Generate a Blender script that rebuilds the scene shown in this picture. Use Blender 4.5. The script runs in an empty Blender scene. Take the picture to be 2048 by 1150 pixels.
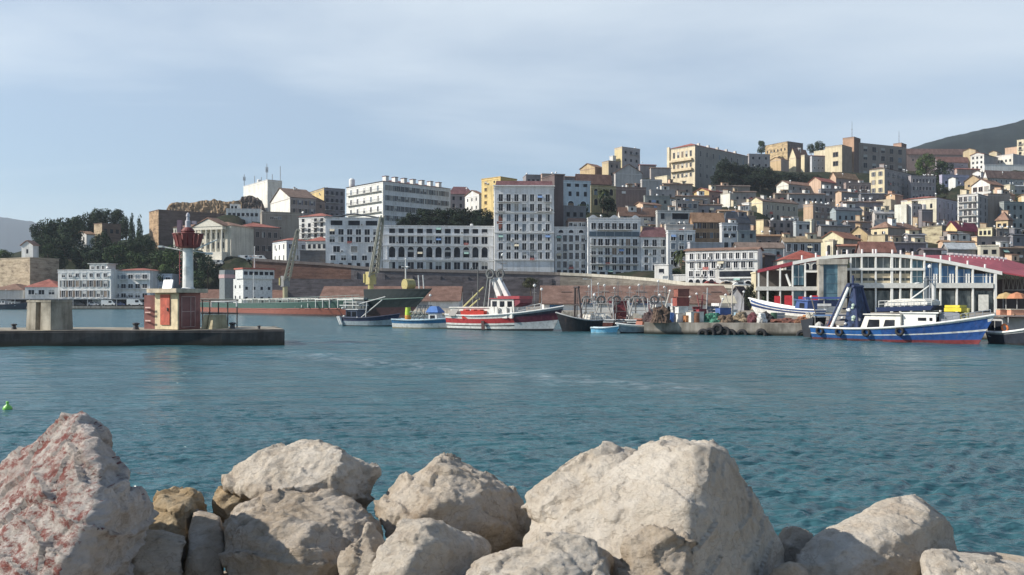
import bpy, bmesh, math, random
import numpy as np
from mathutils import Vector, Matrix, noise
random.seed(7)
SC = bpy.context.scene
COL = SC.collection
rad = math.radians
# ------------------------------------------------------------------ camera frame of reference
FO, H, CX, HY = 1700.0, 3.2, 1024.0, 600.0
def PX(px, D): return (px - CX) / FO * D
def PZ(py, D): return H + (HY - py) / FO * D
def P(px, py, D): return Vector((PX(px, D), D, PZ(py, D)))
def WD(py): return FO * H / (py - HY)            # distance of a point on the water seen at row py
# ------------------------------------------------------------------ materials
MATS = {}
def nodes(name):
    m = bpy.data.materials.new(name); m.use_nodes = True
    nt = m.node_tree
    return m, nt, nt.nodes['Principled BSDF']
def N(nt, t, **kw):
    n = nt.nodes.new(t)
    for k, v in kw.items():
        if k in n.inputs: n.inputs[k].default_value = v
        else: setattr(n, k, v)
    return n
def ramp(nt, fac, stops):
    r = nt.nodes.new('ShaderNodeValToRGB')
    e = r.color_ramp.elements
    while len(e) < len(stops): e.new(0.5)
    for el, (p, c) in zip(e, stops):
        el.position = p; el.color = (*c, 1) if len(c) == 3 else c
    nt.links.new(fac, r.inputs[0]); return r
def mixc(nt, fac, a, b, mode='MIX'):
    m = nt.nodes.new('ShaderNodeMix'); m.data_type = 'RGBA'; m.blend_type = mode
    if isinstance(fac, (int, float)): m.inputs[0].default_value = fac
    else: nt.links.new(fac, m.inputs[0])
    for s, i in ((a, 6), (b, 7)):
        if isinstance(s, tuple): m.inputs[i].default_value = (*s, 1)
        else: nt.links.new(s, m.inputs[i])
    return m.outputs[2]
def pos(nt, scale=(1, 1, 1), obj=False):
    if obj:
        g = nt.nodes.new('ShaderNodeTexCoord'); out = g.outputs['Object']
    else:
        g = nt.nodes.new('ShaderNodeNewGeometry'); out = g.outputs['Position']
    mp = nt.nodes.new('ShaderNodeMapping'); mp.inputs['Scale'].default_value = scale
    nt.links.new(out, mp.inputs[0]); return mp.outputs[0]
def noise_t(nt, vec, scale, detail=4, rough=.6):
    n = N(nt, 'ShaderNodeTexNoise', Scale=scale, Detail=detail, Roughness=rough)
    nt.links.new(vec, n.inputs['Vector']); return n.outputs['Fac']
def paint(col, rough=.5, metal=0, var=.12, sc=2.0, key=None):
    """plain painted / plastic / metal surface with slight wear"""
    k = ('paint', col, rough, metal, var, sc)
    if k in MATS: return MATS[k]
    m, nt, b = nodes('paint')
    f = noise_t(nt, pos(nt), sc, 5)
    c = tuple(max(0, x * (1 - var * 1.6)) for x in col); d = tuple(min(1, x * (1 + var * .6)) for x in col)
    r = ramp(nt, f, [(.3, c), (.62, d)])
    nt.links.new(r.outputs[0], b.inputs['Base Color'])
    b.inputs['Roughness'].default_value = rough; b.inputs['Metallic'].default_value = metal
    MATS[k] = m; return m
def stucco(col):
    """weathered rendered wall: blotches and vertical rain streaks"""
    k = ('stucco', col)
    if k in MATS: return MATS[k]
    m, nt, b = nodes('stucco')
    a = noise_t(nt, pos(nt), .16, 5, .65)
    s = noise_t(nt, pos(nt, (1.1, 1.1, .07)), 1.0, 4, .6)
    g = noise_t(nt, pos(nt), 2.5, 3)
    d1 = tuple(x * .76 for x in col); l1 = tuple(min(.85, x * 1.06) for x in col)
    r = ramp(nt, a, [(.3, d1), (.5, col), (.72, l1)])
    st = ramp(nt, s, [(.38, (.58, .55, .5)), (.56, (1, 1, 1))])
    c = mixc(nt, .42, r.outputs[0], st.outputs[0], 'MULTIPLY')
    gr = ramp(nt, g, [(.3, (.84, .83, .82)), (.6, (1, 1, 1))])
    c = mixc(nt, .7, c, gr.outputs[0], 'MULTIPLY')
    nt.links.new(c, b.inputs['Base Color']); b.inputs['Roughness'].default_value = .9
    b.inputs['Specular IOR Level'].default_value = .2
    MATS[k] = m; return m
def masonry(col, dark=(.12, .09, .07), scale=1.0):
    k = ('masonry', col, dark, scale)
    if k in MATS: return MATS[k]
    m, nt, b = nodes('masonry')
    a = noise_t(nt, pos(nt, (1, 1, 1.8)), .35 * scale, 7, .7)
    w = noise_t(nt, pos(nt, (.3, .3, 3)), .5 * scale, 4)
    r = ramp(nt, a, [(.3, dark), (.5, col), (.7, tuple(min(1, x * 1.25) for x in col))])
    st = ramp(nt, w, [(.4, (.7, .68, .66)), (.55, (1, 1, 1))])
    c = mixc(nt, .75, r.outputs[0], st.outputs[0], 'MULTIPLY')
    nt.links.new(c, b.inputs['Base Color']); b.inputs['Roughness'].default_value = .95
    b.inputs['Specular IOR Level'].default_value = .1
    bp = N(nt, 'ShaderNodeBump', Strength=.8, Distance=.3); nt.links.new(a, bp.inputs['Height'])
    nt.links.new(bp.outputs[0], b.inputs['Normal'])
    MATS[k] = m; return m
def tiles(col):
    k = ('tiles', col)
    if k in MATS: return MATS[k]
    m, nt, b = nodes('roof_tiles')
    a = noise_t(nt, pos(nt), .5, 6, .7); g = noise_t(nt, pos(nt), 3.5, 3)
    r = ramp(nt, a, [(.3, tuple(x * .62 for x in col)), (.5, col), (.7, tuple(min(1, x * 1.3 + .02) for x in col))])
    gr = ramp(nt, g, [(.35, (.72, .74, .74)), (.6, (1, 1, 1))])
    c = mixc(nt, .8, r.outputs[0], gr.outputs[0], 'MULTIPLY')
    nt.links.new(c, b.inputs['Base Color']); b.inputs['Roughness'].default_value = .9
    b.inputs['Specular IOR Level'].default_value = .15
    MATS[k] = m; return m
def glass():
    k = 'glass'
    if k in MATS: return MATS[k]
    m, nt, b = nodes('window_glass')
    f = noise_t(nt, pos(nt), .45, 2)
    r = ramp(nt, f, [(.4, (.008, .010, .016)), (.6, (.03, .034, .045))])
    nt.links.new(r.outputs[0], b.inputs['Base Color'])
    b.inputs['Roughness'].default_value = .3; b.inputs['Specular IOR Level'].default_value = .15
    MATS[k] = m; return m
WHITE, OFFW, GREY = (.77, .77, .75), (.62, .62, .6), (.4, .41, .42)
CREAM, YEL, TAN, BRN = (.70, .62, .46), (.68, .51, .24), (.47, .38, .27), (.20, .14, .11)
PEACH, PBLUE, DRK, TEAL = (.60, .43, .32), (.52, .58, .64), (.14, .14, .15), (.20, .25, .27)
STONE, PINK, GBR = (.40, .34, .26), (.50, .38, .33), (.27, .24, .21)
ROOF, ROOFD, ROOFR, ROOFO, ROOFM, SLATE = (.26, .16, .12), (.19, .135, .11), (.33, .125, .10), (.34, .21, .135), (.21, .11, .115), (.10, .11, .13)
# ------------------------------------------------------------------ mesh builder
class MB:
    def __init__(s): s.v = []; s.f = []; s.m = []; s.mats = []
    def mi(s, mat):
        if mat not in s.mats: s.mats.append(mat)
        return s.mats.index(mat)
    def face(s, pts, mat):
        n = len(s.v); s.v += [tuple(p) for p in pts]; s.f.append(tuple(range(n, n + len(pts)))); s.m.append(s.mi(mat))
    def hexa(s, p, mat, skip=''):
        n = len(s.v); s.v += [tuple(q) for q in p]; i = s.mi(mat)
        fs = {'b': (0, 3, 2, 1), 't': (4, 5, 6, 7), 'f': (0, 1, 5, 4), 'r': (1, 2, 6, 5), 'k': (2, 3, 7, 6), 'l': (3, 0, 4, 7)}
        for k, q in fs.items():
            if k in skip: continue
            s.f.append(tuple(n + j for j in q)); s.m.append(i)
    def box(s, x0, y0, z0, x1, y1, z1, mat, skip=''):
        s.hexa([(x0, y0, z0), (x1, y0, z0), (x1, y1, z0), (x0, y1, z0), (x0, y0, z1), (x1, y0, z1), (x1, y1, z1), (x0, y1, z1)], mat, skip)
    def tube(s, p0, p1, r, mat, n=6, r2=None):
        p0, p1 = Vector(p0), Vector(p1); d = (p1 - p0)
        if d.length < 1e-6: return
        d.normalize(); a = d.orthogonal().normalized(); b = d.cross(a); r2 = r if r2 is None else r2
        k = len(s.v); i = s.mi(mat)
        for q, rr in ((p0, r), (p1, r2)):
            for j in range(n):
                t = 2 * math.pi * j / n
                s.v.append(tuple(q + a * (rr * math.cos(t)) + b * (rr * math.sin(t))))
        for j in range(n):
            s.f.append((k + j, k + (j + 1) % n, k + n + (j + 1) % n, k + n + j)); s.m.append(i)
        s.f.append(tuple(k + j for j in reversed(range(n)))); s.m.append(i)
        s.f.append(tuple(k + n + j for j in range(n))); s.m.append(i)
    def bar(s, p0, p1, w, mat): s.tube(p0, p1, w * .7, mat, 4)
    def chain(s, pts, r, mat, n=6):
        for a, b in zip(pts, pts[1:]): s.tube(a, b, r, mat, n)
    def prism(s, poly, axis, a0, a1, mat):
        """poly: 2D points; axis 'y' -> poly in xz, 'x' -> poly in yz, 'z' -> poly in xy"""
        def mk(p, a):
            return {'y': (p[0], a, p[1]), 'x': (a, p[0], p[1]), 'z': (p[0], p[1], a)}[axis]
        n = len(poly); k = len(s.v); i = s.mi(mat)
        s.v += [mk(p, a0) for p in poly] + [mk(p, a1) for p in poly]
        s.f.append(tuple(k + j for j in range(n))); s.m.append(i)
        s.f.append(tuple(k + n + j for j in reversed(range(n)))); s.m.append(i)
        for j in range(n):
            s.f.append((k + j, k + (j + 1) % n, k + n + (j + 1) % n, k + n + j)); s.m.append(i)
    def lathe(s, prof, mat, n=12, c=(0, 0, 0)):
        k = len(s.v); i = s.mi(mat)
        for r, z in prof:
            for j in range(n):
                t = 2 * math.pi * j / n
                s.v.append((c[0] + r * math.cos(t), c[1] + r * math.sin(t), c[2] + z))
        for a in range(len(prof) - 1):
            for j in range(n):
                s.f.append((k + a * n + j, k + a * n + (j + 1) % n, k + (a + 1) * n + (j + 1) % n, k + (a + 1) * n + j)); s.m.append(i)
        s.f.append(tuple(k + j for j in reversed(range(n)))); s.m.append(i)
        s.f.append(tuple(k + (len(prof) - 1) * n + j for j in range(n))); s.m.append(i)
    def torus(s, c, axis, R, r, mat, n=16, m=8):
        ax = Vector(axis).normalized(); a = ax.orthogonal().normalized(); b = ax.cross(a); c = Vector(c)
        k = len(s.v); i = s.mi(mat)
        for u in range(n):
            t = 2 * math.pi * u / n; d = a * math.cos(t) + b * math.sin(t)
            for w in range(m):
                q = 2 * math.pi * w / m
                s.v.append(tuple(c + d * (R + r * math.cos(q)) + ax * (r * math.sin(q))))
        for u in range(n):
            for w in range(m):
                s.f.append((k + u * m + w, k + ((u + 1) % n) * m + w, k + ((u + 1) % n) * m + (w + 1) % m, k + u * m + (w + 1) % m)); s.m.append(i)
    def mesh(s, name, smooth=False):
        me = bpy.data.meshes.new(name); me.from_pydata(s.v, [], s.f)
        for mt in s.mats: me.materials.append(mt)
        me.polygons.foreach_set('material_index', s.m)
        bm = bmesh.new(); bm.from_mesh(me); bmesh.ops.recalc_face_normals(bm, faces=bm.faces); bm.to_mesh(me); bm.free()
        if smooth: me.polygons.foreach_set('use_smooth', [True] * len(me.polygons))
        me.update(); return me
    def build(s, name, parent=None, loc=(0, 0, 0), rz=0, smooth=False):
        return put(s.mesh(name, smooth), name, parent, loc, rz)
def put(me, name, parent=None, loc=(0, 0, 0), rz=0):
    o = bpy.data.objects.new(name, me); COL.objects.link(o)
    o.location = loc; o.rotation_euler = (0, 0, rz)
    if parent: o.parent = parent
    return o
def tag(o, label=None, cat=None, group=None, kind=None):
    if label: o['label'] = label
    if cat: o['category'] = cat
    if group: o['group'] = group
    if kind: o['kind'] = kind
    return o
def thing(name, label, cat, loc=(0, 0, 0), rz=0, group=None):
    o = bpy.data.objects.new(name, None); COL.objects.link(o)
    o.location = loc; o.rotation_euler = (0, 0, rz); o.empty_display_size = .3
    return tag(o, label, cat, group)
# ------------------------------------------------------------------ windows, shared meshes
WM = {}
SHUT = [(.10, .07, .06), (.06, .09, .10), (.16, .12, .09), (.05, .08, .14), (.12, .13, .13)]
def winmesh(w, h, style, trim):
    q = random.random(); var = 0 if style == 'd' and q < .8 else 1 if q < .16 else 2 if q < .28 else 3 if q < .36 else 0
    k = (round(w, 2), round(h, 2), style, trim, var)
    if k in WM: return WM[k]
    b = MB(); g = glass(); t = paint(trim, .8, var=.08); x, z = w / 2, h / 2
    if var == 1: b.box(-x * .97, -.055, 0, x * .97, -.032, z * (.95 if style != 'a' else .4), paint((.42, .42, .40), .8))          # blind half down
    if var == 2: b.box(-x * .98, -.06, -z * .98, x * .98, -.032, z * (.98 if style != 'a' else .3), paint(random.choice([(.16, .2, .24), (.30, .29, .27), (.2, .15, .11)]), .8))   # shutters closed
    if var == 3: b.box(-x * .97, -.045, -z * .97, -x * .1, -.031, z * (.9 if style != 'a' else .3), paint((.5, .49, .45), .9))   # curtain
    if style == 'a':
        arc = [(-x, -z), (x, -z)] + [(x * math.cos(q), z - x + x * math.sin(q)) for q in np.linspace(0, math.pi, 9)]
        b.prism(arc, 'y', -.03, .05, g)
        for q0, q1 in zip(np.linspace(0, math.pi, 9), np.linspace(0, math.pi, 9)[1:]):
            r0, r1 = x + .02, x + .24
            pts = [(r0 * math.cos(q0), z - x + r0 * math.sin(q0)), (r1 * math.cos(q0), z - x + r1 * math.sin(q0)), (r1 * math.cos(q1), z - x + r1 * math.sin(q1)), (r0 * math.cos(q1), z - x + r0 * math.sin(q1))]
            b.prism(pts, 'y', -.14, .04, t)
        for sx in (-1, 1): b.box(min(sx * (x + .02), sx * (x + .24)), -.14, -z, max(sx * (x + .02), sx * (x + .24)), .04, z - x, t)
    else:
        b.box(-x, -.03, -z, x, .05, z, g)
        if style != 'd':
            e = .16
            b.box(-x - e, -.16, z + .01, x + e, .04, z + e + .05, t)
            b.box(-x - e, -.2, -z - .16, x + e, .04, -z - .01, t)
            b.box(-x - e, -.1, -z, -x - .01, .04, z, t); b.box(x + .01, -.1, -z, x + e, .04, z, t)
            b.box(-.04, -.06, -z, .04, -.035, z, t)
        if style in ('s', 'S'):
            c = paint(random.choice(SHUT) if style == 's' else (.68, .70, .72), .7)
            for sx in (-1, 1):
                a0, a1 = sx * (x + .18), sx * (x + .18 + w * .42)
                b.box(min(a0, a1), -.13, -z, max(a0, a1), -.05, z, c)
    WM[k] = b.mesh('window'); return WM[k]
def balmesh(w):
    k = ('bal', round(w, 1))
    if k in WM: return WM[k]
    b = MB(); s = paint((.6, .6, .58), .85); r = paint((.07, .07, .08), .5)
    b.box(-w / 2, -1.0, -.14, w / 2, 0.02, 0, s)
    b.box(-w / 2, -1.0, .92, w / 2, -.94, 1.0, r)
    n = max(3, int(w / .5))
    for i in range(n + 1):
        x = -w / 2 + .03 + (w - .06) * i / n
        b.box(x - .03, -.985, .003, x + .03, -.955, .918, r)
    for x in (-w / 2, w / 2 - .05):
        b.box(x, -.935, .92, x + .05, 0, 1.0, r)
    WM[k] = b.mesh('balcony'); return WM[k]
def dishmesh():
    if 'dish' in WM: return WM['dish']
    b = MB(); m = paint((.78, .78, .77), .5)
    b.lathe([(.02, 0), (.24, .04), (.4, .11), (.48, .18)], m, 12, (0, 0, 0))
    me = b.mesh('satellite_dish', True)
    me.transform(Matrix.Translation((0, 0, 1.3)) @ Matrix.Rotation(rad(62), 4, 'X'))
    c = MB(); c.mats = [m]; c.tube((0, 0, 0), (0, .02, 1.35), .05, m)
    bm = bmesh.new(); bm.from_mesh(me); bm.from_mesh(c.mesh('pole')); bm.to_mesh(me); bm.free()
    WM['dish'] = me; return me
def tankmesh():
    if 'tank' in WM: return WM['tank']
    b = MB(); m = paint((.66, .67, .68), .5)
    b.lathe([(.45, .35), (.5, .4), (.5, 1.3), (.42, 1.45), (.1, 1.5)], m, 12)
    for sx in (-.35, .35):
        for sy in (-.35, .35): b.box(sx - .05, sy - .05, 0, sx + .05, sy + .05, .36, m)
    WM['tank'] = b.mesh('water_tank'); return WM['tank']
def acmesh():
    if 'ac' in WM: return WM['ac']
    b = MB(); m = paint((.7, .7, .68), .6); d = paint((.12, .12, .12), .7)
    b.box(-.45, -.42, -.3, .45, -.02, .3, m); b.box(-.3, -.44, -.24, .2, -.425, .24, d)
    WM['ac'] = b.mesh('air_conditioner'); return WM['ac']
# ------------------------------------------------------------------ buildings
BASES = []           # (x, y, z) of every building foot, used to shape the hillside
def solve(xl, xc, xr, D, th):
    s = lambda p: (p - CX) / FO
    X0 = PX(xc, D); c, n = math.cos(th), math.sin(th)
    w = (s(xr) * D - X0) / (c - s(xr) * n)
    d = None
    if xl < xc - .5:
        den = (-n - s(xl) * c); d = (s(xl) * D - X0) / den if abs(den) > 1e-3 else 12
    return X0, w, d
WASH = [0]
def washmesh():
    WASH[0] = (WASH[0] + 1) % 6; k = ('wash', WASH[0])
    if k in WM: return WM[k]
    b = MB(); c = [(.6, .6, .6), (.15, .25, .45), (.5, .14, .12), (.55, .5, .38), (.12, .14, .16), (.25, .4, .36)][WASH[0]]; m = paint(c, .9)
    if WASH[0] % 2: b.hexa([(-.8, -1.0, 1.1), (.8, -1.0, 1.1), (.8, -.02, 1.9), (-.8, -.02, 1.9), (-.8, -1.0, 1.15), (.8, -1.0, 1.15), (.8, -.02, 1.96), (-.8, -.02, 1.96)], m)
    else:
        for i in range(4): b.box(-.75 + i * .38, -.85, -.5 + .1 * (i % 2), -.45 + i * .38, -.82, .3, m)
    WM[k] = b.mesh('washing'); return WM[k]
def facade(root, spec, w, h, face, d, trim, rnd):
    D0 = root.location.y
    """spec (cols, rows, ww, wh, style, z0, z1, x0, x1)"""
    spec = tuple(spec) + (None,) * (9 - len(spec))
    n, rows, ww, wh, st, z0, z1, x0, x1 = spec
    st = st or 'p'; z0 = .05 if z0 is None else z0; z1 = .97 if z1 is None else z1; x0 = .04 if x0 is None else x0; x1 = .96 if x1 is None else x1
    base = st[0]; rz = 0 if face == 'F' else -math.pi / 2
    span = w if face == 'F' else d
    def at(u, z, off=0): return (u, -off, z) if face == 'F' else (-off, span - u, z)
    ww = min(ww, span * (x1 - x0) / n * .66); wh = min(wh, h * (z1 - z0) / rows * .74)
    for j in range(rows):
        zc = h * (z0 + (j + .5) / rows * (z1 - z0))
        for i in range(n):
            if rnd and random.random() < rnd: continue
            u = span * (x0 + (i + .5) / n * (x1 - x0))
            put(winmesh(ww, wh, base, trim), 'window', root, at(u, zc), rz)
            if 'B' in st and 'C' not in st and random.random() < .6:
                put(balmesh(min(ww + 1.1, span / n * .95)), 'balcony', root, at(u, zc - wh / 2 - .2), rz)
            if D0 < 300 and ww > .8 and random.random() < .12:     # washing hung out or a small awning
                put(washmesh(), 'washing' if random.random() < .5 else 'awning', root, at(u, zc - wh * .5), rz)
            elif random.random() < .1 and ww > .8:
                put(acmesh(), 'air_conditioner', root, at(min(span - .6, u + ww * .5 + .75), zc - wh * .35), rz)
        if 'C' in st:                            # one balcony right along the storey
            put(balmesh(span * (x1 - x0)), 'balcony', root, at(span * (x0 + x1) / 2, zc - wh / 2 - .2), rz)
def ridge_roof(b, w, d, h, rise, axis, mat, oh=.45, t=.22):
    """two tiled slopes with thickness; ridge along axis"""
    if axis == 'x':
        k = rise / (d / 2)
        for sgn in (0, 1):
            y0, y1 = (-oh, d / 2) if not sgn else (d / 2, d + oh)
            z0 = h - k * oh if not sgn else h + rise; z1 = h + rise if not sgn else h - k * oh
            b.hexa([(-oh, y0, z0 + .02), (w + oh, y0, z0 + .02), (w + oh, y1, z1 + .02), (-oh, y1, z1 + .02), (-oh, y0, z0 + t), (w + oh, y0, z0 + t), (w + oh, y1, z1 + t), (-oh, y1, z1 + t)], mat)
    else:
        k = rise / (w / 2)
        for sgn in (0, 1):
            x0, x1 = (-oh, w / 2) if not sgn else (w / 2, w + oh)
            z0 = h - k * oh if not sgn else h + rise; z1 = h + rise if not sgn else h - k * oh
            b.hexa([(x0, -oh, z0 + .02), (x1, -oh, z1 + .02), (x1, d + oh, z1 + .02), (x0, d + oh, z0 + .02), (x0, -oh, z0 + t), (x1, -oh, z1 + t), (x1, d + oh, z1 + t), (x0, d + oh, z0 + t)], mat)
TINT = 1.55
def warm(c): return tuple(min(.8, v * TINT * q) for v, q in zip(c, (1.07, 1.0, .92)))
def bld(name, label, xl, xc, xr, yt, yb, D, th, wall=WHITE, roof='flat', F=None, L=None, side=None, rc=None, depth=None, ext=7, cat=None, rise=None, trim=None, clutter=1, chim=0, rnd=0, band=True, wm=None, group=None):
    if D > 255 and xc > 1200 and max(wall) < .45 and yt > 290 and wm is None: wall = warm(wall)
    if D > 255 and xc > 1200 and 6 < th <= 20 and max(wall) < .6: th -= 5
    th = rad(th); X0, w, d = solve(xl, xc, xr, D, th)
    d = depth or d or 10.0
    d = max(2.5, min(d, 70)); w = max(1.5, w)
    zb = PZ(yb, D); h = PZ(yt, D) - zb
    root = thing(name, label, cat or name.replace('_', ' '), (X0, D, zb), th, group)
    BASES.append((X0 + .5 * (w * math.cos(th) - d * math.sin(th)), D + .5 * (w * math.sin(th) + d * math.cos(th)), zb))
    if xr - xc > 3: BASES.append((X0 + w * math.cos(th), D + w * math.sin(th), zb))
    mf = (wm or stucco)(wall); ms = (wm or stucco)(side or wall)  # many side/wall pairs hold one house's sunlit and shaded tones in their colours
    b = MB(); b.mi(mf)
    rise = rise if rise is not None else (.20 * d if roof == 'gableL' else .22 * w if roof == 'gableF' else .18 * min(w, d))
    z0 = -ext
    b.face([(0, 0, z0), (w, 0, z0), (w, 0, h), (0, 0, h)], mf)
    b.face([(w, 0, z0), (w, d, z0), (w, d, h), (w, 0, h)], mf)
    b.face([(w, d, z0), (0, d, z0), (0, d, h), (w, d, h)], mf)
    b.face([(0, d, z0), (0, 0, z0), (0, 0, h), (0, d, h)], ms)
    if roof == 'gableL':
        b.face([(0, 0, h), (0, d, h), (0, d / 2, h + rise)], ms); b.face([(w, 0, h), (w, d, h), (w, d / 2, h + rise)], mf)
    if roof == 'gableF':
        b.face([(0, 0, h), (w, 0, h), (w / 2, 0, h + rise)], mf); b.face([(0, d, h), (w, d, h), (w / 2, d, h + rise)], mf)
    b.build('wall', root)
    r = MB(); rm = tiles(rc or ROOF)
    if roof == 'flat':
        cm = stucco(tuple(min(.75, x * 1.1) for x in wall))
        o = .14
        gm = paint(rc or (.3, .28, .26), .95, var=.25, sc=.6)
        r.face([(.0, .0, h - .45), (w, .0, h - .45), (w, d, h - .45), (.0, d, h - .45)], gm)
        for q in ((-o, -o, w + o, .2), (-o, d - .2, w + o, d + o), (-o, .2, .2, d - .2), (w - .2, .2, w + o, d - .2)):
            r.box(q[0], q[1], h + .002, q[2], q[3], h + .3, cm)
    elif roof in ('gableL', 'gableF'):
        ridge_roof(r, w, d, h, rise, 'x' if roof == 'gableL' else 'y', rm)
    elif roof == 'hip':
        o = .5; q = min(w, d) / 2
        if w >= d: t0, t1 = (q, d / 2), (w - q, d / 2)
        else: t0, t1 = (w / 2, q), (w / 2, d - q)
        A, B_, C_, E = (-o, -o, h), (w + o, -o, h), (w + o, d + o, h), (-o, d + o, h)
        T0, T1 = (*t0, h + rise), (*t1, h + rise)
        if w >= d: fs = [(A, B_, T1, T0), (B_, C_, T1), (C_, E, T0, T1), (E, A, T0)]
        else: fs = [(A, B_, T0), (B_, C_, T1, T0), (C_, E, T1), (E, A, T0, T1)]
        for q_ in fs: r.face(q_, rm)
        r.face((A, E, C_, B_), rm)
    r.build('roof', root)
    tr = trim or tuple(min(.78, x * 1.15 + .05) for x in wall)
    if band and h > 7:
        c = MB(); cm = paint(tr, .85)
        c.box(-.12, -.12, h - .75, w + .12, -.003, h - .5, cm); c.box(-.12, .0, h - .75, -.003, d, h - .5, cm)
        c.build('cornice', root)
    for spec, face in ((F, 'F'), (L, 'L')):
        if not spec: continue
        for s in (spec if isinstance(spec, list) else [spec]): facade(root, s, w, h, face, d, tr, rnd)
    for i in range(chim):
        c = MB(); x, y = random.uniform(.15, .85) * w, random.uniform(.3, .6) * d
        zt = h + (rise if roof != 'flat' else 0) + .7
        c.box(x - .35, y - .3, h - .4, x + .35, y + .3, zt, stucco(OFFW)); c.box(x - .45, y - .4, zt + .002, x + .45, y + .4, zt + .15, tiles(ROOF))
        c.build('chimney', root)
    if clutter and D < 640:
        nd = int(clutter * random.uniform(0.4, 1.0) * (1 + w / 14))
        for i in range(nd):
            k = random.random(); x, y = random.uniform(.06, .94) * w, random.uniform(.05, .25) * min(d, 12)
            zr = h - .45 if roof == 'flat' else h + rise * min(1, y / (d / 2 if roof != 'gableF' else 1e9)) + .1
            if roof == 'gableF': zr = h + rise * (1 - abs(x - w / 2) / (w / 2)) + .1
            if k < .72: put(dishmesh(), 'satellite_dish', root, (x, y, zr), -th + random.uniform(-.5, .5) + .2)
            elif roof == 'flat': put(tankmesh(), 'water_tank', root, (x, y + .5, zr))
    if clutter and 230 < D < 470 and xc > 1230 and name in ('house', 'ruin', 'apartment_building'):
        rn = random.Random(int(xc * 7 + yt))
        for i in range(rn.randint(1, 3)):          # lean-tos, sheds and walled terraces grown onto the house
            cw, cd_, ch = rn.uniform(1.6, 4), rn.uniform(1.5, 3), rn.uniform(1.6, 2.8); x = rn.uniform(0, max(.1, w - cw)); cc = rn.choice([WHITE, CREAM, PEACH, OFFW, wall, TAN])
            c = MB(); low = rn.random() < .5
            zb_ = -1.5 if low else h - .5; y = -cd_ if low else rn.uniform(.3, max(.4, min(d, 9) - cd_)); zt = rn.uniform(.12, .4) * h if low else h + (0 if roof == 'flat' else rise * .6) + ch * .8
            c.hexa([(x, y, zb_), (x + cw, y, zb_), (x + cw, y + cd_ - .01, zb_), (x, y + cd_ - .01, zb_), (x, y, zt), (x + cw, y, zt), (x + cw, y + cd_ - .01, zt + .35), (x, y + cd_ - .01, zt + .35)], stucco(cc), 'b')
            c.hexa([(x - .2, y - .25, zt), (x + cw + .2, y - .25, zt), (x + cw + .2, y + cd_ - .012, zt + .36), (x - .2, y + cd_ - .012, zt + .36), (x - .2, y - .25, zt + .18), (x + cw + .2, y - .25, zt + .18), (x + cw + .2, y + cd_ - .012, zt + .54), (x - .2, y + cd_ - .012, zt + .54)], tiles(rn.choice([ROOF, ROOFO, ROOFD, (.3, .3, .3)])))
            if zt - zb_ > 1.6: c.box(x + cw * .35, y - .04, zt - 1.5, x + cw * .6, y - .003, zt - .4, glass())
            c.build('annexe', root)
        if rn.random() < .55 and w > 5:            # washing or an awning on the front
            c = MB(); x = rn.uniform(.1, .7) * w; z = rn.uniform(.3, .75) * h; col = rn.choice([(.6, .6, .6), (.2, .3, .5), (.5, .15, .12), (.7, .65, .5)])
            c.hexa([(x, -.95, z), (x + 1.7, -.95, z), (x + 1.7, -.9, z), (x, -.9, z), (x, -.95, z + 1.0), (x + 1.7, -.95, z + 1.0), (x + 1.7, -.9, z + 1.0), (x, -.9, z + 1.0)], paint(col, .9)); c.build('washing', root)
    return root, w, d, h
# ------------------------------------------------------------------ the town, left to right
h_, a_ = 'house', 'apartment_building'
# --- far left, low quay
bld('fort_bastion', 'tan stone fort bastion with crenellated top at the left edge', -30, 60, 118, 516, 592, 318, 62, STONE, 'flat', side=(.46, .38, .28), wm=masonry, clutter=0, band=False, cat='fort', ext=4)
bld(h_, 'tiny white twin-gabled house on top of the tan fort bastion', 43, 43, 66, 490, 516, 321, -10, WHITE, 'gableF', F=(1, 1, .8, 1.6, 'd'), depth=3, clutter=0, ext=3, rise=1.6)
bld('shed', 'long dark-roofed shed in the bottom left corner of the town', -20, -20, 46, 580, 600, 306, 4, OFFW, 'hip', rc=ROOF, depth=16, clutter=0, rise=2.4)
bld('shed', 'white shed with three windows under a red hipped roof beside the fort', 50, 50, 116, 574, 600, 304, 4, WHITE, 'hip', F=(3, 1, 2.0, 1.6, 'p', .3, .9), rc=ROOFR, depth=12, clutter=0, rise=3.0)
r, w, d, h = bld('office_building', 'white four-storey quay office with tall window pairs and a small roof cabin', 116, 116, 222, 541, 604, 302, -9, WHITE, 'flat', F=[(7, 1, 1.3, 1.3, 'p', .74, .95), (7, 2, 1.3, 2.3, 's', .1, .74)], depth=14, cat='building')
c = MB(); c.box(w * .53, 2, h - .45, w * .86, 7, h + 2.3, stucco(WHITE)); c.box(w * .5, 1.7, h + 2.302, w * .89, 7.3, h + 2.6, stucco(OFFW)); c.build('roof_cabin', r)
for i in range(3): put(winmesh(1.0, 1.2, 'p', WHITE), 'window', r, (w * (.59 + .1 * i), 2, h + 1.1))
bld('office_building', 'pale grey three-storey quay building with a thin red roof edge', 223, 223, 300, 541, 604, 303, -9, (.68, .68, .68), 'hip', F=(5, 3, 2.0, 1.5, 'pB', .06, .95), rc=ROOFR, depth=13, rise=1.0, cat='building')
bld('office_building', 'lower bluish-white wing at the right end of the quay offices', 301, 301, 344, 549, 604, 305, 6, (.5, .53, .6), 'flat', F=(3, 3, 1.5, 1.6, 'p'), depth=12, cat='building', rc=ROOFR)
bld(h_, 'white gabled house half hidden in the dark trees above the fort', 153, 173, 190, 468, 488, 366, 64, WHITE, 'gableL', L=(2, 1, .8, 1.4, 'd'), rc=ROOFO, clutter=0)
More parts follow.
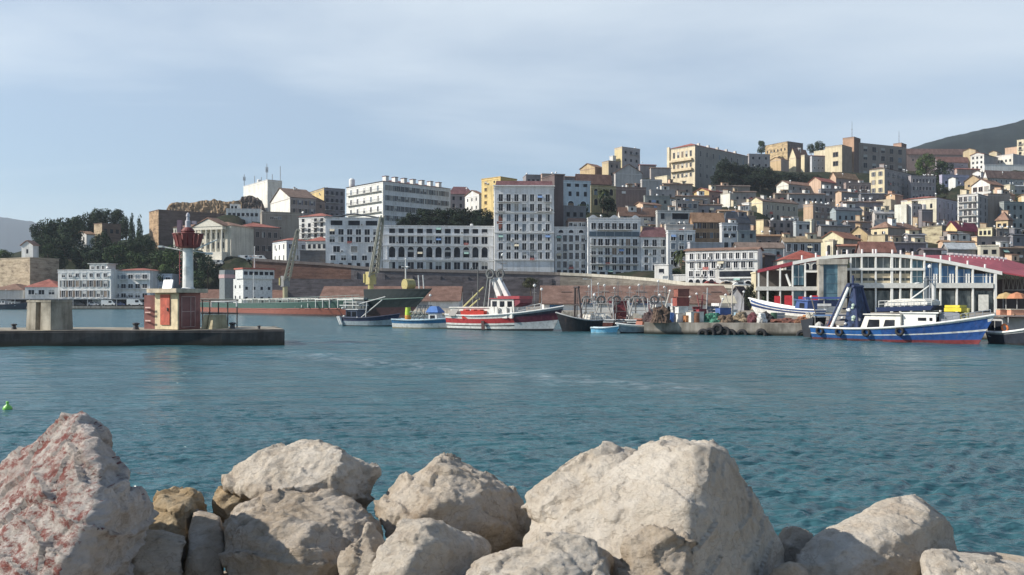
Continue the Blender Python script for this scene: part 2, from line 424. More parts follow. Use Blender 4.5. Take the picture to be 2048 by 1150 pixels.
bld('ruin', 'roofless brown ruin among the trees on the left hill', 188, 204, 242, 447, 476, 372, 56, BRN, 'flat', side=TAN, wm=masonry, F=(3, 1, 1.4, 1.8, 'd'), clutter=0, band=False)
bld('rampart', 'long dark brown fortress rampart with a sunlit left end', 303, 317, 452, 420, 505, 402, 40, (.17, .125, .11), 'flat', side=(.44, .31, .2), wm=masonry, clutter=0, band=False, depth=14, rc=(.15, .13, .1))
# courthouse with portico
r, w, d, h = bld('courthouse', 'classical courthouse with a white columned portico and pediment', 347, 347, 462, 455, 508, 338, -20, (.68, .64, .55), 'hip', rc=ROOF, depth=14, rise=2.2, clutter=0)
m = paint((.72, .68, .58), .8); dk = paint((.05, .05, .05), .6)
p = MB(); x0, x1 = w * .45, w * .93
p.box(x0, -3, -7, x1, -.01, .3, m); p.build('podium', r)
p = MB(); p.box(x0, -2.6, h - 1.6, x1, -.13, h - .4, m); p.prism([(x0 - .4, h - .39), (x1 + .4, h - .39), ((x0 + x1) / 2, h + 2.6)], 'y', -2.8, 0, m)
p.build('pediment', r)
p = MB(); p.prism([(x0 - .9, h - .2), ((x0 + x1) / 2, h + 2.75), (x1 + .9, h - .2), ((x0 + x1) / 2, h + 3.2)], 'y', -3.1, 3, tiles(ROOF)); p.build('portico_roof', r)
for i in range(6):
    p = MB(); p.lathe([(.42, .31), (.36, .8), (.32, h - 2.1), (.46, h - 1.61)], m, 10, (x0 + .6 + (x1 - x0 - 1.2) * i / 5, -2.2, 0)); p.build('column', r)
for i in range(5):
    for j in range(2): put(winmesh(.9, 2.3, 'd', WHITE), 'window', r, (x0 + .6 + (x1 - x0 - 1.2) * (i + .5) / 5, 0, h * (.28 + .36 * j)))
for u in (.08, .2, .32):
    put(winmesh(1, 4.5, 'd', WHITE), 'window', r, (w * u, 0, h * .5))
for u in (.02, .14, .26, .385):
    p = MB(); p.box(w * u - .25, -.3, 0, w * u + .25, -.005, h - .8, m); p.build('pilaster', r)
bld('courthouse_wing', 'long brown stone wing with a red roof behind the portico', 464, 481, 560, 452, 512, 342, 36, (.27, .22, .2), 'hip', F=(6, 2, 1.2, 2.2, 'p'), L=(2, 2, 1.1, 2.2, 'p'), side=(.44, .36, .27), rc=ROOFR, depth=16, rise=2.4, clutter=0, cat='courthouse')
bld('villa', 'low white flat-roofed building on the rampart behind the courthouse', 450, 452, 520, 418, 440, 392, 8, WHITE, 'flat', F=(7, 1, 1.8, 1.5, 'd'), depth=10, clutter=1)
bld('roof_cabin', 'small white cabin on top of the flat-roofed villa', 460, 460, 476, 409, 420, 396, 4, WHITE, 'flat', F=(2, 1, 1.0, 1.2, 'd'), depth=5, clutter=0, ext=1, cat='cabin')
bld(a_, 'beige modern block with two rows of small square windows', 522, 524, 602, 424, 500, 372, 20, (.33, .3, .26), 'flat', F=(6, 3, 1.1, 1.2, 'p', .2, .98, .2, .5), clutter=0, depth=12)
r, w, d, h = bld('tower_block', 'tall windowless white block crowned with antennas', 487, 535, 564, 360, 445, 442, 38, (.76, .75, .7), 'flat', clutter=0, side=(.78, .77, .72))
m = paint((.3, .31, .33), .6)
for (u, v, hh, t) in ((.02, .98, 5.5, 1), (.05, .55, 3.5, 0), (.06, .06, 7, 1), (.5, .1, 3, 0), (.97, .05, 6.5, 0), (.1, .3, 2.2, 0)):
    p = MB(); p.tube((w * u, d * v, h), (w * u, d * v, h + hh * 1.25), .16, m)
    if t:
        for q in (-.5, .5): p.box(w * u + q - .15, d * v - .15, h + hh * .6, w * u + q + .15, d * v + .15, h + hh, m)
        p.box(w * u - .6, d * v - .08, h + hh * .75, w * u + .6, d * v + .08, h + hh * .8, m)
    p.build('antenna', r)
p = MB(); p.lathe([(1.1, 0), (1.1, 1.5), (.6, 1.9)], paint(WHITE), 10, (w * .1, d * .4, h)); p.build('water_tank', r)
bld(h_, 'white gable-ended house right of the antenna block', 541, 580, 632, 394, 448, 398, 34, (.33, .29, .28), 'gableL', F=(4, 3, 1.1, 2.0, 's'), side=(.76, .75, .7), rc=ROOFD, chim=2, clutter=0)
bld(a_, 'narrow pale block tucked behind the yellow-sided apartments', 592, 612, 618, 384, 420, 445, 36, PEACH, 'flat', clutter=0)
bld(a_, 'apartment block with a sunlit yellow left side and shaded grey balconied front', 616, 648, 690, 376, 440, 428, 32, (.24, .23, .25), 'flat', F=(4, 4, 1.3, 1.8, 'dB'), L=(2, 4, 1.2, 1.2, 'd'), side=(.66, .52, .27), clutter=1)
bld('domed_house', 'brown house with a rounded tiled roof under the yellow-sided apartments', 606, 606, 650, 402, 440, 405, 20, (.26, .2, .18), 'gableF', F=(3, 2, .9, 1.5, 'd'), rc=ROOFD, clutter=0, cat='house')
bld(a_, 'white balconied house with laundry under an orange roof left of the palace row', 598, 598, 652, 434, 480, 322, -22, WHITE, 'hip', F=(4, 4, 1.2, 1.6, 'dB'), rc=ROOFR, depth=10, rise=1.6, rnd=.1)
bld(h_, 'small white corner house with a shaded bluish side above the brick wall', 545, 573, 614, 480, 528, 300, 36, (.44, .48, .55), 'hip', F=(3, 2, 1.2, 1.6, 'p'), L=(3, 2, .9, 1.7, 'd'), side=(.76, .77, .75), rc=ROOFR, clutter=0, rise=1.2)
bld(h_, 'low white house with a red roof left of the grey-blue palace', 610, 612, 655, 482, 524, 296, -8, OFFW, 'hip', F=(4, 2, 1.0, 1.5, 'd'), rc=ROOFR, depth=8, rise=1.8, clutter=0)
bld('wall_block', 'dark grey retaining block below the low white house', 598, 600, 650, 502, 530, 290, 6, (.15, .15, .16), 'flat', depth=4, wm=masonry, clutter=0, band=False, cat='wall')
# --- the waterfront row
r, w, d, h = bld('hotel', 'large white hotel with a sunlit balconied side and long shuttered front', 693, 766, 901, 362, 478, 356, 43, (.74, .75, .76), 'hip', F=[(17, 4, 1.1, 2.2, 's', .28, .98), (17, 1, 1.4, 2.6, 'a', .04, .26)], L=[(5, 4, 1.2, 2.2, 'pC', .26, .98), (5, 1, 1.4, 2.4, 'a', .04, .24)], side=(.78, .79, .76), rc=ROOFM, rise=3.2, clutter=0)
for i in range(7):
    c = MB(); c.box(w * (.05 + .13 * i), .6, h - .3, w * (.05 + .13 * i) + 1.5, 3, h + 2.3, stucco(WHITE)); c.box(w * (.05 + .13 * i) - .2, .4, h + 2.302, w * (.05 + .13 * i) + 1.7, 3.2, h + 2.5, tiles(ROOFM)); c.build('dormer', r)
c = MB(); c.lathe([(1.1, 0), (1.3, 1), (1.3, 3.2), (.7, 3.8)], paint(WHITE), 12, (1, d * .9, h)); c.build('water_tank', r)
bld(h_, 'red-roofed house wedged behind the right end of the hotel', 896, 898, 945, 388, 420, 415, 10, (.4, .34, .33), 'hip', F=(3, 2, 1.1, 1.8, 'd'), rc=ROOFM, rise=4, clutter=1)
bld(h_, 'bright white gabled house left of the yellow block', 930, 958, 966, 388, 424, 398, 40, WHITE, 'gableL', L=(3, 2, .8, 1.5, 'd'), clutter=0, rc=ROOF)
bld(a_, 'yellow apartment block rising behind the tall white building', 963, 1001, 1034, 354, 430, 372, 48, (.62, .43, .16), 'flat', L=[(1, 5, 1.4, 1.3, 'p', .1, .98, .05, .4), (1, 5, .8, 1.0, 'd', .1, .98, .55, .8)], side=(.74, .58, .28), rc=BRN, clutter=1)
SH = (.73, .75, .77)
r, w, d, h = bld(a_, 'grey-white palace with three wide attic windows left of the arcades', 646, 651, 765, 436, 536, 288, 6, SH, 'flat', F=[(3, 1, 4.2, 1.6, 'd', .84, .97), (6, 2, 1.7, 2.0, 'S', .5, .8), (3, 1, 2.2, 2.2, 'p', .3, .46), (5, 1, 1.6, 1.6, 'p', .14, .27), (6, 1, 1.2, 2.0, 'd', .0, .12)], rc=(.3, .33, .36), clutter=0, cat='palace')
c = MB(); ridge_roof(c, w, d, h + .1, 1.4, 'y', paint((.3, .33, .36), .8)); c.build('metal_roof', r)
r, w, d, h = bld('arcade_palace', 'long white arcaded palace with tall arched bays above the retaining wall', 765, 766, 987, 452, 541, 284, 5, SH, 'flat', F=[(11, 1, 1.9, 1.5, 'd', .82, .97), (11, 1, 2.0, 2.6, 'p', .58, .80), (11, 1, 2.2, 4.0, 'a', .26, .58), (11, 1, 2.1, 2.6, 'p', .0, .22)], clutter=1, cat='palace', rc=(.2, .2, .2))
for z in (.24, .565, .8):
    c = MB(); c.box(-.25, -.55, h * z - .2, w + .05, -.17, h * z + .12, paint((.68, .69, .7), .85)); c.build('string_course', r)
for i in range(12):
    c = MB(); c.box(w * (.04 + .92 * i / 11) - .22, -.38, h * .26, w * (.04 + .92 * i / 11) + .22, -.005, h * .555, paint((.68, .69, .7), .85)); c.build('pilaster', r)
r, w, d, h = bld(a_, 'tallest white waterfront block with seven columns of shuttered windows', 985, 989, 1108, 372, 546, 280, 2, (.76, .77, .78), 'flat', F=[(7, 2, 1.3, 3.0, 'SB', .70, .92), (7, 2, 1.2, 2.5, 'S', .47, .69), (7, 3, 1.3, 2.4, 'S', .15, .46)], clutter=0, depth=14)
c = MB(); c.hexa([(.3, .3, h + .305), (w - .3, .3, h + .305), (w - .3, 13, h + .305), (.3, 13, h + .305), (.6, 1.2, h + 1.9), (w - .6, 1.2, h + 1.9), (w - .6, 12, h + 1.9), (.6, 12, h + 1.9)], tiles(ROOFM)); c.build('mansard', r)
c = MB(); c.box(-.5, -.6, h - .1, w + .3, -.145, h + .25, paint(WHITE)); c.build('eave', r)
c = MB(); c.prism([(.9 * math.cos(q) + 1.7, 2.2 * math.sin(q) + h * .58) for q in np.linspace(0, 2 * math.pi, 17)[:-1]], 'y', -.12, .02, masonry((.3, .12, .09))); c.build('medallion', r)
for z in (.465, .695, .15):
    c = MB(); c.box(-.1, -.4, h * z - .15, w + .1, -.005, h * z + .1, paint(WHITE, .85)); c.build('string_course', r)
bld('fire_wall', 'bare brown fire wall standing against the tallest white block', 1107, 1109, 1127, 350, 500, 290, 24, (.15, .12, .12), 'flat', clutter=1, depth=10, band=False, cat='wall')
bld(h_, 'pale blue villa with paired windows right of the brown fire wall', 1126, 1127, 1181, 362, 418, 330, 12, (.5, .58, .64), 'flat', F=[(3, 1, 1.6, 1.2, 'd', .78, .94), (3, 1, 1.2, 1.8, 'd', .4, .7, .1, .95), (2, 1, 2.4, 2.6, 'a', .0, .35)], clutter=0, ext=12)
bld('villa', 'ochre villa with arched windows behind the palm', 1180, 1182, 1232, 372, 416, 345, 14, (.4, .34, .2), 'flat', F=(3, 2, 1.5, 2.6, 'a'), clutter=0, ext=12)
bld(h_, 'grey two-storey house below the pale blue villa', 1112, 1114, 1172, 412, 445, 305, 14, (.26, .26, .27), 'flat', F=(4, 1, 1.2, 1.6, 'd'), clutter=1, ext=12)
r, w, d, h = bld(a_, 'slim white block with a little red-roofed attic next to the tallest block', 1108, 1109, 1175, 455, 549, 284, 4, (.70, .71, .72), 'flat', F=[(5, 4, 1.2, 2.2, 'S', .12, .86), (5, 1, 2, 1.4, 'd', 0, .11), (3, 1, 1.6, 1.0, 'a', .87, .97)], clutter=1)
c = MB(); c.box(w * .42, .5, h - .4, w * .98, 6, h + 2.3, stucco(PINK)); c.build('attic', r)
c = MB(); c.hexa([(w * .4, .2, h + 2.302), (w, .2, h + 2.302), (w, 6.3, h + 2.302), (w * .4, 6.3, h + 2.302), (w * .45, 2, h + 3.4), (w * .95, 2, h + 3.4), (w * .95, 5, h + 3.4), (w * .45, 5, h + 3.4)], tiles(ROOF)); c.build('attic_roof', r)
for i in range(4): put(winmesh(1.1, 1.1, 'p', WHITE), 'window', r, (w * (.5 + .13 * i), .5, h + 1.1))
r, w, d, h = bld(a_, 'white apartment block with a wavy parapet and a dark glazed storey', 1175, 1176, 1281, 437, 552, 281, 5, SH, 'flat', F=[(7, 1, 1.5, 2.0, 'pB', .79, .95), (7, 1, 1.5, 2.2, 'pC', .51, .67), (7, 1, 1.5, 2.2, 'pB', .35, .51), (7, 1, 1.5, 2.2, 'pC', .2, .35), (7, 1, 1.3, 1.8, 'p', .09, .2), (6, 1, 2.0, 1.6, 'd', .0, .085)], clutter=1)
c = MB(); c.box(.4, -.14, h * .69, w - .4, -.01, h * .775, paint((.07, .11, .15), .3))
for i in range(1, 6): c.box(w * i / 6 - .08, -.2, h * .69, w * i / 6 + .08, -.142, h * .775, paint((.3, .34, .38)))
c.build('glazed_storey', r)
poly = [(0, h + .3)] + [(w * i / 40, h + .35 + .9 * max(0, math.sin(i / 40 * math.pi * 5)) ** 2) for i in range(41)] + [(w, h + .3)]
c = MB(); c.prism(poly, 'y', -.12, .3, stucco(SH)); c.build('parapet', r)
r, w, d, h = bld(a_, 'white block under a plum-coloured roof between the wavy parapet and the palm', 1281, 1282, 1336, 474, 556, 282, 4, SH, 'hip', F=[(3, 1, 1.4, 2.2, 'pC', .74, .97), (3, 3, 1.1, 2.1, 'S', .16, .72), (2, 1, 2.2, 1.8, 'a', .0, .15)], rc=ROOFM, rise=3.4, clutter=0)
bld(a_, 'greyish white block beside the palm tree', 1335, 1336, 1390, 462, 556, 279, 4, (.62, .64, .66), 'flat', F=(3, 5, 1.5, 1.9, 'p', .05, .95), clutter=1)
r, w, d, h = bld(a_, 'bright sunlit white block with arcaded ground floor beside the market hall', 1371, 1371, 1515, 502, 571, 224, -24, (.78, .78, .76), 'gableL', F=[(10, 1, .9, 1.9, 'p', .72, .96), (9, 1, 1.0, 2.0, 'p', .46, .70), (4, 1, 1.0, 2.0, 'p', .23, .44, .03, .42), (4, 1, 1.4, 2.0, 'a', .0, .2, .03, .42), (3, 1, 1.6, 1.3, 'a', .0, .14, .5, .95)], rc=ROOF, depth=9, rise=.7, clutter=.6)
c = MB(); c.box(w * .48, -.25, h * .24, w * .93, -.01, h * .40, glass()); c.box(w * .47, -.5, h * .19, w * .94, -.01, h * .232, paint(WHITE)); c.build('balcony_window', r)
c = MB(); c.box(-.2, -.5, h * .70, w + .1, -.17, h * .715, paint((.3, .33, .4))); c.build('string_course', r)
bld('cabin', 'tiny white gatehouse with one square window at the foot of the palm', 1309, 1309, 1337, 531, 557, 246, -26, WHITE, 'flat', F=(1, 1, 1.5, 1.4, 'd', .2, .9), depth=4, clutter=0, ext=3)
r = bld('garden_wall', 'low white garden wall running from the gatehouse to the sunlit block', 1337, 1337, 1374, 551, 562, 245, -24, WHITE, 'flat', depth=.6, clutter=0, ext=3, band=False, cat='wall')
# --- skyline behind the row
bld(h_, 'long grey low building on the skyline above the tallest block', 1052, 1052, 1090, 350, 372, 410, 8, (.3, .28, .29), 'flat', F=(4, 1, 1.2, 1.2, 'd'), clutter=1)
bld(h_, 'pinkish flat-roofed house on the skyline next to the brown fire wall', 1082, 1084, 1130, 348, 372, 405, 10, PINK, 'flat', F=(3, 1, 1.2, 1.4, 'd'), clutter=1)
bld(h_, 'dark-roofed house right of the skyline above the pale blue villa', 1126, 1128, 1160, 354, 372, 415, 12, (.28, .25, .25), 'gableL', clutter=1, rc=ROOFD)
bld(h_, 'wide house with a long brown tiled roof above the ochre villa', 1152, 1154, 1222, 363, 392, 400, 12, (.27, .24, .19), 'gableL', rc=(.2, .12, .1), F=(4, 1, .9, 1.2, 'd'), rise=3.6, clutter=0, ext=10)
bld(h_, 'ochre-sided house on the skyline with a sloping red roof', 1160, 1190, 1208, 334, 368, 445, 44, (.3, .2, .16), 'gableL', side=(.58, .44, .27), rc=ROOF, clutter=0, ext=10, rise=2.4)
bld('tower_house', 'narrow tan tower house on the skyline left of the twin-gabled grey wall', 1204, 1217, 1240, 322, 375, 440, 30, (.2, .18, .18), 'flat', side=(.52, .43, .28), F=(2, 3, 1, 1.4, 'd'), clutter=1, cat='house', ext=10)
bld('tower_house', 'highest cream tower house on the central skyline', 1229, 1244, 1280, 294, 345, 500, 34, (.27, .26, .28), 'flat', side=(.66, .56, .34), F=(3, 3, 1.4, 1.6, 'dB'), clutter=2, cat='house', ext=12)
bld(h_, 'white cube house just left of the highest tower house', 1219, 1226, 1232, 312, 330, 500, 30, OFFW, 'flat', clutter=0)
bld(h_, 'low dark house between the highest tower house and the sunlit school', 1278, 1280, 1312, 330, 352, 490, 14, (.22, .2, .21), 'gableL', clutter=1, rc=ROOFM)
bld(h_, 'grey house with a sloping slate roof left of the sunlit school', 1300, 1302, 1342, 336, 362, 480, 12, (.26, .25, .26), 'gableL', clutter=1, rc=ROOFD)
bld(h_, 'big blank grey gable wall with a rounded top', 1230, 1231, 1284, 345, 412, 395, 14, (.30, .31, .33), 'gableF', clutter=0, rise=4, ext=10)
bld(h_, 'blank grey wall stepping down right of the rounded gable', 1282, 1284, 1324, 358, 412, 392, 14, (.27, .28, .30), 'mono', clutter=0, ext=10)
bld(h_, 'windowless brown box house with a white drainpipe', 1229, 1231, 1292, 375, 416, 362, 12, (.15, .12, .12), 'flat', clutter=1, ext=12)
bld(h_, 'little bright cream house at the foot of the sunlit school', 1310, 1334, 1340, 352, 370, 430, 40, CREAM, 'flat', clutter=0)
bld(h_, 'brown-roofed house below the little cream house', 1325, 1327, 1385, 368, 395, 420, 14, (.24, .21, .2), 'gableL', rc=ROOFD, F=(3, 1, 1, 1.4, 'd'), clutter=1)
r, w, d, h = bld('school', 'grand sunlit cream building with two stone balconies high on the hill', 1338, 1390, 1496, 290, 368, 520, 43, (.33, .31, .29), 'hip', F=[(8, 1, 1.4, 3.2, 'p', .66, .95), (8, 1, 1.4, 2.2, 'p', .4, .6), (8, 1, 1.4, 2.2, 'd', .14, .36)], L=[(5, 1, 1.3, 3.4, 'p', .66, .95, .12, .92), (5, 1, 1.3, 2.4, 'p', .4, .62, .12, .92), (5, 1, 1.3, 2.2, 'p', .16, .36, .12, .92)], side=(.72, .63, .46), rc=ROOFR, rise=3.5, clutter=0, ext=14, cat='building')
m = stucco((.7, .58, .4))
for z in (.385, .64):
    c = MB(); c.box(-1.8, d * .08, h * z - .4, -.17, d * .92, h * z + .9, m); c.build('balcony', r)
c = MB(); c.box(-1.0, d - .9, -14, -.005, d + .9, h + 1, stucco((.72, .64, .48))); c.build('pilaster', r)
for i in range(5):
    c = MB(); c.box(w * (.08 + .17 * i), .4, h, w * (.08 + .17 * i) + 1.3, 2, h + 1.8, stucco(OFFW)); c.build('dormer', r)
bld(h_, 'yellow garden wall house stepping down below the sunlit school', 1388, 1418, 1458, 382, 402, 430, 40, (.26, .17, .15), 'gableL', side=(.66, .5, .24), rc=ROOFR, F=(3, 1, .9, 1.2, 'd'), clutter=1)
bld(h_, 'house with a long dull brown roof under the yellow garden wall', 1326, 1328, 1420, 392, 410, 385, 10, (.28, .25, .23), 'gableL', rc=(.22, .15, .12), F=(5, 1, 1.1, 1.4, 'd'), clutter=1)
bld(h_, 'bright white L-shaped wall house left of the cream gable', 1441, 1460, 1472, 387, 408, 400, 42, (.28, .28, .27), 'flat', side=(.76, .75, .68), clutter=1)
bld(h_, 'grey-roofed house right of the white L-shaped wall', 1464, 1466, 1512, 384, 408, 412, 10, (.23, .23, .24), 'gableL', rc=ROOFD, F=(3, 1, 1, 1.3, 'd'), clutter=2)
bld(h_, 'dull brown house at the foot of the dark tree mass', 1420, 1422, 1500, 372, 398, 440, 10, (.2, .18, .17), 'gableL', rc=(.17, .13, .11), F=(4, 1, 1, 1.2, 'd'), clutter=1)
bld(h_, 'house with a veranda of white posts left of the brick-coloured house', 1344, 1352, 1397, 402, 424, 345, 16, (.25, .25, .26), 'flat', F=(4, 1, 2.0, 1.8, 'p', .2, .95), rc=ROOFM, clutter=2)
bld(h_, 'small peach gable in the sun above the wavy parapet block', 1270, 1286, 1322, 408, 426, 345, 36, (.3, .26, .24), 'gableL', side=(.7, .52, .38), rc=ROOF, clutter=1)
bld(h_, 'house with a long red-brown roof directly above the wavy parapet block', 1236, 1240, 1314, 428, 460, 322, 12, (.42, .43, .44), 'gableL', rc=ROOF, F=(5, 2, 1.2, 1.7, 'p'), rise=2.6, clutter=1)
bld(h_, 'white two-storey house with a green glazed loggia', 1313, 1315, 1386, 422, 462, 318, 10, (.5, .51, .5), 'flat', F=[(4, 1, 1.5, 1.8, 'p', .1, .5), (1, 1, 9, 2.2, 'd', .55, .95, .3, .98), (1, 1, 1.4, 2.2, 'd', .55, .95, .04, .25)], rc=ROOFR, clutter=2)
bld(h_, 'grey terrace house with a sunny roof edge above the palm', 1330, 1332, 1386, 450, 480, 300, 8, (.36, .36, .36), 'flat', F=(3, 1, 1.4, 1.5, 'd'), rc=ROOFO, clutter=2)
bld(h_, 'brick-coloured house with an orange-brown roof in the middle of the slope', 1382, 1385, 1447, 440, 488, 303, 12, (.26, .18, .12), 'gableL', F=[(4, 1, 1.1, 2.0, 's', .58, .95), (4, 1, 1.1, 2.0, 's', .18, .55)], rc=ROOFO, rise=2.6, clutter=0)
bld(h_, 'narrow white house with paired windows right of the brick-coloured house', 1443, 1444, 1475, 447, 505, 290, 6, (.58, .59, .61), 'flat', F=[(3, 1, 1.2, 1.7, 'p', .72, .95), (2, 1, 1.6, 1.4, 'd', .5, .68), (2, 1, 1.4, 2.0, 'd', .1, .4)], clutter=1)
bld(h_, 'slate-roofed dark house behind the narrow white house', 1446, 1450, 1500, 446, 480, 318, 20, (.15, .16, .19), 'hip', rc=SLATE, rise=4.5, clutter=1)
bld(h_, 'dark teal house right of the narrow white house', 1474, 1476, 1512, 462, 500, 300, 10, (.16, .2, .23), 'flat', F=(2, 2, 1, 1.5, 'd'), clutter=0)
bld(h_, 'cream gable house facing the sun with a long shaded grey flank', 1497, 1525, 1596, 402, 444, 360, 31, (.27, .27, .25), 'gableL', side=(.72, .64, .44), F=[(6, 1, 1, 2.0, 'p', .55, .9), (6, 1, 1, 1.8, 'd', .1, .45)], rc=ROOFD, rise=2, clutter=2)
bld('shed', 'tiny white lean-to on the left of the cream gable house', 1484, 1498, 1503, 406, 418, 362, 40, WHITE, 'flat', clutter=0)
bld(h_, 'pinkish low house with a tan roof below the lean-to', 1436, 1438, 1500, 422, 440, 342, 10, (.46, .4, .34), 'gableL', F=(5, 1, .9, 1.2, 'd'), rc=(.3, .2, .13), clutter=2)
bld('ruin', 'broken cream ruin with two sunlit stumps below the cream gable house', 1512, 1527, 1548, 440, 466, 330, 38, (.2, .17, .14), 'flat', side=(.72, .62, .4), clutter=1, band=False)
bld('ruin', 'small sunlit stump of wall left of the broken cream ruin', 1480, 1496, 1512, 432, 456, 335, 40, (.16, .15, .15), 'flat', side=(.66, .6, .45), clutter=1, band=False)
bld(h_, 'house with a flat orange-brown roof below the broken cream ruin', 1505, 1508, 1568, 472, 500, 304, 8, (.2, .17, .16), 'gableL', rc=(.28, .17, .1), F=(3, 1, 1.1, 1.4, 'p'), clutter=2)
bld(h_, 'low lilac-white house behind the bright white waterfront block', 1378, 1380, 1446, 486, 506, 270, 6, (.45, .46, .5), 'flat', rc=(.12, .12, .2), clutter=0)
bld(h_, 'low white house with a tin roof behind the two dark gabled sheds', 1472, 1474, 1567, 494, 520, 268, 6, (.52, .53, .54), 'gableL', rc=(.24, .18, .15), F=(6, 1, 1.0, 1.4, 'd'), rise=1.4, clutter=1)
bld('shed', 'small white lean-to roofed shed right of the bright white waterfront block', 1500, 1502, 1550, 500, 520, 240, 8, OFFW, 'flat', F=(3, 1, 1, 1, 'd'), clutter=0)
bld('shed', 'dark brown gabled shed between the bright white block and the red hipped roof', 1513, 1530, 1551, 510, 542, 226, 45, (.12, .1, .1), 'gableL', side=(.17, .13, .11), rc=(.12, .1, .1), clutter=0)
bld(h_, 'grey-white house with five tall windows above the red hipped roof', 1566, 1568, 1642, 482, 520, 276, 8, (.44, .45, .47), 'gableL', F=(5, 1, 1.2, 2.4, 'p', .35, .95), rc=(.33, .25, .17), rise=1.4, clutter=1)
bld('hall_annexe', 'low building under a bright red hipped roof left of the market hall', 1564, 1566, 1660, 519, 560, 210, -6, (.6, .58, .52), 'hip', rc=(.30, .09, .07), rise=2.6, depth=12, clutter=0, F=(5, 1, 1.5, 1.5, 'a', .4, .9), cat='building')
# --- upper right hillside
bld('ruin', 'tan roofless ruin on the hilltop ridge', 1530, 1575, 1606, 283, 312, 690, 32, (.21, .17, .15), 'flat', side=(.5, .38, .23), wm=masonry, L=(6, 1, 1.2, 2.2, 'd'), clutter=0, band=False)
bld(h_, 'tan gable house in the trees left of the red pitched roof', 1540, 1562, 1578, 318, 346, 600, 40, (.22, .2, .2), 'gableL', side=(.56, .42, .26), rc=ROOF, clutter=0)
bld(h_, 'grey house right of the sunlit school', 1494, 1498, 1540, 308, 338, 590, 15, (.23, .23, .25), 'flat', F=(3, 2, 1.2, 1.6, 'd'), clutter=1)
bld(h_, 'cream house with a steep red pitched roof and chimneys', 1578, 1592, 1618, 314, 346, 610, 38, (.2, .18, .17), 'gableL', side=(.7, .61, .42), rc=ROOF, rise=7, chim=3, clutter=0)
bld('chimney_house', 'slim yellow house end right of the steep red roof', 1602, 1609, 1624, 310, 340, 606, 36, (.2, .2, .19), 'flat', side=(.7, .61, .42), clutter=0, cat='house')
bld(h_, 'bluish house with a dark red roof left of the hilltop school', 1620, 1624, 1650, 312, 345, 600, 14, (.3, .33, .38), 'gableL', rc=ROOFM, F=(3, 2, 1, 1.4, 'p'), clutter=1)
bld(h_, 'low cream wing at the left of the hilltop school', 1628, 1652, 1662, 300, 318, 612, 40, CREAM, 'flat', clutter=0)
bld('school', 'cream stair wing of the hilltop school with two wide windows', 1650, 1684, 1704, 290, 346, 585, 44, (.3, .24, .19), 'flat', side=(.71, .62, .44), L=(1, 2, 5, 3.2, 'p', .2, .85, .4, .85), clutter=0, cat='school', ext=12, rc=BRN)
bld('school_tower', 'brick-pink stair tower of the hilltop school with a tall mast', 1690, 1708, 1721, 274, 346, 598, 46, (.2, .14, .12), 'flat', side=(.5, .33, .23), clutter=0, cat='school', ext=12, depth=8)
bld('school', 'long grey-tan classroom wing of the hilltop school with big square windows', 1716, 1718, 1812, 286, 358, 604, 24, (.31, .27, .24), 'flat', F=(5, 4, 3.6, 3.6, 'p'), clutter=0, cat='school', ext=14, depth=14, rc=BRN)
bld('school_tower', 'small brick-pink end tower of the hilltop school', 1785, 1803, 1813, 286, 320, 640, 46, (.22, .15, .13), 'flat', side=(.5, .33, .25), clutter=0, cat='school', depth=6)
for (px, y0, y1, D, lab) in ((1704, 243, 276, 602, 'tall thin radio mast on the tower of the hilltop school'), (1798, 262, 288, 642, 'shorter radio mast on the end tower of the hilltop school')):
    c = MB(); c.tube((0, 0, 0), (0, 0, (y1 - y0) / FO * D), .22, paint((.2, .2, .22)), 6, .1); c.tube((-.6, 0, 6), (.6, 0, 6), .1, paint((.2, .2, .22)), 4)
    o = c.build('radio_mast', None, P(px, y1, D)); tag(o, lab, 'mast')
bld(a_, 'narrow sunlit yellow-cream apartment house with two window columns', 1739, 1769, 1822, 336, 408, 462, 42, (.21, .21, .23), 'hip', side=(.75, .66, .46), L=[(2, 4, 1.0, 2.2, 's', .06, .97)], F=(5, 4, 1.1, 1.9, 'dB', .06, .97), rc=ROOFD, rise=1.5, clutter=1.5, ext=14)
bld(a_, 'grey apartment block crowned with dishes below the green tree', 1818, 1822, 1872, 352, 402, 470, 12, (.21, .21, .24), 'flat', F=(7, 3, 1.0, 2.0, 'p'), clutter=4, ext=12)
bld(h_, 'long house with a dull red roof behind the green tree', 1810, 1812, 1932, 306, 334, 668, 8, (.26, .2, .19), 'gableL', rc=(.22, .14, .125), F=(6, 1, 1.2, 1.6, 'd'), rise=3.5, clutter=0)
bld(h_, 'lower house with a dark red roof right of the green tree', 1872, 1874, 1936, 322, 350, 600, 10, (.28, .27, .33), 'gableL', rc=(.25, .14, .12), F=(3, 2, 1, 1.6, 'p'), rise=3, clutter=0)
bld(h_, 'tan gabled tower house on the far right skyline', 1926, 1951, 1956, 300, 338, 600, 46, (.28, .25, .22), 'gableL', side=(.56, .46, .3), rc=ROOF, clutter=0)
bld(h_, 'white three-storey house beside the tan gabled tower house', 1941, 1968, 1996, 308, 340, 575, 40, (.25, .25, .27), 'gableL', side=(.76, .75, .72), L=(3, 3, 1.2, 1.6, 'd'), rc=ROOFR, clutter=0, rise=1.5)
bld(h_, 'small tan gable house right of the white three-storey house', 1978, 1994, 2002, 304, 330, 600, 44, (.3, .27, .25), 'gableL', side=(.6, .52, .36), clutter=0)
bld(h_, 'bright white flat-roofed house on the right skyline', 1990, 2026, 2056, 308, 332, 585, 34, (.3, .3, .33), 'flat', side=(.76, .73, .66), L=(4, 1, 1.2, 1.8, 'd'), clutter=0)
bld(a_, 'cream apartment block cut by the right picture edge', 2034, 2058, 2070, 278, 322, 610, 40, CREAM, 'flat', L=(2, 4, 1.8, 2.0, 'dB'), clutter=0)
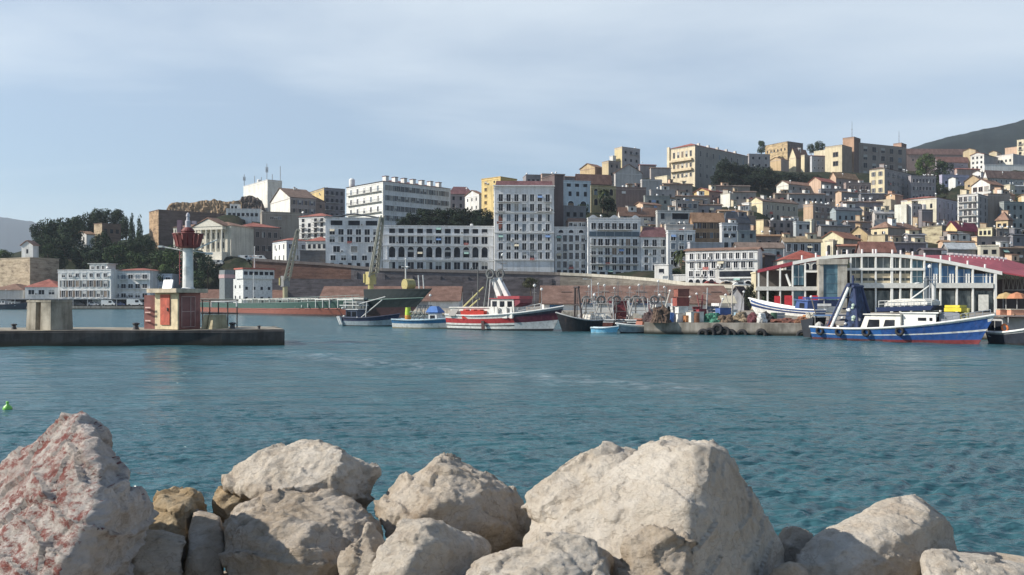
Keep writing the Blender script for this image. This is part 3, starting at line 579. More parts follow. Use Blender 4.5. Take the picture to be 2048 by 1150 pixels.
bld(h_, 'peach house next to the apartment block at the right edge', 2010, 2034, 2040, 294, 320, 618, 40, PEACH, 'flat', clutter=0)
bld('long_house', 'long grey house with a red roof and sunlit white cornice on the right', 1970, 1974, 2070, 352, 388, 500, 20, (.29, .3, .32), 'gableL', side=WHITE, F=(9, 2, 1.1, 1.7, 'p'), rc=(.26, .17, .14), rise=3.5, clutter=1, cat='house', ext=10)
bld('terrace_wall', 'sunlit white terrace wall above the long grey house', 1969, 1969, 2070, 330, 338, 540, 2, WHITE, 'flat', depth=1.5, clutter=0, band=False, ext=4, cat='wall', rc=ROOFR)
bld(h_, 'small white house with dark windows left of the long grey house', 1945, 1962, 1974, 344, 362, 510, 40, WHITE, 'gableL', side=WHITE, L=(3, 1, 1, 1.4, 'd'), clutter=1, rc=ROOFD)
bld(h_, 'red-brown roofed house above the tan gable on the right', 1912, 1914, 1960, 338, 360, 540, 12, (.26, .21, .2), 'gableL', rc=ROOFR, clutter=1)
bld(h_, 'purplish blue house right of the green tree', 1880, 1884, 1938, 350, 380, 495, 12, (.26, .27, .38), 'flat', F=(4, 1, 1.3, 1.6, 'd'), clutter=1)
bld(h_, 'little white gable below the green tree', 1897, 1911, 1916, 356, 366, 478, 44, WHITE, 'gableL', clutter=0, rc=SLATE)
bld(h_, 'wide tan gable house in the sun on the right slope', 1929, 1962, 1978, 360, 380, 455, 44, (.24, .2, .18), 'gableL', side=(.54, .42, .27), L=(2, 1, 1, 1.2, 'd'), rc=ROOFD, rise=3, clutter=0)
bld(h_, 'red-roofed house with a white pillared porch on the right slope', 1943, 1980, 2008, 368, 386, 425, 34, (.22, .18, .17), 'gableL', side=WHITE, L=(3, 1, 2.4, 2.2, 'p', .1, .95), rc=(.3, .17, .12), rise=3, clutter=1)
bld(h_, 'small cream house behind the pillared porch', 2004, 2020, 2030, 370, 384, 440, 40, CREAM, 'flat', clutter=0)
bld(h_, 'grey tin-roofed house at the right edge under the long grey house', 2004, 2006, 2070, 372, 392, 450, 10, (.28, .29, .31), 'gableL', rc=(.4, .42, .44), F=(4, 1, 1.2, 1.3, 'd'), clutter=2)
bld(h_, 'orange-roofed peach house right of the white balconied tower', 1988, 2008, 2030, 388, 404, 400, 34, (.25, .2, .18), 'hip', side=PEACH, rc=ROOFO, rise=2.4, clutter=2)
bld(h_, 'ochre cottage with an orange roof at the right picture edge', 2036, 2056, 2070, 392, 412, 395, 36, (.3, .2, .15), 'gableL', side=(.64, .48, .27), rc=ROOFO, clutter=1)
bld(h_, 'white sloping wall house at the right edge below the ochre cottage', 2026, 2060, 2074, 402, 420, 380, 34, (.4, .4, .4), 'mono', side=WHITE, clutter=1)
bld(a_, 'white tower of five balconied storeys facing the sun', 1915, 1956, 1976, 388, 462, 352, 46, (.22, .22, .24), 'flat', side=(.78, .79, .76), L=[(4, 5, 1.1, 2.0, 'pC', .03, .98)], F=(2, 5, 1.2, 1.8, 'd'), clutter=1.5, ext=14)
bld(a_, 'blank grey-brown block right of the white balconied tower', 1974, 1976, 2020, 388, 455, 362, 16, (.21, .19, .18), 'flat', clutter=2, ext=14)
bld(a_, 'dark teal-grey block at the right edge behind the blank block', 2006, 2008, 2075, 404, 480, 358, 16, (.17, .2, .22), 'flat', F=(5, 4, 1.1, 1.6, 'd'), clutter=3, ext=16)
bld(a_, 'yellowish white house with a red roof and arched shaded grey flank', 1802, 1873, 1918, 394, 450, 372, 42, (.3, .3, .36), 'hip', side=(.74, .70, .56), L=[(6, 1, 1.0, 2.2, 's', .45, .9, .02, .7), (1, 2, 1, 2, 'd', .1, .9, .76, .95)], F=(5, 2, 1.3, 2.8, 'p', .15, .95), rc=ROOFR, rise=1.6, clutter=1, ext=14)
bld('ruin', 'jagged blank white wall of a half demolished house', 1789, 1813, 1820, 408, 450, 366, 48, (.3, .29, .27), 'mono', side=(.78, .77, .68), clutter=0, ext=10, band=False)
bld(h_, 'narrow white house front right of the jagged white wall', 1818, 1824, 1842, 408, 448, 366, 24, (.3, .3, .32), 'flat', side=WHITE, F=(2, 3, 1, 1.4, 'p'), clutter=1)
bld(h_, 'dark grey blank house below the yellowish white house', 1842, 1844, 1866, 420, 455, 360, 12, (.13, .13, .15), 'flat', clutter=1)
bld(h_, 'peach house at the foot of the yellow-cream apartment house', 1772, 1790, 1806, 390, 412, 405, 36, (.3, .2, .16), 'gableL', side=(.66, .48, .32), clutter=1, rc=ROOF)
bld(h_, 'tan terrace wall sloping left of the jagged white wall', 1752, 1782, 1792, 398, 425, 390, 44, TAN, 'mono', side=(.55, .48, .36), clutter=1, band=False)
bld(h_, 'white gable house at the edge of the dark trees', 1553, 1577, 1662, 368, 398, 452, 30, (.23, .22, .23), 'gableL', side=(.78, .77, .7), F=(6, 2, 1.0, 1.5, 'd'), rc=ROOF, rise=2.2, clutter=1)
bld(h_, 'pink gable house right of the white gable at the dark trees', 1618, 1642, 1672, 362, 384, 455, 38, (.2, .18, .19), 'gableL', side=(.62, .45, .34), rc=ROOFR, rise=2.4, clutter=1)
bld(h_, 'house with a sunlit curved tan roof below the hilltop school', 1660, 1672, 1716, 354, 376, 478, 30, (.22, .2, .2), 'gableL', side=PEACH, rc=(.36, .23, .14), F=(3, 1, 1, 1.4, 'd'), rise=3, clutter=1)
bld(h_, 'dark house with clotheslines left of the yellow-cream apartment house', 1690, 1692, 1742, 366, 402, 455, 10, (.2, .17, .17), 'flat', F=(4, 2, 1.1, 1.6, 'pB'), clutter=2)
bld(h_, 'dark grey row house below the pink gable', 1640, 1642, 1694, 378, 408, 428, 12, (.18, .18, .2), 'flat', F=(4, 2, 1, 1.5, 'd'), clutter=3)
bld(h_, 'house with one peach-lit corner in the middle of the right slope', 1671, 1683, 1728, 384, 410, 415, 30, (.18, .18, .2), 'gableL', side=(.62, .46, .34), rc=ROOFD, clutter=2)
bld(h_, 'dim house with a slate roof under the clotheslines house', 1720, 1722, 1776, 388, 412, 410, 10, (.17, .18, .21), 'gableL', rc=SLATE, F=(4, 1, 1, 1.4, 'd'), clutter=2)
bld(h_, 'dim grey row with small windows below the white gable house', 1576, 1578, 1650, 388, 412, 405, 10, (.19, .2, .22), 'gableL', rc=ROOFD, F=(6, 1, 1, 1.5, 'd'), clutter=2)
bld(h_, 'shadowed tan house left of the house bristling with dishes', 1548, 1550, 1600, 388, 408, 420, 10, (.22, .2, .18), 'gableL', rc=ROOFD, F=(4, 1, 1, 1.3, 'd'), clutter=1)
bld(a_, 'half tan house bristling with satellite dishes', 1607, 1626, 1664, 408, 462, 345, 32, (.2, .18, .18), 'flat', side=(.52, .38, .27), F=(3, 3, 1.5, 1.8, 'pB'), clutter=6, ext=10)
bld(h_, 'blue-grey house under the cream gable house', 1590, 1592, 1625, 444, 482, 322, 10, (.25, .29, .33), 'flat', F=(2, 2, 1, 1.6, 'd'), clutter=1)
bld('pillar_house', 'slim white pillar-like house end with a little dome', 1611, 1623, 1628, 440, 486, 322, 46, (.4, .4, .36), 'flat', side=(.78, .75, .6), clutter=0, cat='house')
bld(h_, 'brown house behind the white pillar-like house end', 1622, 1626, 1664, 438, 480, 328, 14, (.2, .18, .17), 'flat', F=(2, 3, 1.1, 1.6, 'p'), clutter=1)
bld(h_, 'teal-grey house with two window pairs in the middle right', 1660, 1672, 1724, 420, 470, 335, 16, (.19, .24, .28), 'gableL', F=(4, 2, .9, 1.5, 'd', .1, .9), rc=SLATE, clutter=1, rise=1.4)
bld(h_, 'small house with a peach-lit roof cabin above the red hipped house', 1708, 1728, 1756, 424, 446, 348, 32, (.18, .16, .17), 'flat', side=(.62, .5, .36), F=(2, 1, 1, 1.3, 'd'), clutter=1)
bld(h_, 'grey cottage with a white window row above the red hipped house', 1748, 1750, 1786, 426, 446, 342, 8, (.32, .32, .33), 'gableL', F=(4, 1, 1.0, 1.5, 'p', .25, .95), rc=(.36, .35, .35), clutter=1, rise=1.2)
bld(h_, 'white hut with a rounded roof on the middle right slope', 1727, 1740, 1745, 420, 430, 356, 40, WHITE, 'gableL', clutter=0, rc=OFFW)
bld(h_, 'dark low terrace houses under the clotheslines house', 1684, 1686, 1766, 404, 430, 378, 10, (.17, .17, .2), 'gableL', rc=ROOFD, F=(5, 1, 1, 1.3, 'd'), clutter=4)
bld(h_, 'cream corner house under a red hipped roof', 1742, 1776, 1842, 455, 478, 308, 32, (.22, .2, .19), 'hip', side=(.72, .62, .42), L=(2, 1, 1.2, 1.6, 'd'), rc=ROOF, rise=2.6, clutter=2)
bld(h_, 'ochre gable house with a round attic opening', 1697, 1735, 1742, 468, 486, 296, 48, (.3, .24, .17), 'gableL', side=(.54, .42, .25), L=(1, 1, 2, 1.6, 'p', .3, 1.1), rc=ROOFD, rise=2.8, clutter=1)
bld(h_, 'broad cream gable house with a purple upper door', 1641, 1687, 1722, 476, 506, 281, 44, (.24, .2, .18), 'gableL', side=(.72, .66, .46), L=(1, 1, 1.8, 2.6, 'p', .4, 1.0), rc=(.32, .15, .1), rise=2.4, clutter=0)
bld('bell_tower', 'white arched bell tower in front of the broad cream gable', 1650, 1666, 1674, 482, 518, 262, 40, (.5, .45, .35), 'flat', side=(.74, .68, .52), L=(1, 1, 1.1, 3.0, 'a'), clutter=0, cat='tower')
bld('wall_house', 'tan stone-walled terrace below the cream corner house', 1736, 1770, 1780, 470, 496, 288, 46, (.3, .26, .2), 'flat', side=(.54, .46, .31), wm=stucco, clutter=2, band=False, cat='house')
bld(h_, 'brown house with an arched doorway left of the tan terrace', 1674, 1676, 1738, 492, 516, 262, 10, (.24, .22, .2), 'gableL', rc=(.34, .16, .11), F=(3, 1, 1.2, 1.8, 'a'), clutter=0)
bld(h_, 'house with a pinkish red roof just behind the hall ridge', 1722, 1724, 1790, 500, 522, 250, 12, (.25, .2, .2), 'gableL', rc=(.36, .17, .13), rise=2.4, clutter=0)
bld(h_, 'dark purple-grey house behind the top of the hall arch', 1776, 1778, 1852, 486, 516, 268, 10, (.15, .14, .17), 'gableL', rc=(.16, .15, .16), F=(4, 1, 1, 1.3, 'd'), clutter=3)
bld(h_, 'dull grey house right of the cream corner house', 1812, 1816, 1850, 470, 494, 292, 10, (.2, .2, .22), 'gableL', rc=(.28, .28, .3), clutter=2)
bld('wall_house', 'rough tan stone wall house under the white balconied tower', 1844, 1884, 1892, 452, 478, 306, 46, (.2, .18, .15), 'flat', side=(.50, .44, .30), wm=masonry, clutter=2, band=False, cat='house')
bld(h_, 'yellow house under a crimson sloping roof', 1889, 1914, 1960, 458, 482, 322, 36, (.22, .19, .18), 'gableL', side=(.74, .6, .32), F=(4, 1, 1, 1.5, 'p'), rc=(.32, .07, .1), rise=3, clutter=1)
bld(h_, 'dark house with a plain window below the yellow crimson-roofed house', 1884, 1888, 1950, 474, 500, 288, 10, (.18, .17, .17), 'flat', F=(4, 1, 1, 1.6, 'p'), clutter=3)
bld(h_, 'cream cube house with dark openings under the white balconied tower', 1956, 1984, 1992, 456, 474, 318, 46, (.3, .27, .2), 'flat', side=(.76, .70, .48), L=(3, 1, 1.2, 1.6, 'd'), clutter=1)
bld(h_, 'tiny turret house with a steep red roof at the right', 1992, 2016, 2026, 440, 460, 328, 44, (.22, .16, .14), 'hip', side=(.68, .54, .34), L=(2, 1, 1.2, 1.4, 'd'), rc=ROOF, rise=3.6, clutter=2)
bld(h_, 'dark house with hanging laundry under the tiny turret', 1990, 1994, 2030, 458, 492, 318, 14, (.17, .16, .16), 'flat', F=(3, 2, 1, 1.5, 'pB'), clutter=4)
bld(h_, 'large dark gable in deep shade at the right picture edge', 2022, 2026, 2080, 470, 510, 300, 14, (.13, .14, .17), 'gableL', rc=SLATE, F=(3, 2, 1, 1.5, 'd'), clutter=2)
bld(h_, 'grey terrace house with a long white roof edge right of the orange column', 1946, 1954, 2020, 474, 502, 276, 14, (.24, .22, .22), 'flat', side=(.7, .52, .34), F=(3, 1, 1.2, 1.4, 'd'), clutter=1)
bld(h_, 'low house with an orange tiled roof right of the hall ridge', 1882, 1886, 1950, 484, 502, 270, 8, (.4, .33, .27), 'gableL', rc=ROOFO, clutter=1, side=PEACH)
bld('shed', 'long shed with a grey corrugated tin roof behind the hall', 1892, 1896, 1952, 496, 512, 246, 8, (.26, .26, .27), 'gableL', rc=(.45, .47, .49), clutter=0, rise=1.4)
bld('cabin', 'beige cabin with two dark windows above the red hall roof', 1961, 1961, 1998, 492, 516, 244, -14, (.6, .56, .46), 'flat', F=(2, 1, 1.2, 1.3, 'd', .2, .8), depth=6, clutter=0)
bld(h_, 'brown row with dish-lined roof at the right edge behind the hall', 1998, 2000, 2075, 496, 520, 255, 8, (.2, .17, .15), 'gableL', rc=(.22, .16, .12), F=(5, 1, 1, 1.3, 'd'), clutter=4)
bld(h_, 'dark row of roofs behind the middle of the hall arch', 1846, 1848, 1902, 500, 524, 246, 8, (.17, .15, .16), 'gableL', rc=(.14, .12, .13), clutter=1)
bld(h_, 'grey-brown house below the half tan dish-covered house', 1640, 1642, 1700, 452, 484, 312, 12, (.19, .19, .2), 'gableL', rc=SLATE, F=(4, 1, 1, 1.5, 'd'), clutter=1)
bld(h_, 'shadowed house between the teal-grey house and the ochre gable', 1690, 1692, 1742, 444, 476, 318, 12, (.18, .18, .2), 'gableL', rc=ROOFD, F=(3, 1, 1, 1.4, 'd'), clutter=1)
bld(h_, 'mottled house above the slate-roofed dark house', 1380, 1382, 1444, 410, 436, 350, 10, (.22, .22, .25), 'gableL', rc=ROOFD, F=(4, 1, 1, 1.5, 'd'), clutter=3)
bld(h_, 'dark flat-roofed house below the cream gable flank', 1536, 1540, 1600, 442, 474, 330, 12, (.19, .18, .19), 'flat', F=(4, 2, 1, 1.5, 'd'), clutter=2)
bld(h_, 'plain grey house under the grand sunlit cream building', 1300, 1302, 1350, 380, 404, 372, 12, (.24, .25, .27), 'flat', F=(3, 1, 1, 1.5, 'd'), clutter=2)
bld(h_, 'dark green-grey house right of the windowless brown box', 1288, 1290, 1340, 392, 416, 358, 10, (.17, .2, .21), 'flat', F=(3, 1, 1, 1.4, 'd'), clutter=1)
# ------------------------------------------------------------------ retaining walls, terrain, quays
WT = [(-700, 600, 314), (300, 600, 314), (495, 598, 312), (505, 522, 281), (650, 531, 279), (766, 542, 276), (985, 547, 274), (1108, 550, 272), (1180, 553, 268), (1250, 558, 258), (1310, 563, 240), (1376, 572, 217), (1480, 578, 206), (1530, 581, 203), (1700, 580, 214), (2060, 566, 238), (2700, 560, 250)]
def wt(px):
    xs = [a[0] for a in WT]
    return np.interp(px, xs, [a[1] for a in WT]), np.interp(px, xs, [a[2] for a in WT])
def wall_strip(name, label, p0, p1, top_of, thick, mat, coping=None, group=None):
    root = thing(name, label, 'wall', P(p0, 600, top_of(p0)[1]))
    o = Vector(root.location); o.z = 0; root.location = o
    b = MB(); c = MB()
    n = 40
    pts = []
    for i in range(n + 1):
        px = p0 + (p1 - p0) * i / n; py, D = top_of(px)
        pts.append(P(px, py, D) - o)
    for a, q in zip(pts, pts[1:]):
        b.hexa([(a.x, a.y, -2), (q.x, q.y, -2), (q.x, q.y + thick, -2), (a.x, a.y + thick, -2), (a.x, a.y, a.z), (q.x, q.y, q.z), (q.x, q.y + thick, q.z), (a.x, a.y + thick, a.z)], mat, 'blr')
        if coping: c.hexa([(a.x, a.y - .35, a.z + .003), (q.x, q.y - .35, q.z + .003), (q.x, q.y + .5, q.z + .003), (a.x, a.y + .5, a.z + .003), (a.x, a.y - .35, a.z + .9), (q.x, q.y - .35, q.z + .9), (q.x, q.y + .5, q.z + .9), (a.x, a.y + .5, a.z + .9)], coping, 'lr')
    b.build('wall', root)
    if coping: c.build('coping', root)
    return root
wall_strip('retaining_wall', 'reddish brick retaining wall behind the cargo ship', 505, 702, wt, 3, masonry((.17, .10, .08), (.09, .06, .055)), stucco((.2, .17, .16)))
wall_strip('retaining_wall', 'long dark stone retaining wall under the waterfront palaces', 702.3, 1120, wt, 3, masonry((.15, .14, .15), (.08, .075, .08)), stucco((.22, .2, .19)))
wall_strip('ramp_wall', 'curving grey ramp wall descending behind the long red-roofed shed', 1120.3, 1540, wt, 2.5, masonry((.19, .175, .155), (.12, .11, .1)), stucco((.48, .46, .40)))
wall_strip('retaining_wall', 'low dark lower tier of wall behind the cargo ship cranes', 498, 1060, lambda px: (556 + (px - 498) * .012, 268 + (px - 498) * -.006), 2, masonry((.12, .11, .12), (.07, .065, .07)))
CTRL = [(90, 500, 352), (150, 508, 362), (200, 520, 345), (250, 508, 372), (285, 508, 384), (340, 560, 322), (400, 562, 320), (440, 522, 336), (480, 522, 336), (60, 592, 335), (0, 592, 345), (-200, 592, 345), (-200, 520, 480), (60, 510, 480), (0, 540, 480), (150, 470, 520), (250, 480, 520), (120, 600, 318), (250, 600, 318), (820, 480, 345), (900, 480, 345), (960, 478, 345), (1440, 372, 500), (1500, 372, 500), (1560, 370, 520), (1850, 360, 530), (2200, 330, 600), (2300, 450, 400), (2300, 540, 260), (1150, 400, 520), (600, 470, 520), (400, 430, 520), (900, 470, 520)]
for px, py, D in CTRL: BASES.append(tuple(P(px, py, D)))
def dirt():
    m, nt, b = nodes('hillside')
    f = noise_t(nt, pos(nt), .12, 6, .7); g = noise_t(nt, pos(nt), 1.3, 4)
    r = ramp(nt, f, [(.35, (.022, .032, .02)), (.5, (.035, .042, .026)), (.64, (.07, .06, .045)), (.8, (.11, .095, .075))])
    gr = ramp(nt, g, [(.3, (.6, .6, .6)), (.65, (1, 1, 1))])
    nt.links.new(mixc(nt, .8, r.outputs[0], gr.outputs[0], 'MULTIPLY'), b.inputs['Base Color']); b.inputs['Roughness'].default_value = 1
    b.inputs['Specular IOR Level'].default_value = .05
    return m
def terrain():
    A = np.array(BASES)
    cols = np.arange(-700, 2700, 14.0); ts = np.concatenate([np.arange(0, 40, 4), np.arange(40, 420, 9), np.array([430, 460, 500, 560])])
    V = []
    for t in ts:
        py, D0 = wt(cols); D = D0 + t + .2
        x = (cols - CX) / FO * D
        zw = H + (HY - py) / FO * D0 - .35
        d2 = (x[:, None] - A[None, :, 0]) ** 2 + (D[:, None] - A[None, :, 1]) ** 2 + 9
        w = 1 / d2 ** 1.6
        z = (w * A[None, :, 2]).sum(1) / w.sum(1) - .9
        k = np.clip(t / 14, 0, 1)
        far = np.clip((t - 380) / 150, 0, 1)
        z = zw * (1 - k) + z * k - far * 25
        V += [(a, b, c + .35 * noise.noise((a * .15, b * .15, 0)) * k) for a, b, c in zip(x, D, z)]
    n = len(cols); F_ = []
    for i in range(len(ts) - 1):
        for j in range(n - 1): F_.append((i * n + j, i * n + j + 1, (i + 1) * n + j + 1, (i + 1) * n + j))
    me = bpy.data.meshes.new('hillside'); me.from_pydata(V, [], F_); me.materials.append(dirt())
    me.polygons.foreach_set('use_smooth', [True] * len(F_))
    return tag(put(me, 'hillside'), kind='structure')
terrain()
def concrete(col=(.34, .31, .27), key='quay'):
    k = ('concrete', col)
    if k in MATS: return MATS[k]
    m, nt, b = nodes('concrete')
    f = noise_t(nt, pos(nt), .5, 7, .7); s = noise_t(nt, pos(nt, (1.5, 1.5, .25)), 1.2, 5)
    r = ramp(nt, f, [(.3, tuple(x * .5 for x in col)), (.5, col), (.7, tuple(min(1, x * 1.35) for x in col))])
    st = ramp(nt, s, [(.35, (.5, .48, .45)), (.6, (1, 1, 1))])
    c = mixc(nt, .8, r.outputs[0], st.outputs[0], 'MULTIPLY')
    # wet, weedy band just above the water
    g = nt.nodes.new('ShaderNodeNewGeometry'); sp = nt.nodes.new('ShaderNodeSeparateXYZ'); nt.links.new(g.outputs['Position'], sp.inputs[0])
    mr = N(nt, 'ShaderNodeMapRange'); mr.inputs['From Min'].default_value = .12; mr.inputs['From Max'].default_value = .42
    nt.links.new(sp.outputs['Z'], mr.inputs['Value'])
    c = mixc(nt, mr.outputs[0], (.035, .035, .028), c)
    nt.links.new(c, b.inputs['Base Color']); b.inputs['Roughness'].default_value = .88; b.inputs['Specular IOR Level'].default_value = .2
    bp = N(nt, 'ShaderNodeBump', Strength=.6, Distance=.08); nt.links.new(f, bp.inputs['Height']); nt.links.new(bp.outputs[0], b.inputs['Normal'])
    MATS[k] = m; return m
QT = 1.1
q = [(-420, 296), (PX(430, 296), 296), (-70, 240), (-1, 160), (25, 150), (18.5, 100), (PX(1288, 80), 80), (PX(1650, 75.5), 75.5), (PX(2055, 66.5), 66.5), (70, 50), (320, 50), (320, 330), (-420, 330)]
b = MB(); b.prism(q, 'z', -3, QT, concrete()); tag(b.build('quay'), kind='structure')
# ------------------------------------------------------------------ jetty with the harbour light
JD = 60.4
jroot_ang = rad(1.2)
b = MB()
prof = [(-3.4, -2), (-3.4, .0), (-3.4, .98), (-3.25, 1.1), (3.2, 1.1), (3.35, .98), (3.35, -2)]
xs = [-60, -45, -38, -33, -29, -25, -21.5, -19, -17.2]
dm = concrete((.062, .062, .063)); dt_ = concrete((.40, .36, .29))  # shade on the walls and sun on the deck put into the concrete colours
k = len(b.v); b.mi(dm)
for i, x in enumerate(xs):
    for (y, z) in prof: b.v.append((x + random.uniform(-.05, .05), y + random.uniform(-.05, .05), z + (random.uniform(-.04, .04) if z > 0 else 0)))
n = len(prof)
for i in range(len(xs) - 1):
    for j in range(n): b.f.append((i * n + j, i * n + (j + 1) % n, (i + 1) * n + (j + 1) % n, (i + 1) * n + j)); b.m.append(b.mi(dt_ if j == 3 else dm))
for i_ in range(len(b.v)):
    if i_ >= (len(xs) - 1) * n and b.v[i_][1] > 0: b.v[i_] = (b.v[i_][0] - 1.9, b.v[i_][1], b.v[i_][2])
b.f.append(tuple(range(n))); b.m.append(0); b.f.append(tuple(range((len(xs) - 1) * n, len(xs) * n))); b.m.append(0)
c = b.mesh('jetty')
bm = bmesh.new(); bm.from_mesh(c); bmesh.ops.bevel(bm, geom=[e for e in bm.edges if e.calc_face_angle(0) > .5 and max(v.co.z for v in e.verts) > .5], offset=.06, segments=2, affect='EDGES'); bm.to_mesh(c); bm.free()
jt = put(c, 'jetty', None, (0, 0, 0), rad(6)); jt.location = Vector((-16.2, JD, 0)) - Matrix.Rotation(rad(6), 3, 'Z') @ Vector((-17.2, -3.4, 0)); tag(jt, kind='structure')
JZ = 1.1
def JY(px): return JD + (PX(px, JD) + 16.2) * math.tan(rad(6))
def on_jetty(px, dy=0): D = JY(px) + dy; return Vector((PX(px, D), D, JZ))
MAR, CRM = (.34, .14, .12), (.62, .52, .34)
hx = on_jetty(357, .9)
s45 = rad(44)
hut = thing('light_hut', 'maroon and cream octagonal hut with a red door under the harbour light', 'hut', hx, rad(60))
mr, cr, rd = paint(MAR, .7, sc=1.2, var=.3), paint(CRM, .75, sc=1.5, var=.25), paint((.48, .10, .06), .6, sc=2, var=.3)
hh = 2.62
b = MB(); b.box(0, 0, 0, 1.9, 2.4, hh, mr); b.build('wall', hut)
b = MB(); b.box(-.12, -.06, 0, -.003, 2.4, hh, cr); b.build('door_surround', hut)
dr = MB(); dr.box(-.2, .72, .32, -.121, 1.72, 2.5, rd); dd = dr.build('door', hut)
hb = MB(); hb.box(-.27, .84, 1.3, -.205, .92, 1.55, paint((.05, .05, .05), .4)); hb.build('handle', dd)
b = MB(); b.box(.25, -.05, .12, 1.35, -.003, hh - .25, paint((.24, .10, .09), .6)); 
for z in (.14, 1.25, hh - .3): b.box(.2, -.08, z, 1.4, -.052, z + .05, paint((.5, .33, .3), .6))
for x in (.2, .98, 1.36): b.box(x, -.08, .2, x + .04, -.052, hh - .32, paint((.5, .33, .3), .6))
b.build('side_door', hut)
b = MB(); b.box(-.55, -.45, hh + .003, 2.2, 2.75, hh + .3, paint((.52, .44, .33), .8, var=.25)); b.build('roof_slab', hut)
b = MB(); b.hexa([(-.05, 2.402, 0), (.02, 2.402, 0), (-.35, 3.2, 0), (-.42, 3.2, 0), (-.05, 2.402, 2.45), (.02, 2.402, 2.45), (-.35, 3.2, 2.45), (-.42, 3.2, 2.45)], mr)
for z in (.55, 1.15, 1.5): b.box(-.42, 2.5, z, -.36, 3.1, z + .1, paint((.6, .4, .36), .6))
b.build('open_shutter', hut)
b = MB(); b.hexa([(.1, .9, hh + .301), (.2, .9, hh + .301), (.2, 1.9, hh + .301), (.1, 1.9, hh + .301), (.4, 1.1, hh + .95), (.5, 1.1, hh + .95), (.5, 2.1, hh + .95), (.4, 2.1, hh + .95)], paint((.55, .58, .6), .4)); b.build('solar_panel', hut)
# mast
lt = thing('harbour_light', 'white harbour light column with a dark red gallery and lantern', 'lighthouse', on_jetty(376, 2.5) + Vector((0, 0, hh + .3)))
s = (JD + 2.5) / FO
wp = paint((.68, .70, .68), .55, var=.25, sc=1.5)
zc = 80 * s; b = MB(); b.lathe([(.52, 0), (.38, .1), (.35, zc)], wp, 20); b.build('column', lt, smooth=False)
rp = paint((.20, .05, .048), .6, var=.25, sc=2)
b = MB(); zb = zc + .003; nb = 16
b.lathe([(.5, zb), (.8, zb + .1), (.8, zb + .14)], rp, 16)
b.build('gallery_base', lt)
b = MB()
for i in range(nb):
    a0, a1 = 2 * math.pi * i / nb, 2 * math.pi * (i + .7) / nb
    r0, r1 = .78, 1.0; z0, z1 = zb + .1, zb + 1.0
    f = lambda r, a, z: (r * math.cos(a), r * math.sin(a), z)
    b.hexa([f(r0, a0, z0), f(r0 + .05, a0, z0), f(r0 + .05, a1, z0), f(r0, a1, z0), f(r1, a0, z1), f(r1 + .06, a0, z1), f(r1 + .06, a1, z1), f(r1, a1, z1)], rp)
b.build('gallery_panels', lt)
b = MB(); b.torus((0, 0, zb + 1.03), (0, 0, 1), 1.06, .045, rp, 24, 6); b.build('gallery_rail', lt)
b = MB(); b.lathe([(.45, zb + .2), (.45, zb + 1.2), (.5, zb + 1.25), (.3, zb + 1.5), (.26, zb + 1.52)], rp, 14); b.build('lantern_base', lt)
b = MB(); b.lathe([(.2, zb + 1.525), (.2, zb + 2.0), (.12, zb + 2.05), (.1, zb + 2.3), (.15, zb + 2.32), (.12, zb + 2.5), (.02, zb + 2.62)], paint((.55, .53, .56), .4), 12); b.build('lantern', lt)
b = MB(); b.box(-.75, -.15, zb + 1.1, -.45, .15, zb + 2.05, paint((.24, .16, .2), .5)); b.box(.3, -.1, zb + 1.75, .62, .1, zb + 2.0, paint((.35, .3, .34), .5)); b.build('equipment_box', lt)
b = MB(); b.tube((-.4, 0, zc - .15), (-1.9, .1, zc + .12), .05, wp); b.box(-2.2, -.05, zc + .08, -1.85, .25, zc + .2, wp); b.build('bracket_arm', lt)
b = MB(); b.tube((.4, 0, zc - .15), (2.1, .1, zc + .65), .05, wp); b.tube((.4, 0, zc - .2), (1.4, .1, zc - .35), .04, wp); b.box(1.3, -.1, zc - .45, 1.75, .2, zc - .3, wp); b.build('bracket_arm', lt)
b = MB()
for i in range(9): b.box(-.62, -.03, .5 + i * .3, -.5, .03, .54 + i * .3, paint((.4, .1, .1)))
b.tube((-.62, 0, .3), (-.62, 0, zc - .1), .02, paint((.4, .1, .1))); b.build('ladder', lt)
# concrete blocks and bollards
def block(label, px0, pxc, px1, hgt, dy, col, slots):
    th = rad(64 if slots else 52); jd = JY(pxc) + dy; X0, w, d = solve(px0, pxc, px1, jd, th)
    r = thing('concrete_block', label, 'concrete block', (X0, jd, JZ), th)
    m = concrete(col); b = MB(); d = min(d, 3.6); t = (.03 if slots else .08) * hgt
    if slots:
        b.hexa([(0, 0, 0), (w, 0, 0), (w, d * .42, 0), (0, d * .42, 0), (t, t, hgt), (w - t, t, hgt), (w - t, d * .42, hgt), (t, d * .42, hgt)], m)
        b.hexa([(0, d * .62, 0), (w, d * .62, 0), (w, d, 0), (0, d, 0), (t, d * .62, hgt), (w - t, d * .62, hgt), (w - t, d - t, hgt), (t, d - t, hgt)], m)
        b.box(.35, d * .415, 0, w, d * .625, hgt * .95, paint((.2, .12, .07), .9, var=.3))
        b.box(t * .5, 0, hgt + .003, w - t * .5, d, hgt + .14, m)
    else:
        b.hexa([(0, 0, 0), (w, 0, 0), (w, d * .4, 0), (0, d * .4, 0), (t * 2, t, hgt), (w - t, t, hgt), (w - t, d * .4, hgt), (t * 2, d * .4, hgt)], m)
        b.hexa([(0, d * .55, 0), (w, d * .55, 0), (w, d, 0), (0, d, 0), (t * 2, d * .55, hgt), (w - t, d * .55, hgt), (w - t, d - t, hgt), (t * 2, d - t, hgt)], m)
        b.box(.5, d * .35, 0, w - .1, d * .6, hgt * .97, m)
    b.build('body', r); return r
block('beige slotted concrete block with a rusty gap on the left part of the jetty', 52, 101, 146, 1.95, .7, (.38, .35, .29), True)
block('cream and grey sloping concrete mooring block right of the hut', 402, 424, 456, 1.05, .6, (.48, .42, .28), False)
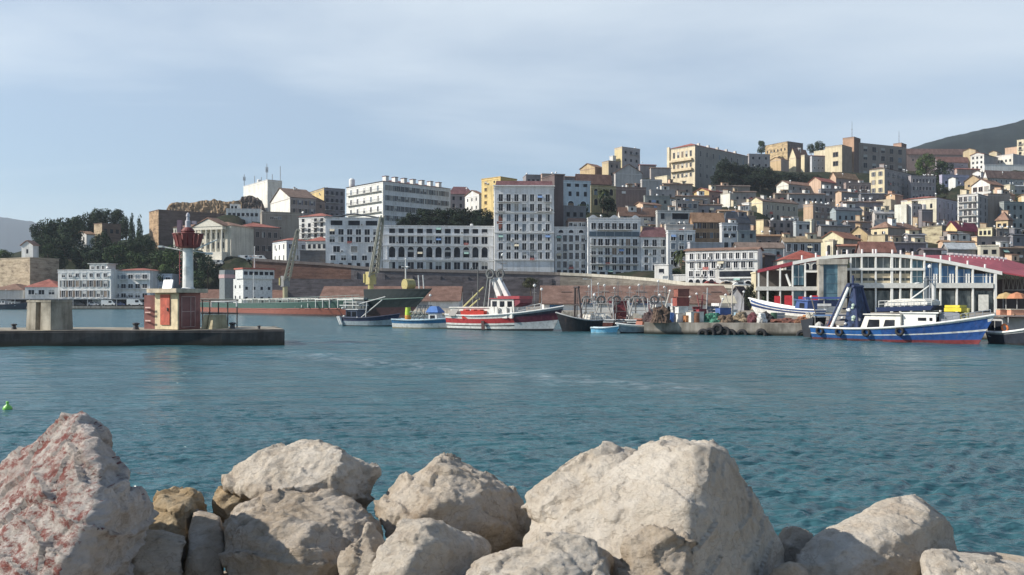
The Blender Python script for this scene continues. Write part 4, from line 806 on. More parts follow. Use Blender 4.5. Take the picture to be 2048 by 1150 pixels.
def bollard(px, dy, label, s=1):
    b = MB(); b.lathe([(.26 * s, 0), (.2 * s, .06 * s), (.15 * s, .3 * s), (.25 * s, .38 * s), (.24 * s, .46 * s), (.1 * s, .5 * s)], paint((.04, .04, .045), .6), 12)
    tag(b.build('bollard', None, on_jetty(px, dy)), label, 'bollard')
bollard(465, 1.2, 'black mooring bollard right of the cream sloping block', 1)
bollard(518, .8, 'low black mooring bollard near the jetty tip', .55)
bollard(272, 1.2, 'black mooring bollard left of the light hut', 1)
bollard(28, 2.8, 'small dark bollard at the left picture edge of the jetty', .8)
g = thing('pipe_rail', 'dark steel frame railing with a white pipe behind the sloping block', 'railing', on_jetty(405, 4.2))
b = MB(); k_ = paint((.06, .05, .05), .6); wpp = paint(WHITE, .5)
for x in (0, .55, 1.2, 1.9, 2.6): b.tube((x, 0, 0), (x, 0, 2.1), .05, k_)
for z in (1.1, 2.1): b.tube((-.1, 0, z), (2.7, 0, z), .05, k_)
b.build('frame', g)
b = MB(); b.chain([(.7, -.1, 1.55), (.7, -.1, 1.95), (2.6, -.1, 2.0), (2.6, -.1, 1.6)], .06, wpp); b.build('pipe', g)
# floating buoy
wf = WD(819); b = MB(); b.lathe([(.02, -.1), (.1, -.05), (.13, .03), (.1, .1), (.04, .14), (.035, .2), (.05, .22), (.02, .24)], paint((.25, .62, .12), .35), 14)
tag(b.build('float', None, (PX(15, wf), wf, 0), smooth=True), 'small green bottle-like float drifting at the left edge', 'float')
# far left quay: canopy, vehicles, boat
can = thing('quay_canopy', 'long low dark canopy along the far left quay', 'canopy', (PX(-30, 297), 297.2, QT))
L_ = PX(350, 300) - PX(-30, 300)
b = MB(); b.box(0, 0, 2.35, L_, 3, 2.6, paint((.45, .46, .47), .8)); b.build('roof', can)
b = MB(); b.box(0, 2.7, 0, L_, 2.9, 2.348, paint((.05, .05, .06), .9)); b.build('back_panel', can)
for i in range(14):
    b = MB(); b.box(L_ * i / 13.2, .1, 0, L_ * i / 13.2 + .2, .3, 2.348, paint(GREY)); b.build('post', can)
def car(label, loc, rz, col, van=False, cat='car', sc=1.0):
    r = thing('parked_van' if van else 'parked_car', label, cat, loc, rz)
    m = paint(col, .35, var=.05); L, W = (4.8, 1.9) if van else (4.1, 1.7); b = MB()
    if van: poly = [(0, .35), (L, .35), (L, 1.0), (L - .5, 1.15), (L - 1.1, 2.0), (.1, 2.05), (0, 1.9)]
    else: poly = [(0, .3), (L, .3), (L, .75), (L - 1.0, .9), (L - 1.7, 1.4), (.8, 1.42), (.15, .95), (0, .9)]
    b.prism([(x * sc, z * sc) for x, z in poly], 'y', -W / 2 * sc, W / 2 * sc, m); b.build('body', r)
    for sy in (-1, 1):
        b = MB(); zl, zh = (1.15, 1.8) if van else (.92, 1.32); x0, x1 = (L - 2.2, L - 1.2) if van else (1.0, L - 1.75)
        b.box(x0 * sc, sy * (W / 2 + .02) * sc - .01, zl * sc, x1 * sc, sy * (W / 2 + .02) * sc + .01, zh * sc, glass()); b.build('window', r)
        for x in (.8, L - .85):
            b = MB(); b.tube((x * sc, sy * (W / 2 - .15) * sc, .32 * sc), (x * sc, sy * (W / 2 + .03) * sc, .32 * sc), .32 * sc, paint((.03, .03, .03), .8), 12); b.build('wheel', r)
    return r
zq = QT
car('white van parked on the far left quay under the pale grey building', (PX(207, 299), 298.2, zq), 0, WHITE, True, 'van')
car('bigger white van standing right of the other vehicles on the far left quay', (PX(258, 299), 298.2, zq), 0, WHITE, True, 'van', 1.15)
for px, c_, nm in ((150, (.05, .05, .06), 'black car on the quay below the four-storey office'), (178, (.5, .5, .52), 'silver car on the quay between black car and white van'), (230, (.08, .1, .2), 'dark blue car on the quay between the two white vans'), (300, (.4, .41, .42), 'grey car on the quay under the bluish-white wing')):
    car(nm, (PX(px, 299), 298.4, zq), 0, c_)
# street lamp by the shed
def lamp(px, y0, D, zb, label):
    r = thing('street_lamp', label, 'street lamp', (PX(px, D), D, zb)); m = paint((.5, .5, .5), .5)
    b = MB(); h = PZ(y0, D) - zb; b.tube((0, 0, 0), (0, 0, h), .11, m, 8, .07); b.build('pole', r)
    b = MB(); b.tube((0, 0, h - .05), (-.9, 0, h + .1), .05, m); b.box(-1.5, -.18, h + .03, -.85, .18, h + .17, paint(OFFW)); b.build('lamp_head', r)
lamp(1183, 559, 150, QT, 'tall grey street lamp standing before the long red-roofed shed')
lamp(538, 548, 232, QT, 'thin grey lamp pole behind the stern of the cargo ship')
for px, py, D, c_, nm in ((1408, 573, 219, (.35, .06, .05), 'red car parked at the foot of the sunlit white block'), (1440, 574, 215, (.3, .22, .15), 'brown car parked on the ramp before the sunlit white block'), (1466, 575, 213, WHITE, 'white car at the right end of the ramp'), (430, 524, 331, WHITE, 'white car on the terrace below the courthouse portico'), (452, 519, 332, (.6, .6, .6), 'silver car in front of the courthouse wing')):
    car(nm, (PX(px, D), D, PZ(py, D)), 0, c_)
for px, py, D, nm, sc_ in ((478, 521, 330, 'white van right of the silver car at the courthouse wing', 1), (505, 522, 330, 'white van farthest right on the terrace', 1.1), (422, 530, 326, 'white van parked lowest on the courthouse terrace', 1)):
    car(nm, (PX(px, D), D, PZ(py, D)), 0, WHITE, True, 'van', sc_)
# ------------------------------------------------------------------ hulls
def hull_mesh(L, B, zs, zm, zb, bands, rake=.6, tum=.75, fine=2.2, low=-.6, transom=.8, deck=.45, n=22, bowmat=None):
    """x stern->bow; bands = [(top fraction of the freeboard, material)] from the waterline up"""
    b = MB()
    def sheer(t): return zs * (1 - t) ** 2 + zm * 2 * t * (1 - t) * 1.0 + zb * t ** 2 if True else 0
    def half(t, k):
        f = transom + (1 - transom) * min(1, t / .3)
        g = 1 - max(0, (t - .4) / .6) ** fine
        low_ = tum + (1 - tum) * k
        if t > .5: low_ *= 1 - .45 * (1 - k) * (t - .5) * 2
        return max(.02, B / 2 * f * g * low_)
    levels = [(low, bands[0][1])] + [(0.0, bands[0][1])]
    rows = []
    fr = [None, 0.0] + [f for f, _ in bands]
    ts = [i / n for i in range(n + 1)]
    def pt(t, f, s):
        z = low if f is None else sheer(t) * f
        k = 0 if f is None else f
        x = L * t - rake * (1 - k) * t ** 4 - (rake * .4 if f is None else 0) * t ** 3
        return (x, s * half(t, k) * (.6 if f is None else 1), z)
    for s in (-1, 1):
        for i in range(len(fr) - 1):
            m = bands[max(0, i - 1)][1]
            for a, c in zip(ts, ts[1:]):
                mm = m
                if bowmat and i >= 1 and a >= bowmat[0] and i - 1 in bowmat[1]: mm = bowmat[1][i - 1]
                b.face([pt(a, fr[i], s), pt(c, fr[i], s), pt(c, fr[i + 1], s), pt(a, fr[i + 1], s)], mm)
        for a, c in zip(ts, ts[1:]):       # inside of the bulwark
            p0, p1 = pt(a, 1, s), pt(c, 1, s)
            q0 = (p0[0], p0[1] * .95, p0[2]); q1 = (p1[0], p1[1] * .95, p1[2]); i0, i1 = pt(a, 1 - deck / sheer(a), s), pt(c, 1 - deck / sheer(c), s)
            b.face([p0, p1, q1, q0], bands[-1][1])
            b.face([q0, q1, (i1[0], i1[1] * .9, i1[2]), (i0[0], i0[1] * .9, i0[2])], bands[-1][1])
    dk = paint((.32, .29, .25), .8)
    for a, c in zip(ts, ts[1:]):
        fa, fc = 1 - deck / sheer(a), 1 - deck / sheer(c); l0, l1 = pt(a, fa, -1), pt(c, fc, -1); r0, r1 = pt(a, fa, 1), pt(c, fc, 1); k = .9
        b.face([(l0[0], l0[1] * k, l0[2]), (l1[0], l1[1] * k, l1[2]), (r1[0], r1[1] * k, r1[2]), (r0[0], r0[1] * k, r0[2])], dk)
    for i in range(len(fr) - 1):             # transom
        b.face([pt(0, fr[i], -1), pt(0, fr[i], 1), pt(0, fr[i + 1], 1), pt(0, fr[i + 1], -1)], bands[max(0, i - 1)][1])
    me = b.mesh('hull')
    bm = bmesh.new(); bm.from_mesh(me); bmesh.ops.remove_doubles(bm, verts=bm.verts, dist=.004); bmesh.ops.recalc_face_normals(bm, faces=bm.faces)
    bm.to_mesh(me); bm.free()
    return me, pt, sheer
def boat(name, label, p0, p1, B, zs, zm, zb, bands, z0=0, cat='fishing boat', rail=WHITE, group=None, **kw):
    """p0 stern point, p1 bow point on the water"""
    d = Vector(p1) - Vector(p0); L = d.length
    r = thing(name, label, cat, (p0[0], p0[1], z0), math.atan2(d.y, d.x), group)
    me, pt, sh = hull_mesh(L, B, zs, zm, zb, bands, **kw)
    put(me, 'hull', r)
    b = MB(); m = paint(rail, .5)
    for s in (-1, 1):
        b.chain([tuple(Vector(pt(i / 20, 1, s)) + Vector((0, s * .03, .03))) for i in range(21)], .07, m, 6)
    b.chain([pt(0, 1, -1), pt(0, 1, 1)], .07, m)
    b.build('rub_rail', r)
    return r, L, pt, sh
def wpt(px, py): D = WD(py); return (PX(px, D), D, 0)
def dpt(px, D): return (PX(px, D), D, 0)
def cabin(parent, x0, x1, w, z0, z1, col, roof=None, wins=3, slope=.25, ww=.6, wh=.5, side_only=False, name='wheelhouse', wz=None):
    b = MB(); m = paint(col, .5, var=.1, sc=1.5); t = slope
    b.hexa([(x0, -w / 2, z0), (x1, -w / 2, z0), (x1, w / 2, z0), (x0, w / 2, z0), (x0, -w / 2, z1), (x1 - t, -w / 2, z1), (x1 - t, w / 2, z1), (x0, w / 2, z1)], m)
    o = b.build(name, parent)
    b = MB(); b.box(x0 - .15, -w / 2 - .12, z1 + .003, x1 - t + .25, w / 2 + .12, z1 + .1, paint(roof or col, .5)); b.build('roof', o)
    zc = wz or (z1 - wh / 2 - .22)
    for i in range(wins):
        xc = x0 + (x1 - t - x0) * (i + .5) / wins
        for s in (-1, 1):
            b = MB(); b.box(xc - ww / 2, s * (w / 2 + .015) - .013, zc - wh / 2, xc + ww / 2, s * (w / 2 + .015) + .013, zc + wh / 2, glass()); b.build('window', o)
    return o
def mast(parent, x, y, z0, h, r=.06, col=OFFW, cross=(), top=True):
    b = MB(); m = paint(col, .5); b.tube((x, y, z0), (x, y, z0 + h), r, m, 8, r * .6)
    for (zz, l) in cross: b.tube((x, y - l / 2, z0 + zz), (x, y + l / 2, z0 + zz), r * .6, m); b.tube((x - l / 2, y, z0 + zz), (x + l / 2, y, z0 + zz), r * .6, m)
    if top: b.lathe([(.02, 0), (.14, .05), (.14, .2), (.02, .3)], paint(WHITE, .4), 10, (x, y, z0 + h))
    return b.build('mast', parent)
def aframe(parent, x, w, z0, h, col, lean=.4, r=.09, name='gantry', top=.4):
    b = MB(); m = paint(col, .6)
    for s in (-1, 1): b.tube((x, s * w / 2, z0), (x + lean, s * w / 2 * top, z0 + h), r, m, 8)
    b.tube((x + lean, -w / 2 * top - .2, z0 + h), (x + lean, w / 2 * top + .2, z0 + h), r, m, 8)
    b.tube((x + lean * .5, -w / 2 * (1 + top) / 2, z0 + h * .5), (x + lean * .5, w / 2 * (1 + top) / 2, z0 + h * .5), r * .7, m)
    return b.build(name, parent)
def rails(parent, pts, h, col=OFFW, r=.035, name='railing'):
    b = MB(); m = paint(col, .5)
    top = [(p[0], p[1], p[2] + h) for p in pts]; mid = [(p[0], p[1], p[2] + h * .5) for p in pts]
    b.chain(top, r, m, 5); b.chain(mid, r * .8, m, 5)
    for p, t in zip(pts, top): b.tube(p, t, r, m, 5)
    return b.build(name, parent)
def tyre(name, label, c, axis, R=.42, parent=None):
    b = MB(); b.torus((0, 0, 0), axis, R * .72, R * .3, paint((.025, .025, .028), .85), 18, 8)
    o = b.build(name, parent, c, smooth=True)
    if label: tag(o, label[0], 'tyre', label[1])
    return o
BLK, NVY = (.025, .025, .03), (.025, .045, .13)
def pk(col, r=.45):
    """boat paint with scuffs and rusty runs"""
    k = ('hullpaint', col)
    if k in MATS: return MATS[k]
    m, nt, b = nodes('boat_paint')
    s = noise_t(nt, pos(nt, (2.2, 2.2, .28)), 1.6, 5, .65); f = noise_t(nt, pos(nt), 3.0, 6, .7)
    r_ = ramp(nt, f, [(.32, tuple(x * .62 for x in col)), (.5, col), (.7, tuple(min(.85, x * 1.12 + .01) for x in col))])
    st = ramp(nt, s, [(.56, (0, 0, 0)), (.72, (.55, .55, .55))])
    c = mixc(nt, st.outputs[0], r_.outputs[0], tuple(.45 * x + .55 * y for x, y in zip(col, (.20, .12, .08))))
    nt.links.new(c, b.inputs['Base Color']); b.inputs['Roughness'].default_value = r
    MATS[k] = m; return m
# ------------------------------------------------------------------ cargo ship
p0, p1 = Vector((-78, 222, 0)), Vector((-15.5, 149.5, 0))
ship, L, pt, sh = boat('cargo_ship', 'green and red cargo ship with two deck cranes moored below the brick wall', p0, p1, 12, 2.6, 2.0, 3.6, [(.12, pk((.09, .05, .05))), (.55, pk((.25, .085, .06), .6)), (.97, pk((.045, .10, .085), .6)), (1.0, pk((.13, .2, .18)))], cat='cargo ship', rail=(.13, .2, .18), rake=5, tum=.95, fine=3.5, deck=.3, low=-3, transom=.85, n=40, bowmat=(.84, {1: paint((.05, .022, .026), .6), 2: paint((.008, .017, .020), .6)}))  # bow bands darker than the sides: the flare's shade is in the paint
x0 = L * .855
b = MB(); m = paint((.008, .017, .020), .6); n = 10  # same darkened colour, carrying the shade of the bow
top = []
for s in (-1, 1):
    for i in range(n):
        t0, t1 = .855 + .145 * i / n, .855 + .145 * (i + 1) / n
        A, C = Vector(pt(t0, 1, s)), Vector(pt(t1, 1, s))
        u = lambda V, t: Vector((V.x + 2.6 * ((t - .855) / .145) ** 2, V.y * 1.05 + (.001 * s), 5.2))
        b.face([A, C, u(C, t1), u(A, t0)], m)
tops = [u(Vector(pt(.855 + .145 * i / n, 1, -1)), .855 + .145 * i / n) for i in range(n + 1)]
tops2 = [Vector((q.x, -q.y, q.z - .3)) for q in tops]
for i in range(n): b.face([tops[i] - Vector((0, 0, .3)), tops[i + 1] - Vector((0, 0, .3)), tops2[i + 1], tops2[i]], paint((.25, .2, .17), .8))
A, C = Vector(pt(.855, 1, -1)), Vector(pt(.855, 1, 1)); b.face([A, C, (C.x, C.y * 1.05, 5.2), (A.x, A.y * 1.05, 5.2)], paint((.5, .5, .47), .6))
me = b.mesh('forecastle'); put(me, 'forecastle', ship)
wst = pk((.62, .63, .62), .5)
b = MB(); b.box(L * .225, -3.6, 1.6, L * .285, 3.6, 8.2, wst); b.build('superstructure', ship)
b = MB(); b.box(L * .245, -3.9, 8.203, L * .29, 3.9, 10.4, wst); br = b.build('bridge', ship)
b = MB(); b.box(L * .24, -4.1, 10.403, L * .293, 4.1, 10.75, paint((.38, .10, .07), .6)); b.build('roof', br)
for y in np.linspace(-3.2, 3.2, 6):
    b = MB(); b.box(L * .29 + .01, y - .45, 9.1, L * .29 + .05, y + .45, 9.9, glass()); b.build('window', br)
for z in (3.2, 5.6):
    for y in np.linspace(-2.8, 2.8, 4):
        b = MB(); b.box(L * .285 + .01, y - .3, z, L * .285 + .05, y + .3, z + .7, glass()); b.build('window', ship)
for z in (3.5, 6):
    for q in (.235, .262):
        b = MB(); b.box(L * q, -3.64, z, L * q + .6, -3.605, z + .7, glass()); b.build('window', ship)
b = MB(); b.box(L * .12, -3, 1.5, L * .155, -.5, 10.6, paint((.17, .19, .2), .6)); b.box(L * .12 - .1, -3.1, 8.6, L * .155 + .1, -.4, 9.5, paint((.45, .3, .3), .6)); b.build('funnel', ship)
mast(ship, L * .265, 0, 10.7, 5, .15, OFFW, ((3, 3),))
mast(ship, L * .33, -3, 2, 7, .12, OFFW, ())
for i in range(7):
    xa = L * (.325 + .092 * i)
    if xa > L * .83: break
    b = MB(); b.box(xa, -4.2, 1.6, xa + L * .078, 4.2, 3.3, paint((.07, .08, .08), .8)); b.box(xa - .1, -4.4, 3.303, xa + L * .078 + .1, 4.4, 3.6, paint((.42, .42, .40), .7))
    b.box(xa - .2, -5.6, 3.2, xa + L * .06, -5.4, 3.45, paint((.5, .5, .48), .7))
    for q in (0, .03, .058): b.box(xa + L * q, -5.6, 1.7, xa + L * q + .25, -5.4, 3.2, paint((.35, .38, .37), .7))
    b.build('hatch', ship)
YL = pk((.42, .36, .15), .5)
def crane(xb, tip, lower, boom_w, yel):
    b = MB(); b.tube((xb, 0, 1.6), (xb, 0, 6.2), .55, YL if yel else pk((.35, .32, .2)), 12); o = b.build('crane_pedestal', ship)
    b = MB(); b.box(xb - .75, -.75, 6.2, xb + .75, .75, 8.6, YL if yel else pk((.2, .2, .2))); b.box(xb - 1.1, -1.0, 6.5, xb - .76, .1, 8.2, YL); b.build('crane_cab', ship)
    b = MB(); jm = pk((.33, .32, .27), .6); a, t = Vector((xb + .6, 0, 7.6)), Vector(tip)
    for s in (-1, 1):
        b.tube(a + Vector((0, s * boom_w, 0)), t + Vector((0, s * boom_w * .4, 0)), .22, jm, 6)
        b.tube(a + Vector((.9, s * boom_w, .8)), t + Vector((.3, s * boom_w * .4, .3)), .16, jm, 6)
    for i in range(12):
        u = (i + .3) / 12.5; q = a.lerp(t, u); q2 = a.lerp(t, u + .06); bw = boom_w * (1 - .6 * u)
        b.tube(q + Vector((0, -bw, 0)), q2 + Vector((0, bw, 0)), .12, jm, 4); b.tube(q + Vector((.8 * (1 - u), bw, .7 * (1 - u))), q2 + Vector((0, bw, 0)), .1, jm, 4)
    b.build('crane_jib', ship)
    b = MB(); b.tube((xb - .3, 0, 8.6), tip, .06, paint((.1, .1, .1)), 4); b.tube(tip, (tip[0], tip[1], tip[2] - 6), .05, paint((.1, .1, .1)), 4); b.build('hoist_cable', ship)
crane(L * .435, (L * .435 + 10, -2, 18), 0, .6, False)
crane(L * .815, (L * .815 + 5.5, -1, 18.6), 0, .75, True)
mast(ship, L * .94, 0, 4.9, 5.6, .16, OFFW, ((4.3, 1.6),))
b = MB(); b.tube((L * .95, -.9, 6.0), (L * .95, .9, 6.0), 1.0, YL, 16); b.build('windlass', ship)
for q in (.985, 1.0): b = MB(); b.tube((L * q, 0, 4.9), (L * q - .3, 0, 7.6), .1, paint(OFFW)); b.build('jackstaff', ship)
for s in (-1, 1): rails(ship, [tuple(Vector(pt(t, 1, s)) * 1.0) for t in np.linspace(.02, .84, 40)], 1.0, (.2, .27, .25), .04)
b = MB()
for t in np.linspace(.18, .8, 9):
    A, C = Vector(pt(t, .50, -1)), Vector(pt(t + .055, .50, -1)); b.tube(A, C, .09, paint((.25, .05, .04)), 5)
b.build('rubbing_strake', ship)
# ------------------------------------------------------------------ fishing boats
wh_, rd_, nv_ = pk((.72, .72, .69)), pk((.42, .045, .05)), pk(NVY)
# red and white boat
r, L, pt, sh = boat('red_boat', 'large red and white wooden fishing boat with a red fish box on deck', dpt(906, 94), dpt(1128, 87), 3.9, 1.62, 1.2, 2.55, [(.10, pk(BLK)), (.26, wh_), (.33, pk(BLK)), (.46, wh_), (.78, rd_), (.88, wh_), (.9, pk(BLK)), (1.0, wh_)], rake=1.3, fine=2.0, transom=.78, bowmat=(.62, {1: pk((.5, .52, .53)), 2: pk((.5, .52, .53)), 3: pk((.5, .52, .53)), 4: pk((.1, .02, .04)), 5: pk((.045, .03, .05)), 6: pk(BLK), 7: pk((.3, .32, .34))}))
b = MB(); b.hexa([(2.4, -1.75, 1.2), (5.1, -1.75, 1.2), (5.1, -.4, 1.2), (2.4, -.4, 1.2), (2.2, -1.85, 2.05), (5.2, -1.85, 2.05), (5.2, -.4, 2.05), (2.2, -.4, 2.05)], paint((.55, .05, .035), .45)); 
for x in (2.6, 3.6, 4.4): b.box(x, -1.87, 2.052, x + .35, -.4, 2.2, paint((.55, .05, .035), .45))
b.build('fish_box', r)
o = cabin(r, .5, 5.6, 2.4, 1.2, 2.35, (.70, .69, .64), wins=0, slope=0, name='deckhouse')
b = MB(); b.hexa([(.6, -1.85, 1.5), (1.5, -1.85, 1.5), (1.5, -1.75, 1.5), (.6, -1.75, 1.5), (.9, -1.5, 2.2), (1.8, -1.5, 2.2), (1.8, -1.4, 2.2), (.9, -1.4, 2.2)], paint((.1, .1, .1))); b.build('hatch_cover', r)
o = cabin(r, 5.7, 8.6, 2.5, 1.3, 3.3, (.70, .68, .64), (.33, .05, .06), wins=3, ww=.55, wh=.6, slope=.1)
b = MB(); b.box(6.6, -1.4, 3.3, 9.3, 1.4, 3.62, paint((.36, .045, .06), .5)); b.hexa([(8.7, -1.3, 2.5), (9.3, -1.3, 2.9), (9.3, 1.3, 2.9), (8.7, 1.3, 2.5), (8.6, -1.3, 3.3), (9.3, -1.3, 3.3), (9.3, 1.3, 3.3), (8.6, 1.3, 3.3)], paint((.2, .03, .05), .5)); b.build('wheelhouse_visor', r)
for x in (5.9, 7.0, 7.9):
    c = MB(); c.torus((x, -1.36, 2.1), (0, 1, 0), .26, .07, paint(WHITE, .5), 16, 6); c.build('lifebuoy', r)
for x, w_ in ((5.75, .7), (6.4, .5), (7.4, .6), (8.3, .35)):
    c = MB(); c.hexa([(x, -1.75, 1.3), (x + w_, -1.75, 1.3), (x + w_, -1.45, 1.3), (x, -1.45, 1.3), (x + .1, -1.7, 2.5), (x + w_ - .1, -1.7, 2.5), (x + w_ - .15, -1.5, 2.5), (x + .1, -1.5, 2.5)], paint((.72, .70, .66), .7)); c.build('canvas_bundle', r)
for x, a in ((5.9, .9), (6.9, 1.2)):
    c = MB(); c.hexa([(x, -.3, 3.4), (x + .55, -.3, 3.4), (x + .55, .3, 3.4), (x, .3, 3.4), (x - a, -.25, 5.6), (x - a + .4, -.25, 5.6), (x - a + .4, .25, 5.6), (x - a, .25, 5.6)], paint((.72, .71, .68), .5)); c.build('exhaust_stack', r)
mast(r, 6.4, 0, 3.3, 4.6, .06, (.2, .2, .2), ((3.2, 1.2), (3.8, 1.0)))
mast(r, 3.6, -.5, 1.2, 5.6, .1, (.12, .12, .12), ((2.2, .6),), False)
for x, s in ((4.2, -.5), (4.8, .6)):
    b = MB(); dk_ = paint((.14, .15, .15), .5); b.tube((x, s, 1.3), (x + .8, s, 6.2), .1, dk_); b.torus((x + .95, s, 6.0), (0, 1, 0), .45, .12, dk_, 14, 6); b.tube((x + 1.0, s, 5.5), (x + .7, s, 2.4), .05, paint(OFFW)); b.build('net_hauler', r)
b = MB(); b.tube((1.2, 0, 2.3), (4.0, 0, 4.6), .08, paint((.5, .45, .2))); b.tube((1.9, .2, 2.3), (3.4, .2, 3.4), .08, paint((.5, .45, .2))); b.build('derrick', r)
for x in (.9, 2.2): mast(r, x, .6, 2.3, 1.8, .035, (.3, .3, .3), (), False)
rails(r, [(8.9 + i * .55, -1.15 + i * .25, 1.75 + i * .12) for i in range(5)], .6, OFFW)
b = MB(); b.hexa([(5.0, -1.98, .1), (5.35, -1.98, .1), (5.35, -1.85, .1), (5.0, -1.85, .1), (4.95, -1.99, 1.0), (5.3, -1.99, 1.0), (5.3, -1.86, 1.0), (4.95, -1.86, 1.0)], paint((.09, .05, .05), .9)); b.build('fender', r)
mast(r, 9.8, .9, 1.6, 3.0, .04, (.3, .3, .3), ((2.4, .5),)); mast(r, 10.6, 1.0, 1.8, 2.4, .04, (.3, .3, .3), ())
# blue and white boat
r, L, pt, sh = boat('blue_boat', 'small blue and white open fishing boat left of the red one', dpt(792, 98), dpt(914, 95), 2.6, .98, .75, 1.25, [(.1, pk((.3, .22, .1))), (.58, wh_), (.92, pk((.04, .16, .32))), (1.0, pk((.4, .55, .65)))], rake=.5, rail=(.45, .58, .66))
o = cabin(r, 4.6, 5.7, 1.4, .6, 1.7, (.66, .68, .68), (.07, .17, .42), wins=1, ww=.6, wh=.55, slope=.1)
b = MB(); b.hexa([(4.3, -.9, 1.82), (5.9, -.9, 1.82), (5.9, .9, 1.82), (4.3, .9, 1.82), (4.6, -.3, 2.5), (5.4, -.3, 2.5), (5.4, .3, 2.5), (4.6, .3, 2.5)], paint((.06, .16, .42), .7)); b.build('tarpaulin', r)
for x in (2.6, 3.2, 3.9):
    aframe(r, x, 1.4, .6, 2.0, (.12, .14, .15), .5, .05, 'net_frame')
for x in (2.4, 2.9, 3.5):
    b = MB(); b.torus((x, -.6, 1.6), (0, 1, .3), .3, .07, paint((.3, .32, .3)), 12, 6); b.build('hoop', r)
mast(r, 4.3, .3, .6, 3.0, .03, (.2, .2, .2), ())
t = thing('drum_stack', 'yellow-green drum standing on an orange drum on the blue and white boat', 'drums', Vector((PX(816, 96.8), 96.8, .62)))
b = MB(); b.lathe([(.34, 0), (.36, .05), (.36, .8), (.34, .85)], paint((.62, .28, .05), .5), 14); b.build('lower_drum', t)
b = MB(); b.lathe([(.32, .853), (.34, .9), (.32, 1.4), (.28, 1.7), (.3, 1.75)], paint((.45, .6, .06), .5), 14); b.build('upper_drum', t)
# navy boat
r, L, pt, sh = boat('navy_boat', 'dark navy boat with pale lower side and white roof frames left of the blue boat', dpt(693, 106), dpt(800, 103), 2.8, 1.05, .8, 1.5, [(.1, pk(BLK)), (.62, pk((.32, .38, .42))), (1.0, pk((.03, .04, .09)))], rake=.6, rail=(.05, .06, .1))
o = cabin(r, .5, 2.2, 1.8, .7, 2.0, (.05, .07, .12), (.62, .63, .63), wins=2, ww=.6, wh=.6, slope=.1)
b = MB(); b.box(-.3, -1.1, 2.5, 2.5, 1.1, 2.6, paint(OFFW)); b.box(.3, -1.1, 2.9, 2.2, 1.1, 3.0, paint(OFFW))
for x in (.3, 2.1): b.tube((x, -1, 2.1), (x, -1, 2.9), .04, paint(OFFW)); b.tube((x, 1, 2.1), (x, 1, 2.9), .04, paint(OFFW))
b.build('canopy', r)
b = MB()
for q in (((2.6, -.8, 1.0), (5.4, -.4, 3.2)), ((2.3, -.8, 2.7), (5.8, -.3, 3.6)), ((3.3, -.8, 1.0), (3.5, -.8, 2.9))): b.tube(*q, .06, paint(OFFW))
b.build('boom', r)
for x in (-.15, .1): 
    b = MB(); b.tube((x, -1.1, .2), (x - .35, -1.25, 1.2), .12, paint(WHITE), 8); b.build('fender', r)
for x, z in ((.2, 2.2), (.4, 1.2), (2.3, 1.0)):
    b = MB(); b.lathe([(.02, -.15), (.14, -.06), (.14, .06), (.02, .15)], paint(WHITE), 10, (x, -1.15, z)); b.build('float', r)
# black boat with A-frame
r, L, pt, sh = boat('black_boat', 'black-hulled trawler with a tall dark A-frame right of the red boat', dpt(1196, 88), dpt(1112, 86.5), 3.2, 1.15, .9, 1.9, [(.12, pk(BLK)), (1.0, pk((.022, .022, .028)))], rake=.7, rail=(.4, .4, .4))
aframe(r, 2.2, 2.0, .9, 3.6, (.06, .045, .045), .2, .11); mast(r, 2.35, 0, .9, 3.3, .07, (.06, .05, .05), (), False)
b = MB(); b.hexa([(-.2, -1.2, 1.0), (1.4, -1.2, 1.0), (1.4, 1.2, 1.0), (-.2, 1.2, 1.0), (0, -1, 1.5), (1.2, -1, 1.7), (1.2, 1, 1.7), (0, 1, 1.5)], paint((.55, .53, .48), .8)); b.build('net_cover', r)
rails(r, [(-.2 + .5 * i, 1.2, 1.0) for i in range(5)], .8, OFFW); mast(r, .6, .4, 1, 2.6, .04, OFFW, ((2, .8),))
# light blue rowboat and little grey boat
r, L, pt, sh = boat('rowing_boat', 'light blue wooden rowing boat tied up under the trawlers', dpt(1184, 82.5), dpt(1238, 81.5), 1.1, .52, .42, .66, [(.2, pk((.3, .5, .6))), (1.0, pk((.22, .55, .78)))], cat='rowing boat', rake=.25, rail=(.6, .72, .76), deck=.25, low=-.2)
for x in (.7, 1.4): b = MB(); b.box(x, -.42, .32, x + .2, .42, .36, paint((.4, .5, .55))); b.build('bench', r)
r, L, pt, sh = boat('grey_boat', 'grey-hulled boat with an open deck right of the rowing boat', dpt(1302, 83), dpt(1232, 81.5), 1.9, .75, .6, .95, [(.15, pk(BLK)), (.85, pk((.20, .25, .30))), (1.0, wh_)], rake=.5)
cabin(r, .4, 1.5, 1.2, .4, 1.3, (.3, .12, .08), wins=1, ww=.4, wh=.35)
# trawlers docked bows in
spec = [(1206, 91, 'trawler with a rust-red hull and white deck posts behind the rowing boat', (.16, .06, .045), 0), (1240, 92, 'dark brown trawler with a maroon canopy behind the grey boat', (.12, .05, .045), 1), (1276, 90, 'black trawler with a heaped brown net on its stern', (.03, .035, .04), 2), (1312, 92, 'small navy trawler with a white wheelhouse nearest the stone pier', (.04, .06, .12), 3)]
spec += [(1192, 108, 'white-cabined trawler moored behind the rust-red one', (.3, .3, .3), 3), (1226, 112, 'trawler with pale deck posts in the back row behind the dark brown one', (.05, .08, .14), 0), (1258, 109, 'grey trawler with a tall mast in the back row of the fishing boats', (.22, .24, .25), 2), (1292, 113, 'maroon-canopied trawler at the right of the back row', (.1, .1, .12), 1), (1176, 99, 'low pale trawler squeezed between the black boat and the rust-red trawler', (.4, .4, .4), 2), (1326, 104, 'dark trawler at the pier flank behind the navy one', (.05, .045, .04), 0)]
